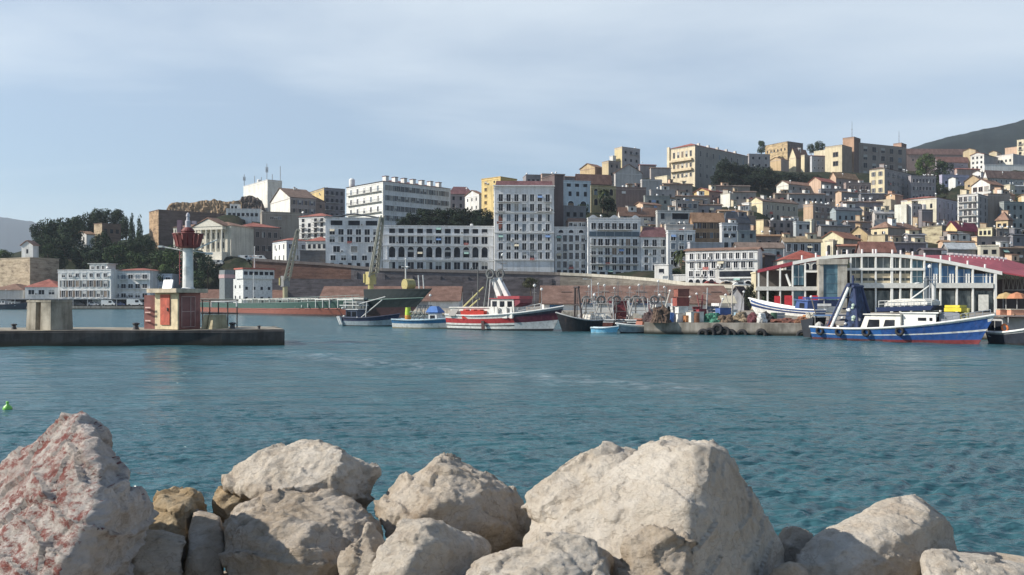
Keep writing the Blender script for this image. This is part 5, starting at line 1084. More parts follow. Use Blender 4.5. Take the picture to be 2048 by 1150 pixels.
for px, D, lab, hc, k in spec:
    r, L, pt, sh = boat('trawler', lab, dpt(px, D), dpt(px + (6, -8, 4, 10)[k], D + 10), 2.9, 1.05, .8, 1.9, [(.12, pk(BLK)), (.75, pk(hc)), (.86, wh_), (1.0, pk(hc))], rake=.9, group='trawlers docked side by side')
    cabin(r, 3.6 + .5 * (k % 2), 6.2, 1.9, .8, 2.7 + .3 * (k % 2), ((.68, .68, .65), (.25, .06, .07), (.6, .62, .62), (.7, .7, .68))[k], ((.5, .5, .5), (.2, .03, .05), (.05, .1, .2), (.6, .6, .6))[k], wins=2, ww=.5, wh=.5)
    aframe(r, .5, 2.2, .8, 2.0 + .3 * (k % 3), ((.30, .28, .26), (.12, .1, .1), (.34, .32, .3), (.1, .1, .12))[k], .4, .06)
    mast(r, 4.4, 0, 2.7, 2.0 + .5 * (k % 2), .05, ((.35, .33, .3), (.15, .15, .15), (.3, .3, .3), (.4, .4, .4))[k], ((1.5, 1.0),), k != 1)
    b = MB(); dk_ = paint((.12, .12, .12), .5); b.tube((1.6, .3, .9), (2.1, .3, 3.4), .08, dk_); b.torus((2.2, .3, 3.2), (1, 0, .2), .42, .12, dk_, 14, 6); b.build('net_hauler', r)
    b = MB(); c_ = ((.7, .69, .65), (.3, .1, .08), (.45, .42, .36), (.65, .66, .68))[k]
    for i in range(9):
        x, y, w_ = random.uniform(.3, 1.6), random.uniform(-1, .6), random.uniform(.3, .7); z = random.uniform(.7, .9)
        b.box(x, y, z, x + w_, y + w_, z + random.uniform(.4, 1.0), paint(c_, .7))
    b.build('deck_gear', r)
    rails(r, [(i * .55, -1.3, 1.0) for i in range(8)], .7, OFFW)
    b = MB(); tp_ = Vector((4.4, 0, 5.0 + .4 * (k % 2)))
    for q_ in ((8, 0, 1.7), (.4, 1, 1), (.4, -1, 1), (5.5, 1.2, 1.2)): b.tube(tp_, q_, .018, paint((.15, .15, .15)), 4)
    b.build('rigging', r)
    mound_ = MB(); cc_ = ((.05, .16, .14), (.16, .08, .06), (.1, .09, .08), (.35, .3, .2))[k]
    mound_.lathe([(.75, 0), (.9, .2), (.7, .55), (.3, .85), (.05, .92)], paint(cc_, .95, var=.5, sc=6), 11, (1.9, .3, .75)); mound_.build('net_pile', r)
    for i in range(5): b = MB(); x = .3 + i * .9; b.tube((x, -1.1, .9), (x + random.uniform(-.5, .5), -1.0, 2.6 + random.random()), .04, paint(OFFW)); b.build('pole', r)
# boat hauled out on the pier
r, L, pt, sh = boat('beached_boat', 'blue and white wooden boat hauled out on the stone pier, bow raised', dpt(1640, 85), dpt(1496, 93), 2.2, .8, .5, 1.35, [(.38, wh_), (.62, nv_), (.74, wh_), (.95, pk((.05, .11, .3))), (1.0, wh_)], z0=QT + .3, rake=.8, low=-.25)
r.rotation_euler[1] = rad(-4)
for x in (1.4, 5.2): b = MB(); b.box(x, -1, -.35, x + .3, 1, -.05, paint((.2, .13, .08), .9)); b.build('chock', r)
cabin(r, 1.0, 2.6, 1.5, .7, 1.6, (.05, .1, .28), wins=1)
# big blue trawler
r, L, pt, sh = boat('blue_trawler', 'big blue trawler with a white deckhouse and high navy net gantry at the right quay', dpt(1640, 71.0), dpt(1990, 60.6), 4.0, 1.0, .62, 2.12, [(.16, pk((.12, .05, .06))), (.46, pk((.025, .10, .30))), (.53, wh_), (.92, pk((.03, .13, .38))), (1.0, wh_)], rake=1.1, fine=2.0, transom=.8, cat='trawler', bowmat=(.42, {0: pk((.22, .045, .05)), 1: pk((.028, .085, .28)), 3: pk((.028, .09, .30))}))
ang = r.rotation_euler[2]
nvp = paint((.02, .035, .10), .6); wpn = paint((.66, .67, .66), .5)
def side_strip(t0, t1): return None
b = MB(); zt = sh(.4) - .35
b.hexa([(4.1, -1.35, zt), (7.4, -1.35, zt), (7.4, 1.35, zt), (4.1, 1.35, zt), (4.6, -1.3, 1.98), (7.4, -1.3, 2.05), (7.4, 1.3, 2.05), (4.6, 1.3, 1.98)], paint((.72, .70, .64), .5)); dh = b.build('deckhouse', r)
for x0, x1 in ((4.75, 5.75), (6.05, 6.95)):
    b = MB(); b.hexa([(x0, -1.37, 1.02), (x1, -1.37, 1.02), (x1, -1.33, 1.02), (x0, -1.33, 1.02), (x0 + .18, -1.35, 1.68), (x1, -1.35, 1.68), (x1, -1.3, 1.68), (x0 + .18, -1.3, 1.68)], glass()); b.build('window', dh)
b = MB(); b.box(4.5, -1.45, 2.052, 7.45, 1.45, 2.13, paint((.72, .70, .64), .5)); b.build('roof', dh)
o = cabin(r, 7.45, 9.9, 2.1, 1.1, 2.2, (.72, .72, .70), wins=0, slope=0, name='wheelhouse')
for x0, x1 in ((8.6, 9.2), (9.45, 9.65)):
    b = MB(); b.box(x0, -1.08, 1.65, x1, -1.055, 1.88, glass()); b.build('window', o)
for y in (-.7, 0, .7): b = MB(); b.box(9.905, y - .22, 1.6, 9.93, y + .22, 1.95, glass()); b.build('window', o)
b = MB(); b.hexa([(5.6, -1.3, 2.3), (9.6, -1.3, 2.45), (9.6, 1.3, 2.45), (5.6, 1.3, 2.3), (5.5, -1.4, 2.62), (9.9, -1.4, 2.8), (9.9, 1.4, 2.8), (5.5, 1.4, 2.62)], nvp); b.build('upper_deck', r)
arc = [(6.0, 2.70), (9.3, 2.82), (9.3, 3.1), (9.0, 3.28), (7.4, 3.3), (6.5, 3.2), (6.15, 3.0)]
b = MB(); b.prism(arc, 'y', -1.1, 1.1, paint((.72, .70, .64), .5)); b.build('upper_shelter', r)
rails(r, [(5.7 + .5 * i, -1.3, 2.62 + .02 * i) for i in range(9)], .5, OFFW, .025)
b = MB(); b.box(10.3, -.6, 2.35, 11.5, .6, 2.62, paint((.7, .55, .03), .5)); b.box(10.35, -.62, 2.64, 11.4, .62, 2.82, paint((.72, .58, .04), .5)); b.build('life_raft', r)
b = MB(); b.hexa([(10.0, -.7, 1.3), (11.4, -.5, 1.5), (11.4, .5, 1.5), (10.0, .7, 1.3), (10.0, -.7, 2.3), (11.3, -.45, 2.3), (11.3, .45, 2.3), (10.0, .7, 2.3)], paint((.22, .24, .28), .6)); b.build('fore_cabin', r)
mast(r, 9.0, 0, 3.2, 2.4, .07, (.2, .22, .25), ((1.5, 1.0),))
b = MB(); b.tube((9.2, .2, 3.2), (9.2, .2, 4.5), .17, paint((.55, .55, .55)), 10); b.tube((8.7, .2, 3.25), (8.7, .2, 4.9), .22, paint((.1, .12, .14)), 10); b.build('exhaust_stack', r)
b = MB(); b.tube((7.6, 0, 3.3), (9.0, 0, 4.3), .05, wpn); b.lathe([(.02, 0), (.22, .05), (.22, .12), (.02, .16)], wpn, 10, (8.1, 0, 4.4)); b.build('radar', r)
# gantry with hanging nets
b = MB()
for s in (-1, 1):
    b.tube((1.7, s * 1.45, .7), (2.9, s * .55, 4.35), .13, wpn, 8); b.tube((4.0, s * 1.3, .7), (3.3, s * .55, 4.3), .13, nvp, 8); b.tube((1.35, s * 1.5, .7), (2.7, s * .6, 4.4), .08, nvp, 8)
b.tube((2.9, -.8, 4.4), (2.9, .8, 4.4), .16, nvp, 8); b.tube((3.3, -.8, 4.3), (3.3, .8, 4.3), .12, nvp); b.tube((2.9, 0, 4.4), (2.9, 0, 5.2), .08, nvp)
for z in (1.6, 2.5, 3.4): b.tube((2.0 + z * .2, -1.2 + z * .15, z), (2.0 + z * .2, 1.2 - z * .15, z), .07, nvp)
b.build('gantry', r)
b = MB(); b.hexa([(2.6, -1.0, .9), (3.9, -1.0, .9), (3.9, 1.0, .9), (2.6, 1.0, .9), (3.0, -.4, 4.2), (3.35, -.4, 4.2), (3.35, .4, 4.2), (3.0, .4, 4.2)], paint((.03, .05, .11), .95, var=.5, sc=3)); b.build('hanging_net', r)
for i in range(10):
    b = MB(); x, y, z = random.uniform(2.2, 4.2), random.uniform(-1.2, -.6), random.uniform(.9, 2.9); s_ = random.uniform(.1, .2)
    b.lathe([(.02, -s_), (s_, -s_ * .4), (s_, s_ * .5), (.02, s_)], paint(random.choice([WHITE, (.5, .6, .5), OFFW]), .6), 9, (x, y, z)); b.build('float', r)
for i in range(6):
    b = MB(); x = random.uniform(.3, 1.8); y = random.uniform(-1.3, .8); hh_ = random.uniform(.5, 1.1)
    b.lathe([(.3, 0), (.42, hh_ * .3), (.3, hh_ * .8), (.08, hh_)], paint(random.choice([(.3, .25, .2), (.2, .08, .06), (.42, .42, .4), (.05, .05, .06)]), .9), 9, (x, y, .6)); b.build('deck_gear', r)
b = MB(); b.hexa([(-.9, -1.0, .1), (-.3, -1.0, .1), (-.3, 1.0, .1), (-.9, 1.0, .1), (-1.2, -1.0, 1.5), (.0, -1.0, 1.75), (.0, 1.0, 1.75), (-1.2, 1.0, 1.5)], paint((.025, .03, .04), .9)); b.build('trawl_door', r)
b = MB(); b.box(.1, -1.2, 1.9, 1.8, 1.2, 1.98, paint((.07, .15, .3), .8))
for x in (.2, 1.7):
    for s in (-1, 1): b.tube((x, s * 1.1, .6), (x, s * 1.1, 1.9), .04, paint((.2, .2, .2)))
b.build('awning', r)
for t_ in (.07, .2, .37, .56):
    p = Vector(pt(t_, .72, -1)); tyre('tyre_fender', None, p + Vector((0, -.1, 0)), (0, 1, 0), .36, r)
rails(r, [tuple(Vector(pt(t_, 1, -1)) * 1.0 + Vector((0, .08, 0))) for t_ in np.linspace(.78, .98, 7)], .45, (.25, .27, .3), .03)
b = MB(); b.tube((11.5, 0, 1.4), (11.8, 0, 2.6), .12, paint((.35, .33, .1)), 8); b.torus((11.6, -.3, 2.0), (0, 1, 0), .25, .1, paint((.3, .28, .1)), 12, 6); b.build('anchor_winch', r)
# boat at the right edge
r, L, pt, sh = boat('dark_boat', 'dark-hulled boat with an open grey cabin cut by the right picture edge', dpt(1996, 63.2), dpt(2120, 58), 2.8, .82, .7, 1.6, [(.15, pk(BLK)), (.85, pk((.03, .035, .05))), (1.0, pk((.4, .4, .4)))], rake=.6)
cabin(r, .2, 1.8, 2.2, .5, 1.9, (.42, .42, .42), (.12, .1, .09), wins=2, ww=.6, wh=.7)
b = MB(); b.torus((2.0, -1.3, 1.2), (0, 1, .2), .26, .07, paint((.7, .2, .06), .5), 14, 6); b.build('lifebuoy', r)
b = MB(); b.box(1.9, -1.1, 2.0, 4, 1.1, 2.08, paint((.1, .08, .08)));
for x in (2.0, 3.9): b.tube((x, -1, .6), (x, -1, 2.0), .04, paint(GREY))
b.build('canopy', r)
# far left boat
r, L, pt, sh = boat('dark_launch', 'dark workboat with a pale wheelhouse moored at the far left', dpt(-20, 290), dpt(56, 288), 4, 1.7, 1.4, 2.3, [(.1, pk(BLK)), (1.0, pk((.04, .055, .08)))], rake=1, rail=(.1, .1, .12), cat='boat')
cabin(r, 3, 7, 3, 1.2, 3.0, (.5, .5, .5), (.3, .3, .3), wins=3)
cabin(r, 8, 10.5, 2.6, 1.2, 2.5, (.6, .6, .58), wins=2); mast(r, 6, 0, 3, 3.5, .08, GREY, ((2.4, 1.5),))
# ------------------------------------------------------------------ market hall with the arched roof
HT = rad(-12); HX, HD = PX(1515, 150), 150.0
hall = thing('market_hall', 'glazed fish market hall with a white frame under a long red arched roof', 'hall', (HX, HD, QT), HT)
hc, hs_ = math.cos(HT), math.sin(HT)
def hx(px): s = (px - CX) / FO; return (s * HD - HX) / (hc - s * hs_)
def hz(px, py): return PZ(py, HD + hx(px) * hs_) - QT
fw = paint((.80, .80, .76), .6, var=.1, sc=.8); fr_ = paint((.36, .055, .075), .6, var=.2); blue = None
ARC = [(1515, 541), (1550, 533), (1585, 525), (1620, 518), (1653, 513), (1690, 510), (1730, 508.5), (1770, 508.5), (1810, 511), (1850, 516), (1890, 522), (1930, 530), (1970, 538), (2003, 545)]
axs = [hx(a) for a, _ in ARC]; azs = [hz(*a) for a in ARC]
az = lambda x: float(np.interp(x, axs, azs))
b = MB(); hb_ = .42
for i in range(len(ARC) - 1):
    m = fr_ if i < 2 else fw
    b.hexa([(axs[i], -.35, azs[i] - hb_), (axs[i + 1], -.35, azs[i + 1] - hb_), (axs[i + 1], .1, azs[i + 1] - hb_), (axs[i], .1, azs[i] - hb_), (axs[i], -.35, azs[i] + .15), (axs[i + 1], -.35, azs[i + 1] + .15), (axs[i + 1], .1, azs[i + 1] + .15), (axs[i], .1, azs[i] + .15)], m, 'lr')
b.build('arch_beam', hall)
rm = paint((.34, .06, .08), .7, var=.2, sc=.5)
b = MB()
def loc_(px, py, D): v = P(px, py, D) - Vector((HX, HD, QT)); return (v.x * hc + v.y * hs_, -v.x * hs_ + v.y * hc, v.z)
fp = [(hx(px), .11, hz(px, py)) for px, py in ARC] + [(hx(2003) + 6, .11, hz(2003, 545) - 1.1)]
bpy_ = [(px, py + 6 if px < 1820 else py - (px - 1820) * .155) for px, py in ARC] + [(2075, 537)]
bp_ = [loc_(px, py, 171) for px, py in bpy_]
for i in range(len(fp) - 1):
    A, B_, C_, E = (Vector(q) for q in (fp[i], fp[i + 1], bp_[i + 1], bp_[i])); u = Vector((0, 0, .12))
    b.hexa([A - u, B_ - u, C_ - u, E - u, A + u, B_ + u, C_ + u, E + u], rm, 'lr')
b.build('roof', hall)
for px in (1606, 1634, 1656, 1677, 1697, 1727, 1749, 1755, 1788, 1805, 1829, 1853, 1886, 1904, 1940, 1975):
    x = hx(px); b = MB(); b.tube((x, 1.2, az(x) + .1), (x, 1.2, az(x) + .95), .17, paint(WHITE, .5), 8); b.build('roof_vent', hall)
b = MB()
for i in range(13):
    f = Vector((np.interp(1900 + i * 9, [q[0] for q in ARC], [q[0] for q in fp[:-1]]), .11, np.interp(1900 + i * 9, [q[0] for q in ARC], [q[2] for q in fp[:-1]])))
    k2 = Vector((np.interp(1900 + i * 9, [q[0] for q in bpy_], [q[0] for q in bp_]), np.interp(1900 + i * 9, [q[0] for q in bpy_], [q[1] for q in bp_]), np.interp(1900 + i * 9, [q[0] for q in bpy_], [q[2] for q in bp_])))
    q = f.lerp(k2, .75); b.box(q.x - .5, q.y, q.z + .5, q.x + .6, q.y + .15, q.z + .85, paint(WHITE, .5)); b.tube((q.x, q.y, q.z), (q.x, q.y, q.z + .5), .07, paint(WHITE, .5), 5)
b.build('roof_railing', hall)
cols = [1517, 1535, 1560, 1585, 1610, 1671 + 30, 1723, 1751, 1783, 1800, 1822, 1848, 1880, 1913, 1945, 1990]
for px in cols:
    x = hx(px); b = MB(); w_ = .13 if px not in (1783, 1990) else .2
    b.box(x - w_, -.3, 0, x + w_, .05, az(x) - hb_ - .003, fw); b.build('column', hall)
def beam(p0, p1, y0, y1, m=None, yy=(-.42, .2)):
    x0, x1 = hx(p0), hx(p1); b = MB(); za, zb_ = hz(p0, y1), hz(p0, y0); zc_, zd = hz(p1, y1), hz(p1, y0)
    b.hexa([(x0, yy[0], za), (x1, yy[0], zc_), (x1, yy[1], zc_), (x0, yy[1], za), (x0, yy[0], zb_), (x1, yy[0], zd), (x1, yy[1], zd), (x0, yy[1], zb_)], m or fw)
    return b.build('floor_beam', hall)
beam(1513, 1634, 573, 581, paint((.6, .6, .56), .7)); beam(1690, 1985, 566, 576, paint((.66, .66, .62), .7)); beam(1611, 1634, 541, 545); beam(1690, 1849, 536, 541)
# glazing bay by bay, and the rooms behind
gm = {}
def hglass(kind):
    if kind in gm: return gm[kind]
    m, nt, b = nodes('hall_glass')
    c = {'blue': ((.04, .11, .24), (.10, .20, .34)), 'dark': ((.03, .045, .055), (.14, .16, .16)), 'teal': ((.05, .11, .15), (.12, .22, .27))}[kind]
    f = noise_t(nt, pos(nt, (1, 1, .35)), .9, 3); r = ramp(nt, f, [(.4, c[0]), (.6, c[1])]); nt.links.new(r.outputs[0], b.inputs['Base Color'])
    b.inputs['Roughness'].default_value = .22; b.inputs['Specular IOR Level'].default_value = .4
    gm[kind] = m; return m
# ------------
bays = list(zip(cols, cols[1:]))
for p0, p1 in bays:
    if p0 == 1610: continue
    kind = 'blue' if p0 >= 1848 else ('teal' if p0 >= 1822 or p0 in (1585,) else 'dark')
    x0, x1 = hx(p0) + .18, hx(p1) - .18
    zt = min(az(x0), az(x1)) - hb_ - .05; zf = hz(p0, 576)
    if p0 >= 1585:
        b = MB(); b.box(x0, .3, zf + .5, x1, .36, zt, hglass(kind)); xm_ = (x0 + x1) / 2; b.box(xm_ - .035, .26, zf + .5, xm_ + .035, .298, zt, fw); b.box(x0, .26, zf + 1.9, x1, .297, zf + 1.97, fw); b.build('window', hall)
        b = MB(); b.box(x0, .3, .2, x1, .36, zf - .45, hglass(kind if p0 < 1848 else 'dark')); b.build('window', hall)
    if 1700 < p0 < 1822 and p0 != 1822:
        b = MB(); z = hz(p0, 556); b.box(x0, .1, z, x1, .29, z + .75, paint((.55, .47, .33), .8)); z = hz(p0, 566); b.box(x0, .1, zf + .5, x1 if p0 != 1783 else x1, .29, zf + 1.25, paint((.55, .47, .33), .8)); b.build('parapet_panel', hall)
    if p0 >= 1848:
        for u in (.62, .8):
            x = x0 + (x1 - x0) * u; b = MB(); b.box(x, .1, zf + .5, x + .2, .28, zf + 2.4, paint(WHITE, .6)); b.build('curtain', hall)
b = MB(); b.box(.3, 8, 0, axs[-1], 8.3, 7.6, paint((.13, .12, .11), .9)); b.build('back_wall', hall)
b = MB(); b.box(.1, .2, hz(1515, 580) , hx(1632), 8, hz(1515, 576), paint((.4, .4, .38), .8)); b.box(hx(1692), .4, hz(1750, 574.5), hx(1985), 8, hz(1750, 571), paint((.4, .4, .38), .8)); b.build('floor_slab', hall)
# arched building seen through the open left bays
bld('arcade_house', 'cream building with round arches seen through the open left end of the market hall', 1508, 1512, 1600, 546, 600, 185, -6, (.60, .54, .38), 'flat', F=[(4, 1, 2.4, 3.6, 'a', .2, .8)], clutter=0, cat='building', depth=6)
b = MB(); b.tube((hx(1572), .2, hz(1572, 548)), (hx(1581), .2, hz(1581, 572)), .22, fw, 6); b.build('brace', hall)
# concrete stair tower
tx0, tx1 = hx(1634), hx(1689); tz = hz(1640, 530); cm = concrete((.42, .40, .35))
b = MB(); b.box(tx0, -2.6, 0, tx0 + .7, .4, tz, cm); b.box(tx1 - 1.5, -2.6, 0, tx1, .4, tz, cm); b.box(tx0 - .1, -2.8, tz + .003, tx1 + .1, .4, tz + .9, cm); b.build('stair_tower', hall)
b = MB(); b.box(tx0 + .7, -2.4, 0, tx1 - 1.5, -2.3, tz, hglass('teal'))
for i in range(1, 5): z = tz * i / 5; b.box(tx0 + .7, -2.45, z, tx1 - 1.5, -2.402, z + .06, paint((.1, .16, .2)))
b.build('tower_glazing', hall)
b = MB(); b.box(hx(1697), -.9, 0, hx(1720), -.45, 4.1, paint((.72, .72, .66), .7)); b.build('white_panel', hall)
b = MB(); b.box(hx(1955), -.5, .3, hx(1975), -.45, 3.0, paint((.74, .73, .66))); b.build('door', hall)
for px, y0, y1, w_ in ((1553, 592, 626, 1.0), (1575, 591, 624, 1.3), (1601, 593, 602, 1.0), (1626, 591, 602, 1.2)):
    x = hx(px); b = MB(); b.box(x - w_ / 2, -1.4, max(.05, hz(px, y1)), x + w_ / 2, -1.3, hz(px, y0), paint((.55, .035, .045), .5)); b.build('banner', hall)
k_ = thing('kiosk', 'blue and white market kiosk in front of the stair tower', 'kiosk', (HX + hx(1583) * hc, HD - 9, QT), HT)
kw = 5.2
b = MB(); b.box(0, 0, .2, kw, 3, 1.0, paint((.5, .52, .53))); b.build('counter', k_)
b = MB(); b.box(0, .2, 1.003, kw, 3, 2.1, paint((.03, .05, .14))); b.build('wall', k_)
b = MB(); b.box(-.3, -.5, 2.3, kw + .3, 3.2, 2.6, paint((.05, .09, .3))); b.box(-.2, -.45, 1.1, kw * .72, -.3, 1.5, paint((.62, .63, .62)));
for x in (0, kw * .5, kw - .1): b.box(x, -.3, 0, x + .1, -.2, 2.3, paint(OFFW))
b.build('roof', k_)
for px, D, c_, nm in ((2012, 120, (.42, .30, .14), 'ochre parasol stall right of the market hall'), (2034, 118, (.44, .19, .10), 'orange parasol stall at the right edge beside the market hall')):
    s_ = thing('parasol_stall', nm, 'stall', (PX(px, D), D, QT)); b = MB()
    b.lathe([(1.35, 2.3), (1.3, 2.36), (.9, 2.9), (.05, 3.2)], paint(c_, .8), 8); b.build('canopy', s_)
    b = MB(); b.tube((0, 0, 0), (0, 0, 3.1), .05, paint(GREY)); b.build('pole', s_)
    b = MB(); b.box(-1.2, -.6, .75, 1.2, .6, .85, paint((.6, .55, .45))); b.box(-1.1, -.5, 0, 1.1, .5, .749, paint((.6, .3, .2))); b.build('table', s_)
bld('warehouse', 'dark brown warehouse with an open truss front at the right edge', 2004, 2006, 2090, 562, 622, 158, -6, (.16, .13, .12), 'flat', clutter=0, depth=12, cat='warehouse')
b = MB(); D = 152
for i in range(7):
    x = PX(2008 + i * 9, D); b.tube((x, D, PZ(580, D)), (x + .4, D, PZ(552, D)), .07, paint((.35, .33, .3))); b.tube((x + .8, D, PZ(580, D)), (x + .4, D, PZ(552, D)), .07, paint((.35, .33, .3)))
b.tube((PX(2006, D), D, PZ(580, D)), (PX(2075, D), D, PZ(580, D)), .12, paint((.4, .38, .36)))
for px_ in (2006, 2072): b.tube((PX(px_, D), D, QT), (PX(px_, D), D, PZ(552, D)), .12, paint((.4, .38, .36)))
tag(b.build('truss_frame'), 'dark steel truss frame standing before the brown warehouse at the right edge', 'frame')
# ------------------------------------------------------------------ long sheds
def shed(name, label, xl, xr, y_ridge, y_eave, D, th, deep, doors, rc, slots=5):
    th = rad(th); X0, w, _ = solve(xl, xl, xr, D, th); ze = PZ(y_eave, D) - QT
    r = thing(name, label, 'shed', (X0, D, QT), th)
    rise = max(.6, PZ(y_ridge, D + deep / 2) - QT - ze)
    b = MB(); m = stucco((.74, .74, .71)); b.box(0, 0, -.5, w, deep, ze, m, 'tb'); b.face([(0, 0, ze), (0, deep, ze), (0, deep / 2, ze + rise)], m); b.face([(w, 0, ze), (w, deep, ze), (w, deep / 2, ze + rise)], stucco(GREY)); b.build('wall', r)
    b = MB(); ridge_roof(b, w, deep, ze, rise, 'x', tiles(rc), .5); b.build('roof', r)
    for i in range(slots):
        x = w * (.1 + .82 * i / max(1, slots - 1)); y = deep * .28; z = ze + rise * y / (deep / 2) + .2
        b = MB(); b.hexa([(x, y, z), (x + 2.2, y, z), (x + 2.2, y + .5, z + .1), (x, y + .5, z + .1), (x, y, z + .2), (x + 2.2, y, z + .2), (x + 2.2, y + .5, z + .3), (x, y + .5, z + .3)], paint((.1, .07, .06), .8)); b.build('skylight', r)
    for x0, c_ in doors:
        b = MB(); b.box(w * x0, -.08, 0, w * x0 + 2.8, -.003, ze * .82, paint(c_, .6)); b.build('door', r)
    return r
shed('long_shed', 'long white quay shed under a continuous brick-red roof behind the trawlers', 1088, 1464, 573, 607, 176, 0, 18, [(.03, (.06, .16, .3)), (.3, (.35, .33, .3)), (.42, (.3, .3, .3)), (.62, (.2, .2, .22)), (.86, (.4, .35, .3))], (.20, .125, .10))
shed('quay_shed', 'red-roofed quay shed behind the bow of the cargo ship', 640, 918, 574, 601, 217, 0, 14, [(.3, (.1, .1, .1)), (.7, (.3, .3, .3))], (.2, .12, .095), 0)
shed('quay_shed', 'lower red-brown shed glimpsed between the ship superstructure and the brick wall', 380, 560, 580, 604, 262, 0, 12, [(.4, (.1, .1, .1))], (.2, .115, .09), 0)
bld('gable_shed', 'grey gabled shed end beside the dark tree on the ramp', 1458, 1488, 1500, 594, 618, 170, 42, (.1, .09, .09), 'gableL', side=(.3, .31, .34), rc=(.1, .08, .08), clutter=0, cat='shed', rise=2)
# ------------------------------------------------------------------ pier clutter
def mound(name, label, px, py, D, w, h, col, cat='net heap', zb=QT, group=None):
    me = bpy.data.meshes.new(name); bm = bmesh.new(); bmesh.ops.create_icosphere(bm, subdivisions=4, radius=1)
    sd = random.random() * 50
    for v in bm.verts:
        p = v.co; n_ = noise.fractal(p * 1.6 + Vector((sd, 0, 0)), 1, 2, 4); k = 1 + .35 * n_ + .1 * noise.noise(p * 9)
        v.co = Vector((p.x * w * k, p.y * w * .8 * k, max(-.02, p.z * h * k)))
    bm.to_mesh(me); bm.free(); me.materials.append(paint(col, .95, var=.5, sc=5)); 
    o = put(me, name, None, (PX(px, D), D, zb)); tag(o, label, cat, group); return o
for a in (('brown fishing net heap beside the black trawler at the tip of the pier', 1322, 79.5, .9, 1.5, (.12, .08, .06)), ('dark net heap left of the red crates on the pier', 1300, 81.5, .7, 1.0, (.09, .06, .06)), ('tangled green net heap on the pier right of the crates', 1425, 80, 1.1, .9, (.06, .20, .14)), ('beige sack-like net heap on the pier below the beached boat bow', 1482, 80, .8, 1.0, (.28, .22, .15)), ('maroon net heap lying under the beached boat', 1510, 79, .7, .8, (.12, .04, .05)), ('black tarpaulin heap on the pier between the maroon and white ones', 1530, 80, .8, .9, (.03, .03, .035)), ('white sheet heap hanging over the pier edge', 1524, 78.2, .45, .9, (.6, .6, .58)), ('long reddish-brown net laid along the pier edge', 1572, 79, 1.3, .4, (.17, .07, .05)), ('rust-coloured net heap at the pier end behind the blue trawler stern', 1606, 77.5, .8, .6, (.2, .1, .06)), ('pale rope coil heap near the blue trawler stern', 1622, 77.5, .55, 1.0, (.5, .47, .4)), ('dark brown low net heap in the middle of the pier', 1450, 79.5, .8, .7, (.14, .10, .07))):
    mound('net_heap', a[0], a[1], 0, a[2], a[3], a[4], a[5])
def crate(label, px, D, w, h, col, lvl=0, rz=.3, name='fish_crate'):
    r = thing(name, label, 'crate', (PX(px, D), D, QT + lvl), rz); m = paint(col, .6, var=.2); t = .05
    b = MB(); b.box(0, 0, .02, w, w * .7, .08, m)
    b.box(0, 0, .081, w, t, h, m); b.box(0, w * .7 - t, .081, w, w * .7, h, m); b.box(0, t + .001, .081, t, w * .7 - t - .001, h, m); b.box(w - t, t + .001, .081, w, w * .7 - t - .001, h, m)
    b.box(-.03, -.03, h + .001, w + .03, .06, h + .06, m); b.box(-.03, w * .7 - .06, h + .001, w + .03, w * .7 + .03, h + .06, m); b.build('box', r)
    b = MB(); b.box(t + .01, t + .01, .082, w - t - .01, w * .7 - t - .01, h - .1, paint((.3, .3, .28), .9)); b.build('contents', r); return r
RED, ORG, WHT, YLW = (.27, .07, .055), (.40, .18, .08), (.66, .66, .62), (.6, .42, .06)
crate('yellow-topped white crate at the bottom of the first pier stack', 1356, 80, 1.0, .75, WHT, 0)
crate('orange crate beside the white crate on the pier', 1372, 79.6, .9, .6, ORG, 0)
crate('white crate standing on top of the first pier stack', 1357, 80.1, 1.0, .6, WHT, .83)
crate('big red crate frame at the top of the first pier stack', 1354, 80.6, 1.3, .8, RED, 1.5)
crate('second red crate frame topmost on the first pier stack', 1356, 80.7, 1.2, .7, (.26, .09, .065), 2.4)
crate('white box crate with an orange side on the pier before the red post', 1382, 79.2, 1.35, .95, (.68, .66, .6), 0)
crate('dark red crate left of the green net heap', 1398, 80.2, .8, 1.2, (.25, .04, .05), 0)
crate('blue fish crate right of the green net heap', 1440, 80.5, 1.2, .8, (.07, .13, .33), .5)
crate('white fish crate under the blue crate', 1439, 80.4, 1.4, .45, WHT, 0)
for px, py, D, k in ((1406, 668, 79.2, 0), (1420, 666, 78.9, 1), (1435, 658, 78.7, 0), (1462, 669, 78.3, 1), (1484, 669, 77.9, 0), (1522, 668, 77.3, 1), (1604, 671, 75.8, 0), (1450, 664, 78.4, 1)):
    qd = np.interp(px, [1288, 1650], [80, 75.5])
    tyre('tyre', ('old black tyre hung as a fender on the stone pier face', 'tyres on the pier face'), (PX(px, qd - .35), qd - .35, PZ(py, qd)), (-.5, -.85, 0), .52)
for px, D, h_, c_, nm in ((1330, 84, 3.4, (.15, .14, .13), 'dark bare post standing at the pier tip'), (1402, 82, 2.6, (.22, .05, .06), 'dark red post behind the crates'), (1412, 83, 3.3, (.4, .4, .4), 'grey thin pole behind the green net heap'), (1462, 84, 3.6, (.55, .5, .45), 'pale pole left of the beached boat')):
    b = MB(); b.tube((0, 0, 0), (.15, 0, h_), .07, paint(c_, .7)); b.tube((-.3, 0, h_ * .85), (.5, 0, h_ * .8), .04, paint(c_, .7)); tag(b.build('post', None, (PX(px, D), D, QT)), nm, 'post')
r, w, d, h = bld('guard_hut', 'small white and navy kiosk hut on the pier behind the blue crate', 1440, 1440, 1466, 612, 643, 92, 4, (.72, .72, .7), 'flat', clutter=0, depth=2, ext=0, cat='hut', F=(1, 1, 1.0, .7, 'd', .45, .9), band=False)
bld('guard_hut', 'white slanted-roof booth on the pier behind the net heap', 1312, 1312, 1352, 606, 644, 95, 4, (.7, .7, .68), 'mono', clutter=0, depth=2, ext=0, cat='hut', band=False, F=(2, 1, .7, .6, 'd', .45, .9))
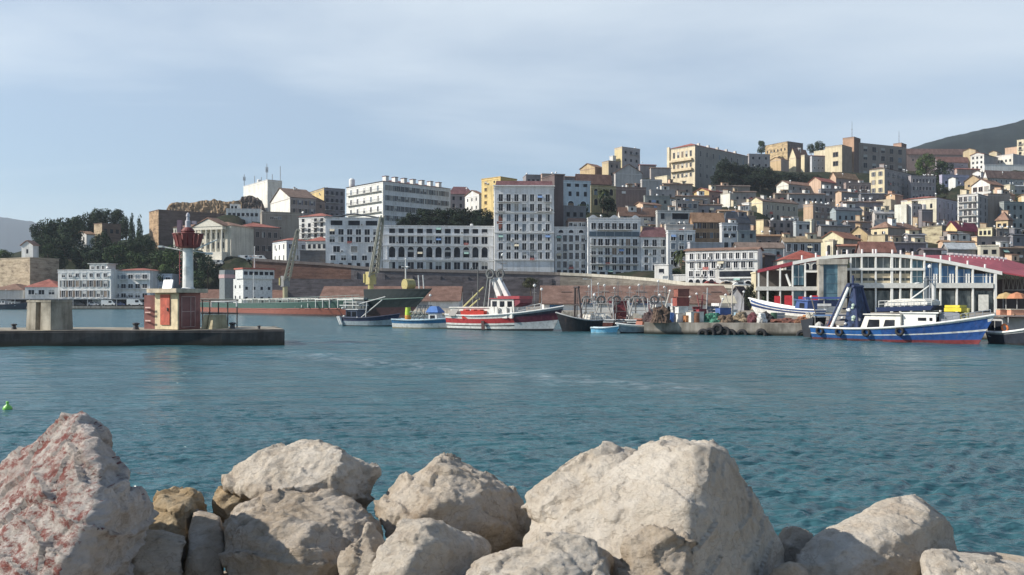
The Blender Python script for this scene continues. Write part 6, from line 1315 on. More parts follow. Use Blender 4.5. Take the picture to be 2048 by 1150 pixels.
# ------------------------------------------------------------------ people
def person(label, loc, rz, top, legs, skin=(.30, .18, .12), bend=0):
    J = {'pel': (0, 0, .95), 'chest': (0, -.02, 1.35), 'neck': (0, -.02, 1.5), 'head': (0, 0, 1.62), 'crown': (0, 0.0, 1.74),
         'ls': (-.19, 0, 1.43), 'le': (-.26, .03, 1.15), 'lh': (-.22, .16, .93), 'rs': (.19, 0, 1.43), 're': (.27, .02, 1.15), 'rh': (.24, .18, .95),
         'lk': (-.11, .02, .5), 'la': (-.12, -.03, .08), 'lt': (-.12, .12, .04), 'rk': (.12, .06, .5), 'ra': (.13, 0, .08), 'rt': (.13, .15, .04)}
    R = {'pel': .15, 'chest': .165, 'neck': .06, 'head': .105, 'crown': .08, 'ls': .075, 'le': .05, 'lh': .038, 'rs': .075, 're': .05, 'rh': .038, 'lk': .065, 'la': .05, 'lt': .04, 'rk': .065, 'ra': .05, 'rt': .04}
    E = [('pel', 'chest'), ('chest', 'neck'), ('neck', 'head'), ('head', 'crown'), ('chest', 'ls'), ('ls', 'le'), ('le', 'lh'), ('chest', 'rs'), ('rs', 're'), ('re', 'rh'), ('pel', 'lk'), ('lk', 'la'), ('la', 'lt'), ('pel', 'rk'), ('rk', 'ra'), ('ra', 'rt')]
    ks = list(J); me = bpy.data.meshes.new('body'); me.from_pydata([J[k] for k in ks], [(ks.index(a), ks.index(c)) for a, c in E], [])
    o = bpy.data.objects.new('person', me); COL.objects.link(o)
    o.modifiers.new('s', 'SKIN'); sub = o.modifiers.new('u', 'SUBSURF'); sub.levels = sub.render_levels = 2
    for i, k in enumerate(ks): me.skin_vertices[0].data[i].radius = (R[k], R[k]); me.skin_vertices[0].data[i].use_root = (k == 'pel')
    dg = bpy.context.evaluated_depsgraph_get(); m2 = bpy.data.meshes.new_from_object(o.evaluated_get(dg)); bpy.data.objects.remove(o)
    for c_ in (skin, top, legs, (.03, .025, .02)): m2.materials.append(paint(c_, .8))
    for p in m2.polygons:
        z, x = p.center.z, abs(p.center.x); p.use_smooth = True
        p.material_index = 3 if z > 1.7 or (z > 1.6 and p.center.y < -.03) or z < .1 else 0 if z > 1.5 or (x > .19 and z < 1.0) else 1 if z > .95 else 2
    o = put(m2, 'person', None, loc, rz); tag(o, label, 'person'); return o
person('person in dark clothes standing on the deck of the blue trawler left of the gantry', (PX(1706, 70.6) , 70.6, .75), 2.6, (.03, .03, .04), (.025, .03, .05))
person('person in a black jacket standing on the boat at the right picture edge', (PX(2028, 62.4), 62.4, .5), 1.2, (.02, .02, .025), (.05, .05, .07))

def crag(name, label, x0, x1, prof, D, dep, col):
    n = 60; m = 10; V = []; F_ = []
    for i in range(n + 1):
        px = x0 + (x1 - x0) * i / n; zt = PZ(np.interp(px, [p[0] for p in prof], [p[1] for p in prof]), D)
        for j in range(m + 1):
            t = j / m; zb = PZ(450, D); q = Vector((px * .06, t * 3, D)); z = zb + (zt - zb) * (1 - t) if j < m else zb
            V.append((PX(px, D) + .5 * noise.noise(q * 2), D - 2.5 * t ** 2 - 2.2 * abs(noise.fractal(q * 1.5, 1, 2, 4)) * (1 if t > .02 else .4), z + (.8 * noise.fractal(q * 1.2, 1, 2, 4))))
        V.append((PX(px, D) * (D + dep) / D, D + dep, zt - 2))
    k = m + 2
    for i in range(n):
        for j in range(m): F_.append((i * k + j, (i + 1) * k + j, (i + 1) * k + j + 1, i * k + j + 1))
        F_.append((i * k, i * k + m + 1, (i + 1) * k + m + 1, (i + 1) * k))
    me = bpy.data.meshes.new(name); me.from_pydata(V, [], F_); me.materials.append(masonry(col, (.07, .055, .045), 1.6)); tag(put(me, name), label, 'ruin')
crag('ruined_rampart', 'crumbling tan ruined rampart above the dark fortress wall', 333, 484, [(333, 418), (338, 407), (350, 403), (372, 406), (400, 403), (420, 401), (428, 398), (436, 401), (460, 402), (484, 404)], 428, 10, (.34, .25, .165))
crag('ruined_rampart', 'dark rocky rampart top left of the windowless white block', 474, 532, [(474, 402), (484, 394), (500, 391), (515, 394), (524, 402), (532, 424)], 436, 8, (.17, .14, .125))

def rope(label, a, c, sag=.5):
    b = MB(); a, c = Vector(a), Vector(c); pts = [a.lerp(c, i / 12) - Vector((0, 0, sag * 4 * (i / 12) * (1 - i / 12))) for i in range(13)]
    b.chain([p - a for p in pts], .03, paint((.45, .4, .3), .9), 5); tag(b.build('mooring_rope', None, a), label, 'rope')
rope('mooring rope from the blue trawler stern to the pier', (PX(1650, 71), 71, .95), (PX(1630, 76.5), 76.5, QT + .1), .15)
rope('mooring rope from the blue trawler bow to the right quay', (PX(1998, 61.2), 61.2, 2.0), (PX(2030, 68.5), 68.5, QT + .1), .3)
rope('mooring rope from the red boat bow towards the black boat', (PX(1122, 87.2), 87.2, 2.3), (PX(1180, 90), 90, 1.1), .5)
rope('mooring rope from the blue boat to the red boat stern', (PX(906, 95.5), 95.5, 1.2), (PX(912, 94), 94, 1.5), .05)
def drum(label, px, D, col, h=.88, r=.29, dz=0):
    b = MB(); b.lathe([(r * .95, 0), (r, .03), (r, h * .33), (r * 1.05, h * .35), (r, h * .37), (r, h * .66), (r * 1.05, h * .68), (r, h * .7), (r, h), (r * .9, h + .02)], paint(col, .5, var=.25), 14); tag(b.build('drum', None, (PX(px, D), D, QT + dz)), label, 'drum')
drum('blue plastic drum left of the first crate stack on the pier', 1342, 80.6, (.05, .14, .40)); drum('white plastic drum beside the blue drum on the pier', 1335, 80.9, (.62, .62, .6)); drum('rusty steel drum right of the white box crate', 1393, 79.4, (.25, .11, .06)); drum('pale blue drum behind the beige net heap', 1474, 82.2, (.3, .45, .55)); drum('dark green drum behind the white sheet heap', 1548, 81.2, (.05, .12, .08)); drum('orange drum near the blue trawler stern', 1612, 78.6, (.5, .2, .06), .7)
for px, D, w_, h_, c_, nm in ((1346, 82.5, 1.6, 1.9, (.5, .5, .48), 'stack of grey fish boxes behind the first crate stack'), (1416, 83, 1.8, 1.5, (.16, .18, .22), 'stack of dark fish boxes behind the green net heap'), (1456, 84, 1.5, 1.2, (.6, .59, .55), 'stack of white fish boxes left of the pale pole'), (1386, 82, 1.2, 1.7, (.3, .07, .07), 'stack of maroon fish boxes behind the white box crate'), (1552, 82, 1.6, .9, (.3, .33, .36), 'low stack of grey-blue boxes under the beached boat stern'), (1494, 82, 1.3, .8, (.55, .52, .45), 'low stack of beige boxes under the beached boat bow')):
    t_ = thing('box_stack', nm, 'boxes', (PX(px, D), D, QT), random.uniform(-.3, .3)); n_ = int(h_ / .3)
    for i in range(n_):
        b = MB(); o_ = random.uniform(-.08, .08); z = i * .3; b.box(o_, 0, z + .002, o_ + w_ * .62, .5, z + .26, paint(c_, .7)); b.box(o_ - .03, -.03, z + .21, o_ + w_ * .62 + .03, .53, z + .265, paint(tuple(min(.8, v * 1.2) for v in c_), .7)); b.build('box', t_)
for i, (px, D, dx, h_, c_) in enumerate(((1322, 83.5, .9, 3.0, (.6, .58, .52)), (1334, 83.5, -.7, 2.6, (.25, .2, .16)), (1368, 83, .6, 2.4, (.15, .15, .16)), (1404, 82.6, -.5, 2.7, (.3, .1, .1)), (1430, 83.6, .8, 2.2, (.5, .5, .5)), (1468, 83, -.8, 2.6, (.55, .5, .42)), (1478, 83.5, .5, 2.9, (.2, .2, .2)), (1636, 77.6, -.6, 2.4, (.2, .18, .16)))):
    b = MB(); b.tube((0, 0, 0), (dx, .1, h_), .05, paint(c_, .8), 6); b.lathe([(.02, -.12), (.12, -.04), (.12, .05), (.02, .12)], paint(WHITE, .6), 8, (dx, .1, h_)); tag(b.build('marker_pole', None, (PX(px, D), D, QT)), 'leaning net marker pole with a pale float, ' + ('leftmost on the pier tip', 'second from the pier tip', 'behind the orange crate', 'between the red post and the maroon boxes', 'behind the green net heap', 'behind the white fish boxes', 'at the beached boat bow', 'beside the blue trawler stern')[i], 'pole')
# niches and piers on the dark stone wall, parts of it
rw = bpy.data.objects['retaining_wall.001']
for i in range(22):
    px = 712 + i * 18.5; py, D = wt(px); p_ = P(px, py, D) - Vector(rw.location); b = MB()
    if i % 3 == 0: b.box(p_.x - .5, p_.y - .55, -2, p_.x + .5, p_.y - .003, p_.z - 1.2, masonry((.17, .155, .16), (.09, .085, .09))); b.build('buttress', rw)
    else:
        hgt = 2.2; poly = [(p_.x - .9, p_.z - 4.6), (p_.x + .9, p_.z - 4.6)] + [(p_.x + .9 * math.cos(q_), p_.z - 2.6 + .9 * math.sin(q_)) for q_ in np.linspace(0, math.pi, 7)]; b.prism(poly, 'y', p_.y - .06, p_.y + .02, paint((.09, .08, .085), .95)); b.build('niche', rw)
# ------------------------------------------------------------------ trees
def foliage(col):
    k = ('foliage', col)
    if k in MATS: return MATS[k]
    m, nt, b = nodes('foliage')
    f = noise_t(nt, pos(nt), .5, 3); g = noise_t(nt, pos(nt), 3, 3)
    r = ramp(nt, f, [(.35, tuple(x * .55 for x in col)), (.5, col), (.65, tuple(x * 1.6 for x in col))])
    gr = ramp(nt, g, [(.3, (.6, .65, .6)), (.65, (1.15, 1.1, 1))])
    nt.links.new(mixc(nt, .8, r.outputs[0], gr.outputs[0], 'MULTIPLY'), b.inputs['Base Color']); b.inputs['Roughness'].default_value = .8; b.inputs['Specular IOR Level'].default_value = .15
    MATS[k] = m; return m
CR = {}
def crown(kind, seed, mat):
    k = (kind, seed, mat.name)
    if k in CR: return CR[k]
    rnd = random.Random(seed * 13 + 5); V = []; F_ = []
    lumps = []
    if kind == 'cypress':
        for i in range(14): z = i / 13; lumps.append((Vector((rnd.uniform(-.1, .1), rnd.uniform(-.1, .1), z * 2 - 1)), .45 * (1 - z ** 1.6) + .12))
    else:
        flat = {'broad': .75, 'pine': .5, 'hedge': .62}[kind]
        for i in range(26):
            a = rnd.uniform(0, 2 * math.pi); u = rnd.uniform(-.8, 1); q = math.sqrt(max(0, 1 - u * u * .8)) * rnd.uniform(.3, .78)
            lumps.append((Vector((math.cos(a) * q, math.sin(a) * q, u * flat)), rnd.uniform(.2, .38)))
    nq = 2600; tot = sum(r * r for _, r in lumps)
    for c, r in lumps:
        for i in range(int(nq * r * r / tot)):
            d = Vector((rnd.gauss(0, 1), rnd.gauss(0, 1), rnd.gauss(0, 1))).normalized(); p = c + d * r * rnd.uniform(.72, 1.08)
            nrm = (d + Vector((rnd.uniform(-.7, .7), rnd.uniform(-.7, .7), rnd.uniform(-.5, .9)))).normalized(); a = nrm.orthogonal().normalized(); b_ = nrm.cross(a); s = rnd.uniform(.035, .085)
            t = rnd.uniform(0, 6.28); a, b_ = a * math.cos(t) + b_ * math.sin(t), b_ * math.cos(t) - a * math.sin(t)
            n = len(V); V += [tuple(p - a * s), tuple(p - b_ * s * .6), tuple(p + a * s), tuple(p + b_ * s * .6)]; F_.append((n, n + 1, n + 2, n + 3))
    me = bpy.data.meshes.new('crown'); me.from_pydata(V, [], F_); me.materials.append(mat); CR[k] = me; return me
TRK = {}
def trunk_mesh(kind):
    if kind in TRK: return TRK[kind]
    b = MB(); m = paint((.10, .075, .055), .95, var=.3)
    b.tube((0, 0, -1.5), (.03, .02, .35), .09, m, 8, .06); b.tube((.03, .02, .35), (0, 0, 1), .06, m, 7, .03)
    if kind != 'cypress':
        for i in range(5):
            a = i * 1.3; b.tube((.03, .02, .3 + .08 * i), (.45 * math.cos(a), .45 * math.sin(a), .75 + .08 * i), .035, m, 5, .012)
    TRK[kind] = b.mesh('trunk'); return TRK[kind]
TN = 0
def tree(label, px, yt, yb, wpx, D, kind='broad', col=(.032, .05, .024), group=None, name=None, dd=0):
    global TN; TN += 1
    w = wpx / FO * D; zb, zt = PZ(yb, D), PZ(yt, D); h = zt - zb
    r = thing(name or {'broad': 'tree', 'pine': 'pine_tree', 'cypress': 'cypress_tree', 'hedge': 'tree'}[kind], label, 'tree', (PX(px, D), D, zb), random.uniform(0, 6), group)
    t = put(trunk_mesh(kind), 'trunk', r); t.scale = (w * .42, w * .42, h * .7)
    c = put(crown(kind, TN % 4, foliage(col)), 'crown', r, (0, 0, h * .55)); 
    k = {'broad': 1.05, 'pine': 1.4, 'cypress': 1.0, 'hedge': 1.15}[kind]
    c.scale = (w * .5, w * .5, h * .5 * k * (.92 if kind != 'cypress' else 1))
    if kind == 'cypress': c.scale = (w * .9, w * .9, h * .5); c.location.z = h * .5
    return r
DG, MG, LG = (.034, .056, .030), (.045, .075, .032), (.068, .105, .036)
PG = 'dark pines of the left hill wood'
PL = 'dark pine in the crowded wood on the left hill'
for px, yt, yb, w, D in ((82, 446, 500, 44, 352), (100, 440, 505, 50, 362), (122, 436, 500, 52, 370), (148, 437, 500, 50, 378), (172, 428, 490, 54, 390), (195, 420, 480, 50, 398), (215, 417, 470, 48, 405), (236, 420, 478, 42, 408), (90, 470, 520, 56, 340), (128, 468, 525, 60, 345), (165, 490, 535, 50, 344), (110, 500, 545, 54, 332), (252, 434, 492, 34, 396), (140, 448, 505, 56, 356)):
    tree(PL, px, yt, yb, w, D, 'pine' if w > 48 else 'broad', DG, PG)
BG = 'leafy trees on the bank below the courthouse'; BL = 'mid green leafy tree on the shaded bank below the courthouse'
for px, yt, yb, w, D, c in ((205, 462, 520, 44, 352, DG), (190, 500, 552, 60, 330, DG), (232, 485, 545, 64, 326, MG), (262, 480, 535, 54, 336, DG), (290, 470, 525, 46, 356, DG), (275, 505, 560, 62, 318, MG), (312, 498, 558, 60, 317, MG), (345, 505, 565, 56, 316, LG), (345, 490, 540, 50, 328, MG), (398, 500, 560, 52, 318, DG), (415, 512, 570, 50, 312, DG), (330, 530, 580, 50, 309, LG), (395, 540, 590, 50, 308, MG), (300, 480, 520, 34, 366, DG), (440, 535, 580, 40, 312, DG), (370, 515, 570, 50, 318, DG)):
    tree(BL, px, yt, yb, w, D, 'broad', c, BG)
tree('slim dark cypress left of its taller twin at the fortress rampart', 264, 428, 500, 15, 376, 'cypress', DG)
tree('tallest slim cypress, nearest the fortress rampart', 279, 432, 505, 17, 374, 'cypress', DG)
tree('small tree on the slope right of the tiny twin-gabled house', 96, 486, 516, 28, 326, 'broad', MG)
tree('pale green bush by the left picture edge behind the fort', 8, 500, 530, 44, 352, 'broad', LG)
HG = 'clipped dark trees in front of the hotel'; HL = 'dark dense tree in the row between the hotel and the arcaded palace'
for px, yt, yb, w, D in ((822, 424, 462, 44, 322), (848, 418, 460, 50, 324), (875, 416, 458, 52, 326), (902, 416, 458, 52, 328), (930, 416, 458, 50, 330), (955, 419, 460, 46, 330), (975, 420, 460, 34, 328), (806, 436, 466, 34, 316), (862, 430, 466, 60, 314), (916, 430, 466, 60, 314), (962, 432, 466, 50, 314)):
    tree(HL, px, yt, yb, w, D, 'hedge', (.022, .036, .022), HG)
WG = 'dark trees massed below the sunlit school'; WL = 'very dark tree in the mass below the grand sunlit school'
for px, yt, yb, w, D in ((1448, 318, 375, 46, 497), (1466, 322, 372, 44, 505), (1485, 330, 374, 48, 508), (1510, 332, 374, 50, 506), (1535, 335, 378, 48, 500), (1438, 340, 378, 40, 492), (1460, 345, 380, 50, 488), (1490, 348, 380, 52, 488), (1520, 350, 380, 52, 488), (1548, 346, 382, 44, 492), (1575, 345, 372, 40, 540), (1600, 346, 376, 44, 540), (1630, 350, 378, 40, 520), (1560, 312, 335, 24, 650)):
    tree(WL, px, yt, yb, w, D, 'hedge', (.02, .032, .022), WG)
tree('round dark tree on the skyline left of the tan hilltop ruin', 1523, 282, 312, 22, 640, 'broad', DG)
tree('dark tree on the skyline right of the tan hilltop ruin', 1640, 282, 308, 26, 660, 'broad', DG)
tree('low dark tree beside the skyline tree right of the hilltop ruin', 1622, 288, 310, 20, 665, 'broad', DG)
tree('bright green tree with a dark right side beside the hilltop school', 1852, 307, 358, 46, 530, 'broad', LG)
tree('darker tree right of the bright green tree by the hilltop school', 1884, 322, 372, 46, 526, 'broad', DG)
tree('dark bushy tree at the foot of the ochre villa', 1215, 394, 432, 42, 335, 'hedge', (.02, .032, .022))
tree('dark bush left of the dark bushy tree under the pale blue villa', 1165, 408, 436, 30, 318, 'hedge', DG)
tree('dark round tree on the ramp beside the grey gabled shed end', 1502, 566, 625, 26, 168, 'broad', (.03, .04, .028))
tree('scrubby olive bush on the dark wall above the red boat stack', 1062, 556, 580, 42, 262, 'broad', (.07, .075, .045))
tree('green tree behind the left half of the market hall', 1532, 576, 622, 44, 158, 'broad', DG)
tree('hedge bush beside the gatehouse under the palm', 1352, 538, 560, 34, 250, 'hedge', MG)
tree('dark shrub beside the tan gable house on the right slope', 1878, 366, 392, 30, 480, 'broad', DG)
tree('small dark tree between the ochre gable and the cream corner house', 1722, 448, 478, 22, 322, 'broad', DG)
def palm(label, px, yt, yb, D, wpx):
    r = thing('palm_tree', label, 'palm tree', (PX(px, D), D, PZ(yb, D))); h = PZ(yt, D) - PZ(yb, D); R = wpx / FO * D / 2
    b = MB(); b.tube((0, 0, -2), (.15, 0, h * .75), .32, paint((.14, .11, .08), .95), 8, .24); b.build('trunk', r)
    V = MB(); m = foliage((.05, .065, .03)); rnd = random.Random(3)
    for i in range(34):
        a = rnd.uniform(0, 6.28); up = rnd.uniform(-.15, 1.1); L = R * rnd.uniform(.85, 1.1); d = Vector((math.cos(a), math.sin(a), 0)); prev = Vector((.15, 0, h * .75)); side = d.cross(Vector((0, 0, 1)))
        for k in range(6):
            t = (k + 1) / 6; q = Vector((.15, 0, h * .75)) + d * L * t * (1 - .15 * up) + Vector((0, 0, L * (up * t - 1.0 * t * t)))
            wd = R * .17 * (1 - abs(t - .4)); 
            V.face([prev - side * wd, prev, q, q - side * wd * .9 - Vector((0, 0, wd * .5))], m); V.face([prev, prev + side * wd, q + side * wd * .9 - Vector((0, 0, wd * .5)), q], m); prev = q
    V.build('crown', r)
palm('date palm standing between the greyish block and the sunlit white block', 1362, 490, 556, 262, 44)
palm('dark palm in front of the ochre villa on the slope', 1206, 372, 420, 338, 34)
# ------------------------------------------------------------------ rocks on the breakwater
from mathutils.bvhtree import BVHTree
def rock_mat(name, base, alt, dark, red=None, scale=1.0):
    m, nt, b = nodes(name)
    v = pos(nt, (1, 1, 1), True)
    a = noise_t(nt, v, 3.2 * scale, 8, .68); f = noise_t(nt, v, 22 * scale, 6, .7); g = noise_t(nt, v, 1.3, 3)
    r = ramp(nt, a, [(.32, dark), (.45, base), (.6, alt), (.74, tuple(min(.8, x * 1.15) for x in alt))])
    gr = ramp(nt, f, [(.3, (.74, .70, .66)), (.52, (1, 1, 1))])
    c = mixc(nt, .7, r.outputs[0], gr.outputs[0], 'MULTIPLY')
    if red:
        rz = noise_t(nt, pos(nt, (1, 1, 2.2), True), 7.5, 10, .82); rr = ramp(nt, rz, [(.46, (0, 0, 0)), (.56, (.95, .95, .95))])
        gg = nt.nodes.new('ShaderNodeNewGeometry'); sx = nt.nodes.new('ShaderNodeSeparateXYZ'); nt.links.new(gg.outputs['True Normal'], sx.inputs[0])
        fr = ramp(nt, sx.outputs['X'], [(.0, (1, 1, 1)), (.25, (0, 0, 0))]); fr.color_ramp.elements[0].position = .05
        zone = noise_t(nt, v, 1.7, 3); zr = ramp(nt, zone, [(.36, (.25, .25, .25)), (.48, (1, 1, 1))])
        k1 = mixc(nt, 1.0, rr.outputs[0], fr.outputs[0], 'MULTIPLY'); k1 = mixc(nt, 1.0, k1, zr.outputs[0], 'MULTIPLY')
        c = mixc(nt, k1, c, red)
    ck = N(nt, 'ShaderNodeTexVoronoi', Scale=3.2 * scale); ck.feature = 'DISTANCE_TO_EDGE'; wv2 = nt.nodes.new('ShaderNodeTexNoise'); wv2.inputs['Scale'].default_value = 4; wv2.inputs['Detail'].default_value = 6
    nt.links.new(v, wv2.inputs['Vector']); mx = nt.nodes.new('ShaderNodeMix'); mx.data_type = 'VECTOR'; mx.inputs[0].default_value = .45; nt.links.new(v, mx.inputs[4]); nt.links.new(wv2.outputs['Color'], mx.inputs[5]); nt.links.new(mx.outputs[1], ck.inputs['Vector'])
    cr_ = ramp(nt, ck.outputs['Distance'], [(.0, (.55, .48, .42)), (.012, (1, 1, 1))]); c = mixc(nt, .5, c, cr_.outputs[0], 'MULTIPLY')
    nt.links.new(c, b.inputs['Base Color']); b.inputs['Roughness'].default_value = .92; b.inputs['Specular IOR Level'].default_value = .2
    w = noise_t(nt, pos(nt, (1, .9, 2.4), True), 10 * scale, 11, .72)
    vo = N(nt, 'ShaderNodeTexVoronoi', Scale=9 * scale); vo.feature = 'DISTANCE_TO_EDGE'; wv = noise_t(nt, v, 5, 5)
    nt.links.new(v, vo.inputs['Vector'])
    b1 = N(nt, 'ShaderNodeBump', Strength=1.0, Distance=.05); nt.links.new(w, b1.inputs['Height'])
    b2 = N(nt, 'ShaderNodeBump', Strength=.8, Distance=.012); nt.links.new(f, b2.inputs['Height']); nt.links.new(b1.outputs[0], b2.inputs['Normal'])
    nt.links.new(b2.outputs[0], b.inputs['Normal']); return m
LIM = rock_mat('limestone', (.55, .475, .385), (.62, .55, .465), (.40, .315, .235))
LIMP = rock_mat('pale_limestone', (.61, .54, .45), (.67, .61, .53), (.47, .39, .31))
LIMB = rock_mat('brown_limestone', (.50, .42, .33), (.59, .52, .44), (.34, .265, .19))
LIMO = rock_mat('ochre_limestone', (.47, .35, .21), (.55, .45, .31), (.29, .2, .115))
LIMR = rock_mat('red_stained_limestone', (.57, .515, .47), (.64, .59, .55), (.42, .35, .32), (.235, .072, .06))
def rock(label, hulls, mat, vox=.014, chip=1.0, strata=(.2, .1, 1), seed=0, rough=1.0):
    bm = bmesh.new(); rr_ = random.Random(seed * 17 + 3)
    for pts in hulls:
        hb = bmesh.new(); vs = [hb.verts.new(P(x, y, d)) for x, y, d in pts]
        res = bmesh.ops.convex_hull(hb, input=vs)
        bmesh.ops.delete(hb, geom=[g for g in res['geom_interior'] if isinstance(g, bmesh.types.BMVert)], context='VERTS')
        for k in range(26):                       # knock the corners off along flat fracture planes
            nrm = Vector((rr_.gauss(0, 1), rr_.gauss(0, 1) - .5, rr_.gauss(0, .8) + .3)).normalized()
            top_ = max(hb.verts, key=lambda v: v.co.dot(nrm)).co
            bmesh.ops.bisect_plane(hb, geom=hb.verts[:] + hb.edges[:] + hb.faces[:], plane_co=top_ - nrm * rr_.uniform(.012, .055), plane_no=nrm, clear_outer=True)
            bmesh.ops.holes_fill(hb, edges=[e for e in hb.edges if e.is_boundary], sides=0)
        tm = bpy.data.meshes.new('t'); hb.to_mesh(tm); hb.free(); bm.from_mesh(tm); bpy.data.meshes.remove(tm)
    bmesh.ops.recalc_face_normals(bm, faces=bm.faces)
    me = bpy.data.meshes.new('rock'); bm.to_mesh(me); bm.free()
    o = bpy.data.objects.new('rock', me); COL.objects.link(o)
    rm_ = o.modifiers.new('r', 'REMESH'); rm_.mode = 'VOXEL'; rm_.voxel_size = vox; rm_.adaptivity = 0
    sm = o.modifiers.new('s', 'SMOOTH'); sm.factor = .3; sm.iterations = 1
    dg = bpy.context.evaluated_depsgraph_get(); m2 = bpy.data.meshes.new_from_object(o.evaluated_get(dg)); bpy.data.objects.remove(o)
    n = len(m2.vertices); co = np.empty(n * 3, 'f'); m2.vertices.foreach_get('co', co); co = co.reshape(-1, 3)
    no = np.empty(n * 3, 'f'); m2.vertices.foreach_get('normal', no); no = no.reshape(-1, 3)
    c0 = co.mean(0); out = np.zeros(n)
    sd = Vector((seed * 7.3, seed * 3.1, 0)); st = Vector(strata).normalized()
    for i in range(n):
        p = Vector(co[i]); s_ = p.dot(st)
        q = p + sd
        big = noise.fractal(q * 2.2, 1.0, 2.0, 3)
        # cleavage planes: stepped offsets along the strata direction
        w = s_ * 7 + .9 * noise.noise(q * 2.2); stp = (w - math.floor(w)); ledge = (stp ** 3) * (1 if noise.noise(q * 2.3 + Vector((5, 5, 5))) > -.05 else .15)
        rd_ = noise.ridged_multi_fractal(q * 7.0, .9, 2.1, 5, 1.0, 2.0)
        qs = q + st * (s_ * 1.6); lay = noise.ridged_multi_fractal(qs * 4.5, .85, 2.2, 5, 1.0, 2.0)
        fine = noise.fractal(q * 24, .9, 2.1, 4)
        wx = Vector((q.x + .08 * noise.noise(q * 6), q.y + .08 * noise.noise(q * 6 + Vector((3, 1, 7))), q.z + .08 * noise.noise(q * 6 + Vector((8, 8, 2)))))
        fv = noise.voronoi(wx * 4.2); fc = fv[1][0]; fn = Vector((math.sin(fc.x * 91.7), math.sin(fc.y * 57.3), math.sin(fc.z * 33.1)))
        facet = max(-.06, min(.06, (wx * 1.0 - fc / 4.2).dot(fn)))      # tilted chip planes
        fv2 = noise.voronoi(wx * 11); fc2 = fv2[1][0]; facet2 = max(-.03, min(.03, (wx - fc2 / 11).dot(Vector((math.sin(fc2.x * 41.7), math.sin(fc2.y * 77.3), math.sin(fc2.z * 23.1))))))
        out[i] = .006 * big + chip * (.019 * ledge + .11 * facet + .07 * facet2 + .002 * (rd_ - 1.2) + .0035 * (lay - 1.2)) + rough * .0045 * fine
    co2 = co + no * out[:, None] - c0
    m2.vertices.foreach_set('co', co2.astype('f').ravel()); m2.materials.clear(); m2.materials.append(mat)
    m2.polygons.foreach_set('use_smooth', [True] * len(m2.polygons)); m2.update()
    o = put(m2, 'rock', None, tuple(float(x) for x in c0)); tag(o, label, 'rock', 'breakwater rocks'); return o
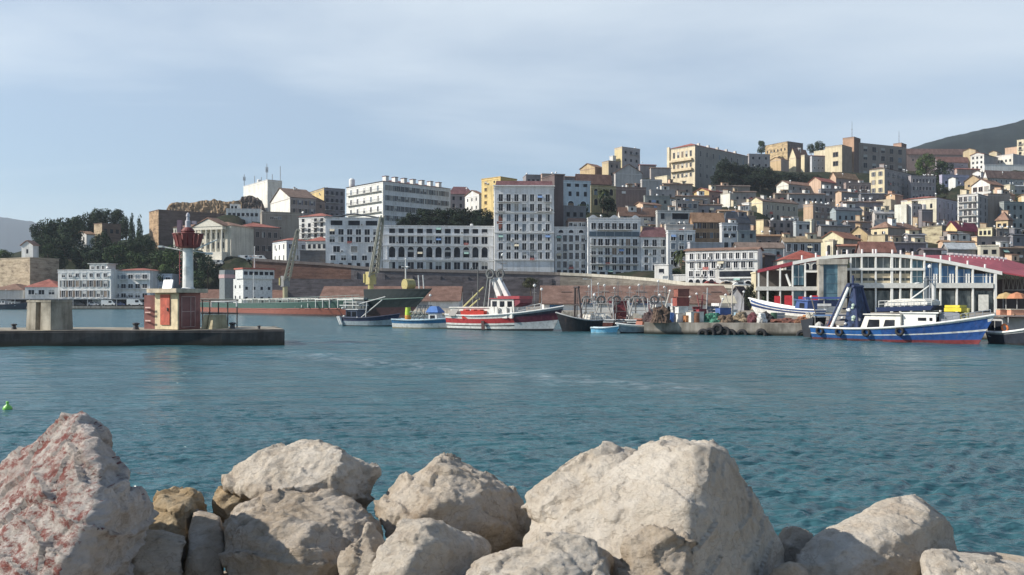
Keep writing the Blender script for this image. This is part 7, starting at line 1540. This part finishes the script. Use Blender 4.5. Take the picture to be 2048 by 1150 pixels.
ROCKS = [
 ('large rock with a red-stained rough face at the left picture edge', [
   [(-60, 1000, 3.9), (0, 932, 3.85), (62, 868, 3.82), (128, 832, 3.72), (176, 834, 3.62), (203, 905, 3.5), (226, 960, 3.42), (250, 992, 3.36), (214, 1036, 3.2), (150, 1090, 3.08), (100, 1180, 3.0), (60, 1330, 2.95), (-150, 1330, 2.95), (-180, 1150, 3.4), (224, 872, 3.95), (229, 935, 3.95), (180, 840, 4.1), (20, 940, 4.4), (230, 1100, 4.2), (-150, 1330, 4.3), (200, 1330, 4.2)],
   [(246, 972, 3.5), (300, 982, 3.85), (302, 1020, 3.85), (284, 1075, 3.75), (235, 1130, 3.6), (180, 1330, 3.5), (120, 1120, 3.2), (215, 1040, 3.22), (250, 992, 3.38), (180, 980, 3.7), (280, 1000, 4.3), (200, 1330, 4.2)]], LIMR, .0125, 1.5, (.3, .2, 1), 1, 2.2),
 ('small ochre rock lit by the sun right of the red-stained rock', [[(306, 990, 4.5), (330, 984, 4.5), (400, 980, 4.6), (408, 1000, 4.6), (375, 1055, 4.35), (285, 1062, 4.2), (296, 1030, 4.25), (345, 1062, 4.2), (380, 1120, 4.2), (290, 1150, 4.3), (330, 990, 5.0), (400, 1000, 5.0), (300, 1100, 5.0), (390, 1120, 4.9)]], LIMO, .013, 1.5, (1, 0, .3), 2, 1.6),
 ('dark shaded rock in the gap below the small ochre rock', [[(262, 1066, 3.85), (340, 1062, 3.95), (364, 1072, 3.95), (362, 1130, 3.8), (350, 1250, 3.7), (200, 1250, 3.6), (230, 1110, 3.7), (270, 1080, 4.5), (360, 1100, 4.5), (220, 1250, 4.4)]], LIMB, .018, 1, (0, 0, 1), 3, 1),
 ('pale sliver of rock standing between the ochre rock and the brown boulder', [[(360, 1060, 4.3), (380, 1048, 4.3), (382, 1085, 4.2), (372, 1108, 4.2), (355, 1200, 4.2), (395, 1200, 4.3), (400, 1060, 4.6), (380, 1200, 4.7)]], LIMP, .016, .8, (0, 0, 1), 4, 1),
 ('smooth shaded rock wedged left of the brown boulder', [[(384, 1010, 4.3), (410, 992, 4.35), (440, 1030, 4.3), (448, 1100, 4.0), (440, 1250, 3.9), (360, 1250, 3.9), (372, 1110, 4.0), (400, 1000, 4.8), (450, 1060, 4.8), (400, 1250, 4.7)]], LIMB, .018, .6, (0, 0, 1), 5, .6),
 ('ochre-brown rock peeping out beneath the tip of the flat pale rock', [[(406, 998, 4.75), (432, 975, 4.75), (520, 985, 4.9), (530, 1010, 4.8), (440, 1042, 4.55), (415, 1030, 4.6), (450, 1090, 4.6), (530, 1080, 4.8), (430, 980, 5.3), (530, 1000, 5.4)]], LIMO, .015, 1.4, (.5, 0, 1), 6, 1.3),
 ('long flat pale rock with a pointed left tip and a rounded shaded right end', [[(428, 955, 4.75), (440, 946, 4.78), (520, 908, 4.95), (590, 882, 5.05), (650, 881, 5.0), (690, 905, 4.75), (735, 925, 4.95), (766, 950, 5.1), (760, 985, 5.05), (722, 1008, 4.85), (690, 995, 4.6), (650, 990, 4.45), (540, 1000, 4.5), (470, 985, 4.6), (600, 1060, 4.6), (720, 1060, 4.9), (600, 890, 5.6), (740, 950, 5.6), (520, 930, 5.5), (600, 1060, 5.4)]], LIMP, .0135, 1.7, (.35, .1, 1), 7, 1.7),
 ('big rounded brown boulder in front of the flat pale rock', [[(436, 1042, 4.15), (470, 1010, 4.25), (540, 985, 4.35), (690, 995, 4.4), (740, 1030, 4.3), (772, 1056, 4.25), (690, 1090, 3.85), (600, 1085, 3.7), (500, 1090, 3.75), (440, 1085, 3.9), (470, 1160, 3.75), (520, 1330, 3.7), (640, 1330, 3.8), (660, 1130, 3.8), (560, 1000, 4.9), (740, 1060, 4.8), (520, 1300, 4.6), (690, 1300, 4.6)]], LIMB, .0125, 1.6, (.1, .3, 1), 8, 2.2),
 ('faceted rock with a dark notched top in the middle of the breakwater', [[(728, 1012, 4.5), (760, 985, 4.6), (850, 925, 4.75), (868, 916, 4.75), (900, 911, 4.75), (945, 930, 4.8), (1000, 960, 4.75), (1030, 980, 4.85), (1058, 1040, 4.9), (1062, 1085, 4.85), (930, 1006, 4.4), (860, 1000, 4.3), (790, 1040, 4.3), (1010, 1075, 4.5), (1000, 1130, 4.5), (800, 1120, 4.35), (900, 930, 5.4), (1040, 1000, 5.4), (780, 1010, 5.2), (1000, 1130, 5.2)]], LIM, .013, 1.7, (.6, .1, 1), 9, 1.6),
 ('small grey rock left of the white front rock', [[(680, 1110, 3.6), (700, 1070, 3.75), (740, 1050, 3.8), (775, 1056, 3.75), (770, 1100, 3.6), (740, 1160, 3.5), (690, 1160, 3.5), (680, 1330, 3.4), (760, 1330, 3.4), (740, 1060, 4.2), (700, 1200, 4.2), (780, 1200, 4.1)]], LIM, .0125, 1.3, (0, .3, 1), 10, 1.5),
 ('white front rock with a bright left face and a shaded right side', [[(736, 1100, 3.55), (775, 1065, 3.65), (815, 1040, 3.7), (842, 1044, 3.6), (850, 1078, 3.45), (830, 1160, 3.3), (800, 1330, 3.2), (730, 1330, 3.3), (732, 1150, 3.45), (900, 1055, 3.95), (980, 1085, 4.1), (1000, 1110, 4.1), (990, 1200, 3.95), (980, 1330, 3.9), (830, 1050, 4.3), (980, 1120, 4.5), (760, 1200, 4.2)]], LIMP, .012, 1.0, (0, .5, 1), 11, 1.2),
 ('tallest pale rock with a bright left face and a smooth dark right face', [
   [(1060, 1030, 4.3), (1180, 975, 4.3), (1318, 884, 4.25), (1392, 861, 4.1), (1420, 866, 3.98), (1421, 942, 3.85), (1403, 1018, 3.68), (1376, 1046, 3.6), (1240, 1005, 3.90), (1310, 1000, 3.76), (1200, 1070, 3.86), (1395, 1150, 3.45), (1400, 1330, 3.4), (1045, 1060, 4.1), (1060, 1330, 3.7), (1442, 882, 4.25), (1484, 955, 4.35), (1502, 1010, 4.4), (1545, 1062, 4.45), (1566, 1095, 4.5), (1570, 1330, 4.4), (1300, 890, 4.9), (1480, 960, 4.9), (1100, 990, 4.9), (1560, 1330, 5.0), (1080, 1330, 4.9)]], LIMP, .0125, 1.0, (-.5, .2, 1), 12, 1.0),
 ('pale ridged rock leaning against the left shoulder of the tallest rock', [
   [(1046, 1000, 4.32), (1062, 982, 4.34), (1120, 944, 4.38), (1180, 903, 4.42), (1252, 887, 4.42), (1288, 902, 4.4), (1300, 960, 4.08), (1200, 1010, 4.02), (1060, 1060, 4.05), (1160, 1090, 3.95), (1180, 903, 4.8), (1290, 910, 4.8), (1060, 1000, 4.8), (1200, 1050, 4.8)]], LIMP, .0125, 1.5, (-.5, .2, 1), 22, 1.2),
 ('low brown rough rock at the foot of the tallest rock', [[(1250, 1085, 3.55), (1310, 1060, 3.6), (1375, 1068, 3.5), (1392, 1120, 3.38), (1400, 1330, 3.3), (1230, 1330, 3.3), (1240, 1130, 3.45), (1300, 1070, 4.0), (1390, 1100, 4.0), (1250, 1300, 4.0)]], LIMB, .0115, 1.8, (.1, .3, 1), 13, 2.6),
 ('white slab-like rock at the bottom centre edge', [[(905, 1160, 3.3), (960, 1122, 3.45), (1005, 1102, 3.5), (1060, 1085, 3.5), (1120, 1070, 3.52), (1195, 1083, 3.45), (1245, 1118, 3.38), (1256, 1160, 3.3), (1250, 1330, 3.1), (900, 1330, 3.1), (1080, 1180, 3.05), (1120, 1075, 4.0), (1240, 1130, 4.0), (960, 1150, 4.0)]], LIMP, .012, 1.1, (-.2, .3, 1), 14, 1.3),
 ('little pale-topped rock between the tallest rock and the right one', [[(1556, 1064, 4.75), (1600, 1048, 4.85), (1614, 1042, 4.8), (1616, 1056, 4.7), (1626, 1075, 4.8), (1600, 1100, 4.55), (1570, 1088, 4.5), (1560, 1200, 4.5), (1640, 1200, 4.7), (1610, 1045, 5.1), (1560, 1080, 5.1), (1630, 1200, 5.1)]], LIM, .016, .8, (.3, 0, 1), 15, 1),
 ('wedge-shaped pale rock on the right with a sunlit sloping top', [[(1596, 1098, 4.45), (1640, 1068, 4.7), (1700, 1040, 4.8), (1762, 1004, 4.9), (1828, 989, 4.95), (1868, 998, 4.85), (1872, 1030, 4.65), (1850, 1048, 4.55), (1812, 1078, 4.4), (1740, 1064, 4.4), (1680, 1090, 4.3), (1600, 1130, 4.3), (1890, 1015, 5.0), (1892, 1075, 5.0), (1915, 1108, 5.1), (1600, 1330, 4.1), (1820, 1330, 4.2), (1910, 1330, 5.0), (1830, 995, 5.6), (1660, 1070, 5.4), (1890, 1060, 5.6)]], LIMP, .0135, .8, (.5, .1, 1), 16, 1.2),
 ('dark brown rock in the shade at the bottom right of the tallest rock', [[(1540, 1140, 3.95), (1580, 1118, 4.0), (1622, 1130, 4.0), (1620, 1330, 3.8), (1500, 1330, 3.7), (1520, 1160, 3.85), (1600, 1130, 4.3), (1520, 1300, 4.3)]], LIMB, .02, .6, (0, 0, 1), 17, .8),
 ('pale flat-topped rock in the bottom right corner', [[(1844, 1112, 4.0), (1862, 1099, 4.05), (1950, 1108, 4.15), (2060, 1128, 4.2), (2150, 1150, 4.2), (1950, 1150, 3.75), (1850, 1160, 3.8), (1870, 1330, 3.6), (2150, 1330, 3.6), (1880, 1105, 4.6), (2150, 1160, 4.7), (1860, 1300, 4.4)]], LIMP, .0135, 1.2, (.2, .1, 1), 18, 1.3),
]
for lab, hulls, mt, vox, chip, st, sd, ro in ROCKS: rock(lab, hulls, mt, vox, chip, st, sd, ro)
# rubble core of the breakwater under the boulders
def core():
    V = []; F_ = []; xs = np.linspace(-14, 14, 90); ys = np.linspace(-3, 10.5, 50)
    for y in ys:
        for x in xs:
            z = np.interp(y, [-3, 2.2, 4.2, 5.2, 6.1, 8, 10.5], [1.4, 1.45, 1.62, 1.5, 1.1, .0, -1.6]) + .2 * noise.fractal(Vector((x * 1.2, y * 1.2, 3)), 1, 2, 4) + .25 * (noise.voronoi(Vector((x * 1.3, y * 1.3, 0)))[0][1] - .5)
            if 0 < y < 3 and abs(x) < 2.5: z = min(z, 1.5)
            V.append((x, y, z))
    n = len(xs)
    for i in range(len(ys) - 1):
        for j in range(n - 1): F_.append((i * n + j, i * n + j + 1, (i + 1) * n + j + 1, (i + 1) * n + j))
    me = bpy.data.meshes.new('breakwater'); me.from_pydata(V, [], F_); me.materials.append(LIMB); tag(put(me, 'breakwater'), kind='structure')
core()
# ------------------------------------------------------------------ the sea
def sea():
    rows = [3.0]
    while rows[-1] < 110: rows.append(rows[-1] + .05 + rows[-1] ** 2 * 1.5e-4)
    while rows[-1] < 6000: rows.append(rows[-1] * 1.12)
    D = np.array(rows); dd = np.gradient(D)
    px = np.arange(-1000, 3050, 4.5); s = (px - CX) / FO
    X = s[None, :] * D[:, None]; Y = np.repeat(D[:, None], len(px), 1); Z = np.zeros_like(X)
    rng = np.random.default_rng(4)
    gust = .75 + .25 * np.sin(X * .09 + .3 * np.sin(Y * .05)) * np.sin(Y * .06 + 1.3 + .4 * np.sin(X * .07))
    for i in range(56):
        lam = .12 * (.5 / .12) ** (rng.random() ** .9); th = rad(90) + rng.normal(0, .5) + .12; k = 2 * math.pi / lam
        amp = .0135 * lam ** 1.0 * (.6 + .8 * rng.random()); ph = rng.random() * 6.28
        f = np.clip((lam / dd - 2.0) / 1.5, 0, 1)[:, None] * np.clip((lam / (D * 4.5 / FO) - 2) / 1.5, 0, 1)[:, None]
        a = k * (math.cos(th) * X + math.sin(th) * Y) + ph + .8 * np.sin(X * .35 + Y * .21 + i) 
        Z += f * amp * (np.sin(a) + .22 * np.sin(2 * a + 1.2)) * gust
    wind = np.clip((Y - 20) / 30, 0, 1)
    for i in range(26):
        lam = .9 * (3.4 / .9) ** rng.random(); th = rad(90) + rng.normal(0, .35) + .1; k = 2 * math.pi / lam
        f = np.clip((lam / dd - 2.0) / 1.5, 0, 1)[:, None] * wind; a = k * (math.cos(th) * X + math.sin(th) * Y) + rng.random() * 6.28 + .9 * np.sin(X * .13 + Y * .17 + i)
        Z += f * .0065 * lam ** .9 * (.5 + rng.random()) * np.sin(a) * (.6 + .4 * np.sin(X * .11 + i) * np.sin(Y * .08 + 2 * i))
    V = np.stack([X, Y, Z], -1).reshape(-1, 3)
    nr, nc = X.shape; i, j = np.meshgrid(np.arange(nr - 1), np.arange(nc - 1), indexing='ij'); a = (i * nc + j).ravel()
    Q = np.stack([a, a + 1, a + nc + 1, a + nc], -1)
    me = bpy.data.meshes.new('sea'); me.vertices.add(len(V)); me.vertices.foreach_set('co', V.ravel())
    me.loops.add(Q.size); me.loops.foreach_set('vertex_index', Q.ravel().astype('i')); me.polygons.add(len(Q))
    me.polygons.foreach_set('loop_start', np.arange(0, Q.size, 4, dtype='i')); me.polygons.foreach_set('loop_total', np.full(len(Q), 4, 'i'))
    me.update(); me.polygons.foreach_set('use_smooth', [True] * len(Q))
    m, nt, b = nodes('sea_water')
    v = pos(nt); big = noise_t(nt, pos(nt, (.6, 1, 1)), .05, 4); mid = noise_t(nt, pos(nt, (.5, 1.3, 1)), .5, 4)
    r = ramp(nt, big, [(.38, (.034, .100, .122)), (.62, (.044, .119, .140))])
    stk = noise_t(nt, pos(nt, (.22, 1.1, 1)), .75, 6, .65); stk2 = noise_t(nt, pos(nt, (.8, .24, 1)), .9, 5, .65); sm_ = nt.nodes.new('ShaderNodeMath'); sm_.operation = 'MULTIPLY_ADD'; sm_.inputs[1].default_value = .5; nt.links.new(stk, sm_.inputs[0]); hf_ = nt.nodes.new('ShaderNodeMath'); hf_.operation = 'MULTIPLY'; hf_.inputs[1].default_value = .5; nt.links.new(stk2, hf_.inputs[0]); nt.links.new(hf_.outputs[0], sm_.inputs[2]); sr = ramp(nt, sm_.outputs[0], [(.40, (.86, .87, .88)), (.59, (1.16, 1.15, 1.14))])  # light and dark of the ripples painted into the colour as stretched streaks
    c = mixc(nt, .8, r.outputs[0], sr.outputs[0], 'MULTIPLY')
    # foamy wake streak towards the right, its brighter sky reflection painted in the colour
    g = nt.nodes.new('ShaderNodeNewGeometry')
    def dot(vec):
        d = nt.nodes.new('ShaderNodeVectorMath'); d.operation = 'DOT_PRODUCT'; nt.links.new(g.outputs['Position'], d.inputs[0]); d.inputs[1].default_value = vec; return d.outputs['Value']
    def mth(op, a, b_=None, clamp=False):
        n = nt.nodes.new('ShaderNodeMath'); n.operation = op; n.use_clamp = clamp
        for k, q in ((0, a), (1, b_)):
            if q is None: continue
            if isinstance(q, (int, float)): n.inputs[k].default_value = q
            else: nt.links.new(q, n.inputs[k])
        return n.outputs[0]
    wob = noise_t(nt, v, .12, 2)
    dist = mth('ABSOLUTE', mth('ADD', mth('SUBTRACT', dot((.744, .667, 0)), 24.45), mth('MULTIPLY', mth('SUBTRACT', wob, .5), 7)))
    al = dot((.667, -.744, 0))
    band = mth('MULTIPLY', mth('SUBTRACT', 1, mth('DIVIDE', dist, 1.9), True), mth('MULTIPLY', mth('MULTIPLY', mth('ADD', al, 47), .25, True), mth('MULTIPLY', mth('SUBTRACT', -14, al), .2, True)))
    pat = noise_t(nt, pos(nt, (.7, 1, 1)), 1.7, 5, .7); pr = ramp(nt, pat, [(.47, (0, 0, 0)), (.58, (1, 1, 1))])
    wake = mth('MULTIPLY', band, pr.outputs[0]); wake = mth('MULTIPLY', wake, .55)
    c = mixc(nt, wake, c, (.36, .42, .45))
    nt.links.new(c, b.inputs['Base Color'])
    b.inputs['Roughness'].default_value = .22; b.inputs['IOR'].default_value = 1.33
    w1 = noise_t(nt, pos(nt, (.55, 1.25, 1)), 5.5, 3, .5); w2 = noise_t(nt, pos(nt, (.5, 1.3, 1)), 1.5, 4, .6); w3 = noise_t(nt, pos(nt, (.4, 1.3, 1)), .35, 3, .6)
    b1 = N(nt, 'ShaderNodeBump', Strength=.6, Distance=.05); nt.links.new(w1, b1.inputs['Height'])
    b2 = N(nt, 'ShaderNodeBump', Strength=.8, Distance=.35); nt.links.new(w2, b2.inputs['Height']); nt.links.new(b1.outputs[0], b2.inputs['Normal'])
    b3 = N(nt, 'ShaderNodeBump', Strength=.9, Distance=.9); nt.links.new(w3, b3.inputs['Height']); nt.links.new(b2.outputs[0], b3.inputs['Normal'])
    nt.links.new(b3.outputs[0], b.inputs['Normal'])
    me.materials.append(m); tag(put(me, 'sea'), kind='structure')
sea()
# ------------------------------------------------------------------ far hills
def ridge(name, pts, D, deep, col, drop=.9):
    """sky-line given in pixels at distance D, sloping down towards the viewer"""
    cols = np.arange(pts[0][0], pts[-1][0] + 1, 5.0); V = []; F_ = []; nt_ = 14
    for i in range(nt_ + 1):
        t = i / nt_
        for px in cols:
            py = np.interp(px, [p[0] for p in pts], [p[1] for p in pts]); d = D - deep * (1 - t); zt = PZ(py, D)
            x = PX(px, D); k = t ** .8
            z = -4 + (zt + 4) * k * (1 + .0) + zt * .06 * noise.fractal(Vector((x / D * 9, d / D * 20, 1)), 1, 2, 5) * math.sin(math.pi * min(1, t)) + zt * .006 * noise.fractal(Vector((px * .05, 0, 2)), 1, 2, 3)
            V.append((x * d / D, d, z))
    n = len(cols)
    for i in range(nt_):
        for j in range(n - 1): F_.append((i * n + j, i * n + j + 1, (i + 1) * n + j + 1, (i + 1) * n + j))
    k0 = nt_ * n
    for px in cols:
        d = D + deep * .7; V.append((PX(px, D) * d / D, d, -4))
    for j in range(n - 1): F_.append((k0 + j, k0 + j + 1, k0 + n + j + 1, k0 + n + j))
    me = bpy.data.meshes.new(name); me.from_pydata(V, [], F_); me.polygons.foreach_set('use_smooth', [True] * len(F_))
    m, nt, b = nodes(name); f = noise_t(nt, pos(nt), 14 / D * 1.2, 8, .7)
    r = ramp(nt, f, [(.35, tuple(x * .55 for x in col)), (.55, col), (.7, tuple(x * 1.7 for x in col))]); nt.links.new(r.outputs[0], b.inputs['Base Color']); b.inputs['Roughness'].default_value = 1; b.inputs['Specular IOR Level'].default_value = 0
    me.materials.append(m); tag(put(me, name), kind='structure')
ridge('mountain', [(1640, 380), (1760, 330), (1816, 298), (1860, 284), (1900, 273), (1950, 262), (2000, 252), (2030, 245), (2060, 234), (2200, 200), (2500, 170), (2900, 190)], 1700, 700, (.022, .03, .03))
ridge('distant_hills', [(-700, 470), (-300, 440), (-80, 428), (0, 434), (18, 436), (40, 440), (62, 442), (90, 455), (130, 470), (300, 500), (500, 540), (700, 590)], 5200, 1500, (.012, .022, .03))
# ------------------------------------------------------------------ haze, sky, sun, camera
b = MB()
hm = bpy.data.materials.new('haze_air'); hm.use_nodes = True; nt = hm.node_tree; nt.nodes.clear()
out = nt.nodes.new('ShaderNodeOutputMaterial'); pv = nt.nodes.new('ShaderNodeVolumePrincipled')
pv.inputs['Color'].default_value = (.80, .88, 1, 1); pv.inputs['Density'].default_value = HAZE = .00010; pv.inputs['Anisotropy'].default_value = .2
nt.links.new(pv.outputs[0], out.inputs['Volume'])
b.box(-8600, -300, -6, 8600, 7300, 640, hm); hz_ = b.build('haze'); tag(hz_, kind='stuff')
EL, AZ = 34.0, 9.0
W = bpy.data.worlds.new('World'); SC.world = W; W.use_nodes = True; nt = W.node_tree; bg = nt.nodes['Background']
sk = nt.nodes.new('ShaderNodeTexSky'); sk.sky_type = 'NISHITA'; sk.sun_disc = False; sk.sun_elevation = rad(EL); sk.sun_rotation = rad(270 - AZ); sk.air_density = 1.0; sk.dust_density = .6; sk.ozone_density = 1.4; sk.altitude = 50
tc = nt.nodes.new('ShaderNodeTexCoord'); sp = nt.nodes.new('ShaderNodeSeparateXYZ'); nt.links.new(tc.outputs['Generated'], sp.inputs[0])
# project the view direction on a cloud sheet high above
def mth(op, a, b_=None, clamp=False):
    n = nt.nodes.new('ShaderNodeMath'); n.operation = op; n.use_clamp = clamp
    for k, q in ((0, a), (1, b_)):
        if q is None: continue
        if isinstance(q, (int, float)): n.inputs[k].default_value = q
        else: nt.links.new(q, n.inputs[k])
    return n.outputs[0]
zz = mth('ADD', mth('MAXIMUM', sp.outputs['Z'], 0), .09)
cv = nt.nodes.new('ShaderNodeCombineXYZ'); nt.links.new(mth('DIVIDE', sp.outputs['X'], zz), cv.inputs[0]); nt.links.new(mth('DIVIDE', sp.outputs['Y'], zz), cv.inputs[1])
mp = nt.nodes.new('ShaderNodeMapping'); mp.inputs['Scale'].default_value = (.42, .75, 1); mp.inputs['Rotation'].default_value = (0, 0, rad(-14)); mp.inputs['Location'].default_value = (3.1, 1.7, 0); nt.links.new(cv.outputs[0], mp.inputs[0])
n1 = N(nt, 'ShaderNodeTexNoise', Scale=.8, Detail=7, Roughness=.52); n1.inputs['Distortion'].default_value = .3; nt.links.new(mp.outputs[0], n1.inputs['Vector'])
cr = ramp(nt, n1.outputs['Fac'], [(.38, (0, 0, 0)), (.62, (1, 1, 1))])
el = N(nt, 'ShaderNodeMapRange'); el.inputs['From Min'].default_value = .0; el.inputs['From Max'].default_value = .25; nt.links.new(sp.outputs['Z'], el.inputs['Value'])
fw = N(nt, 'ShaderNodeMapRange'); fw.inputs['From Min'].default_value = .0; fw.inputs['From Max'].default_value = .55; fw.inputs['To Min'].default_value = .45; nt.links.new(sp.outputs['Y'], fw.inputs['Value'])  # cloud thinned behind the camera, shaped for the fill on shaded faces
top = N(nt, 'ShaderNodeMapRange'); top.inputs['From Min'].default_value = .42; top.inputs['From Max'].default_value = .62; top.inputs['To Min'].default_value = 1; top.inputs['To Max'].default_value = .12; nt.links.new(sp.outputs['Z'], top.inputs['Value'])  # cloud thinned overhead as well, to lower the ambient light
cov = mth('MULTIPLY', mth('MULTIPLY', mth('ADD', mth('MULTIPLY', cr.outputs[0], .62), .34), el.outputs[0], True), mth('MULTIPLY', top.outputs[0], fw.outputs[0]))
hz2 = N(nt, 'ShaderNodeMapRange'); hz2.inputs['From Min'].default_value = .0; hz2.inputs['From Max'].default_value = .25; nt.links.new(sp.outputs['Z'], hz2.inputs['Value'])
lowc = mixc(nt, hz2.outputs[0], (.80, .96, 1.10), (.98, 1.12, 1.2))
sky = mixc(nt, 1.0, sk.outputs[0], lowc, 'MULTIPLY')
SKY = .085
cl = tuple(x / SKY for x in (.66, .735, .80))
allc = mixc(nt, cov, sky, cl)
nt.links.new(allc, bg.inputs['Color']); bg.inputs['Strength'].default_value = SKY
sd = bpy.data.lights.new('sun', 'SUN'); sd.energy = 5.0; sd.angle = rad(.53); sd.color = (1, .93, .82)
so = bpy.data.objects.new('sun', sd); COL.objects.link(so)
S = Vector((-math.cos(rad(EL)) * math.cos(rad(AZ)), -math.cos(rad(EL)) * math.sin(rad(AZ)), math.sin(rad(EL))))
so.rotation_euler = S.to_track_quat('Z', 'Y').to_euler(); so.location = (-60, -20, 60)
cd = bpy.data.cameras.new('camera'); cd.sensor_width = 36; cd.lens = 36 * FO / 2048; cd.shift_y = (HY - 575) / 2048; cd.clip_end = 20000; cd.clip_start = .1
co = bpy.data.objects.new('camera', cd); COL.objects.link(co); co.location = (0, 0, H); co.rotation_euler = (rad(90), 0, 0); SC.camera = co
SC.view_settings.view_transform = 'Standard'; SC.view_settings.look = 'None'; SC.view_settings.exposure = .32; SC.view_settings.gamma = 1
SC.render.engine = 'CYCLES'; SC.cycles.max_bounces = 6; SC.cycles.diffuse_bounces = 3; SC.cycles.glossy_bounces = 3; SC.cycles.volume_bounces = 1; SC.cycles.transparent_max_bounces = 4
SC.cycles.use_denoising = True
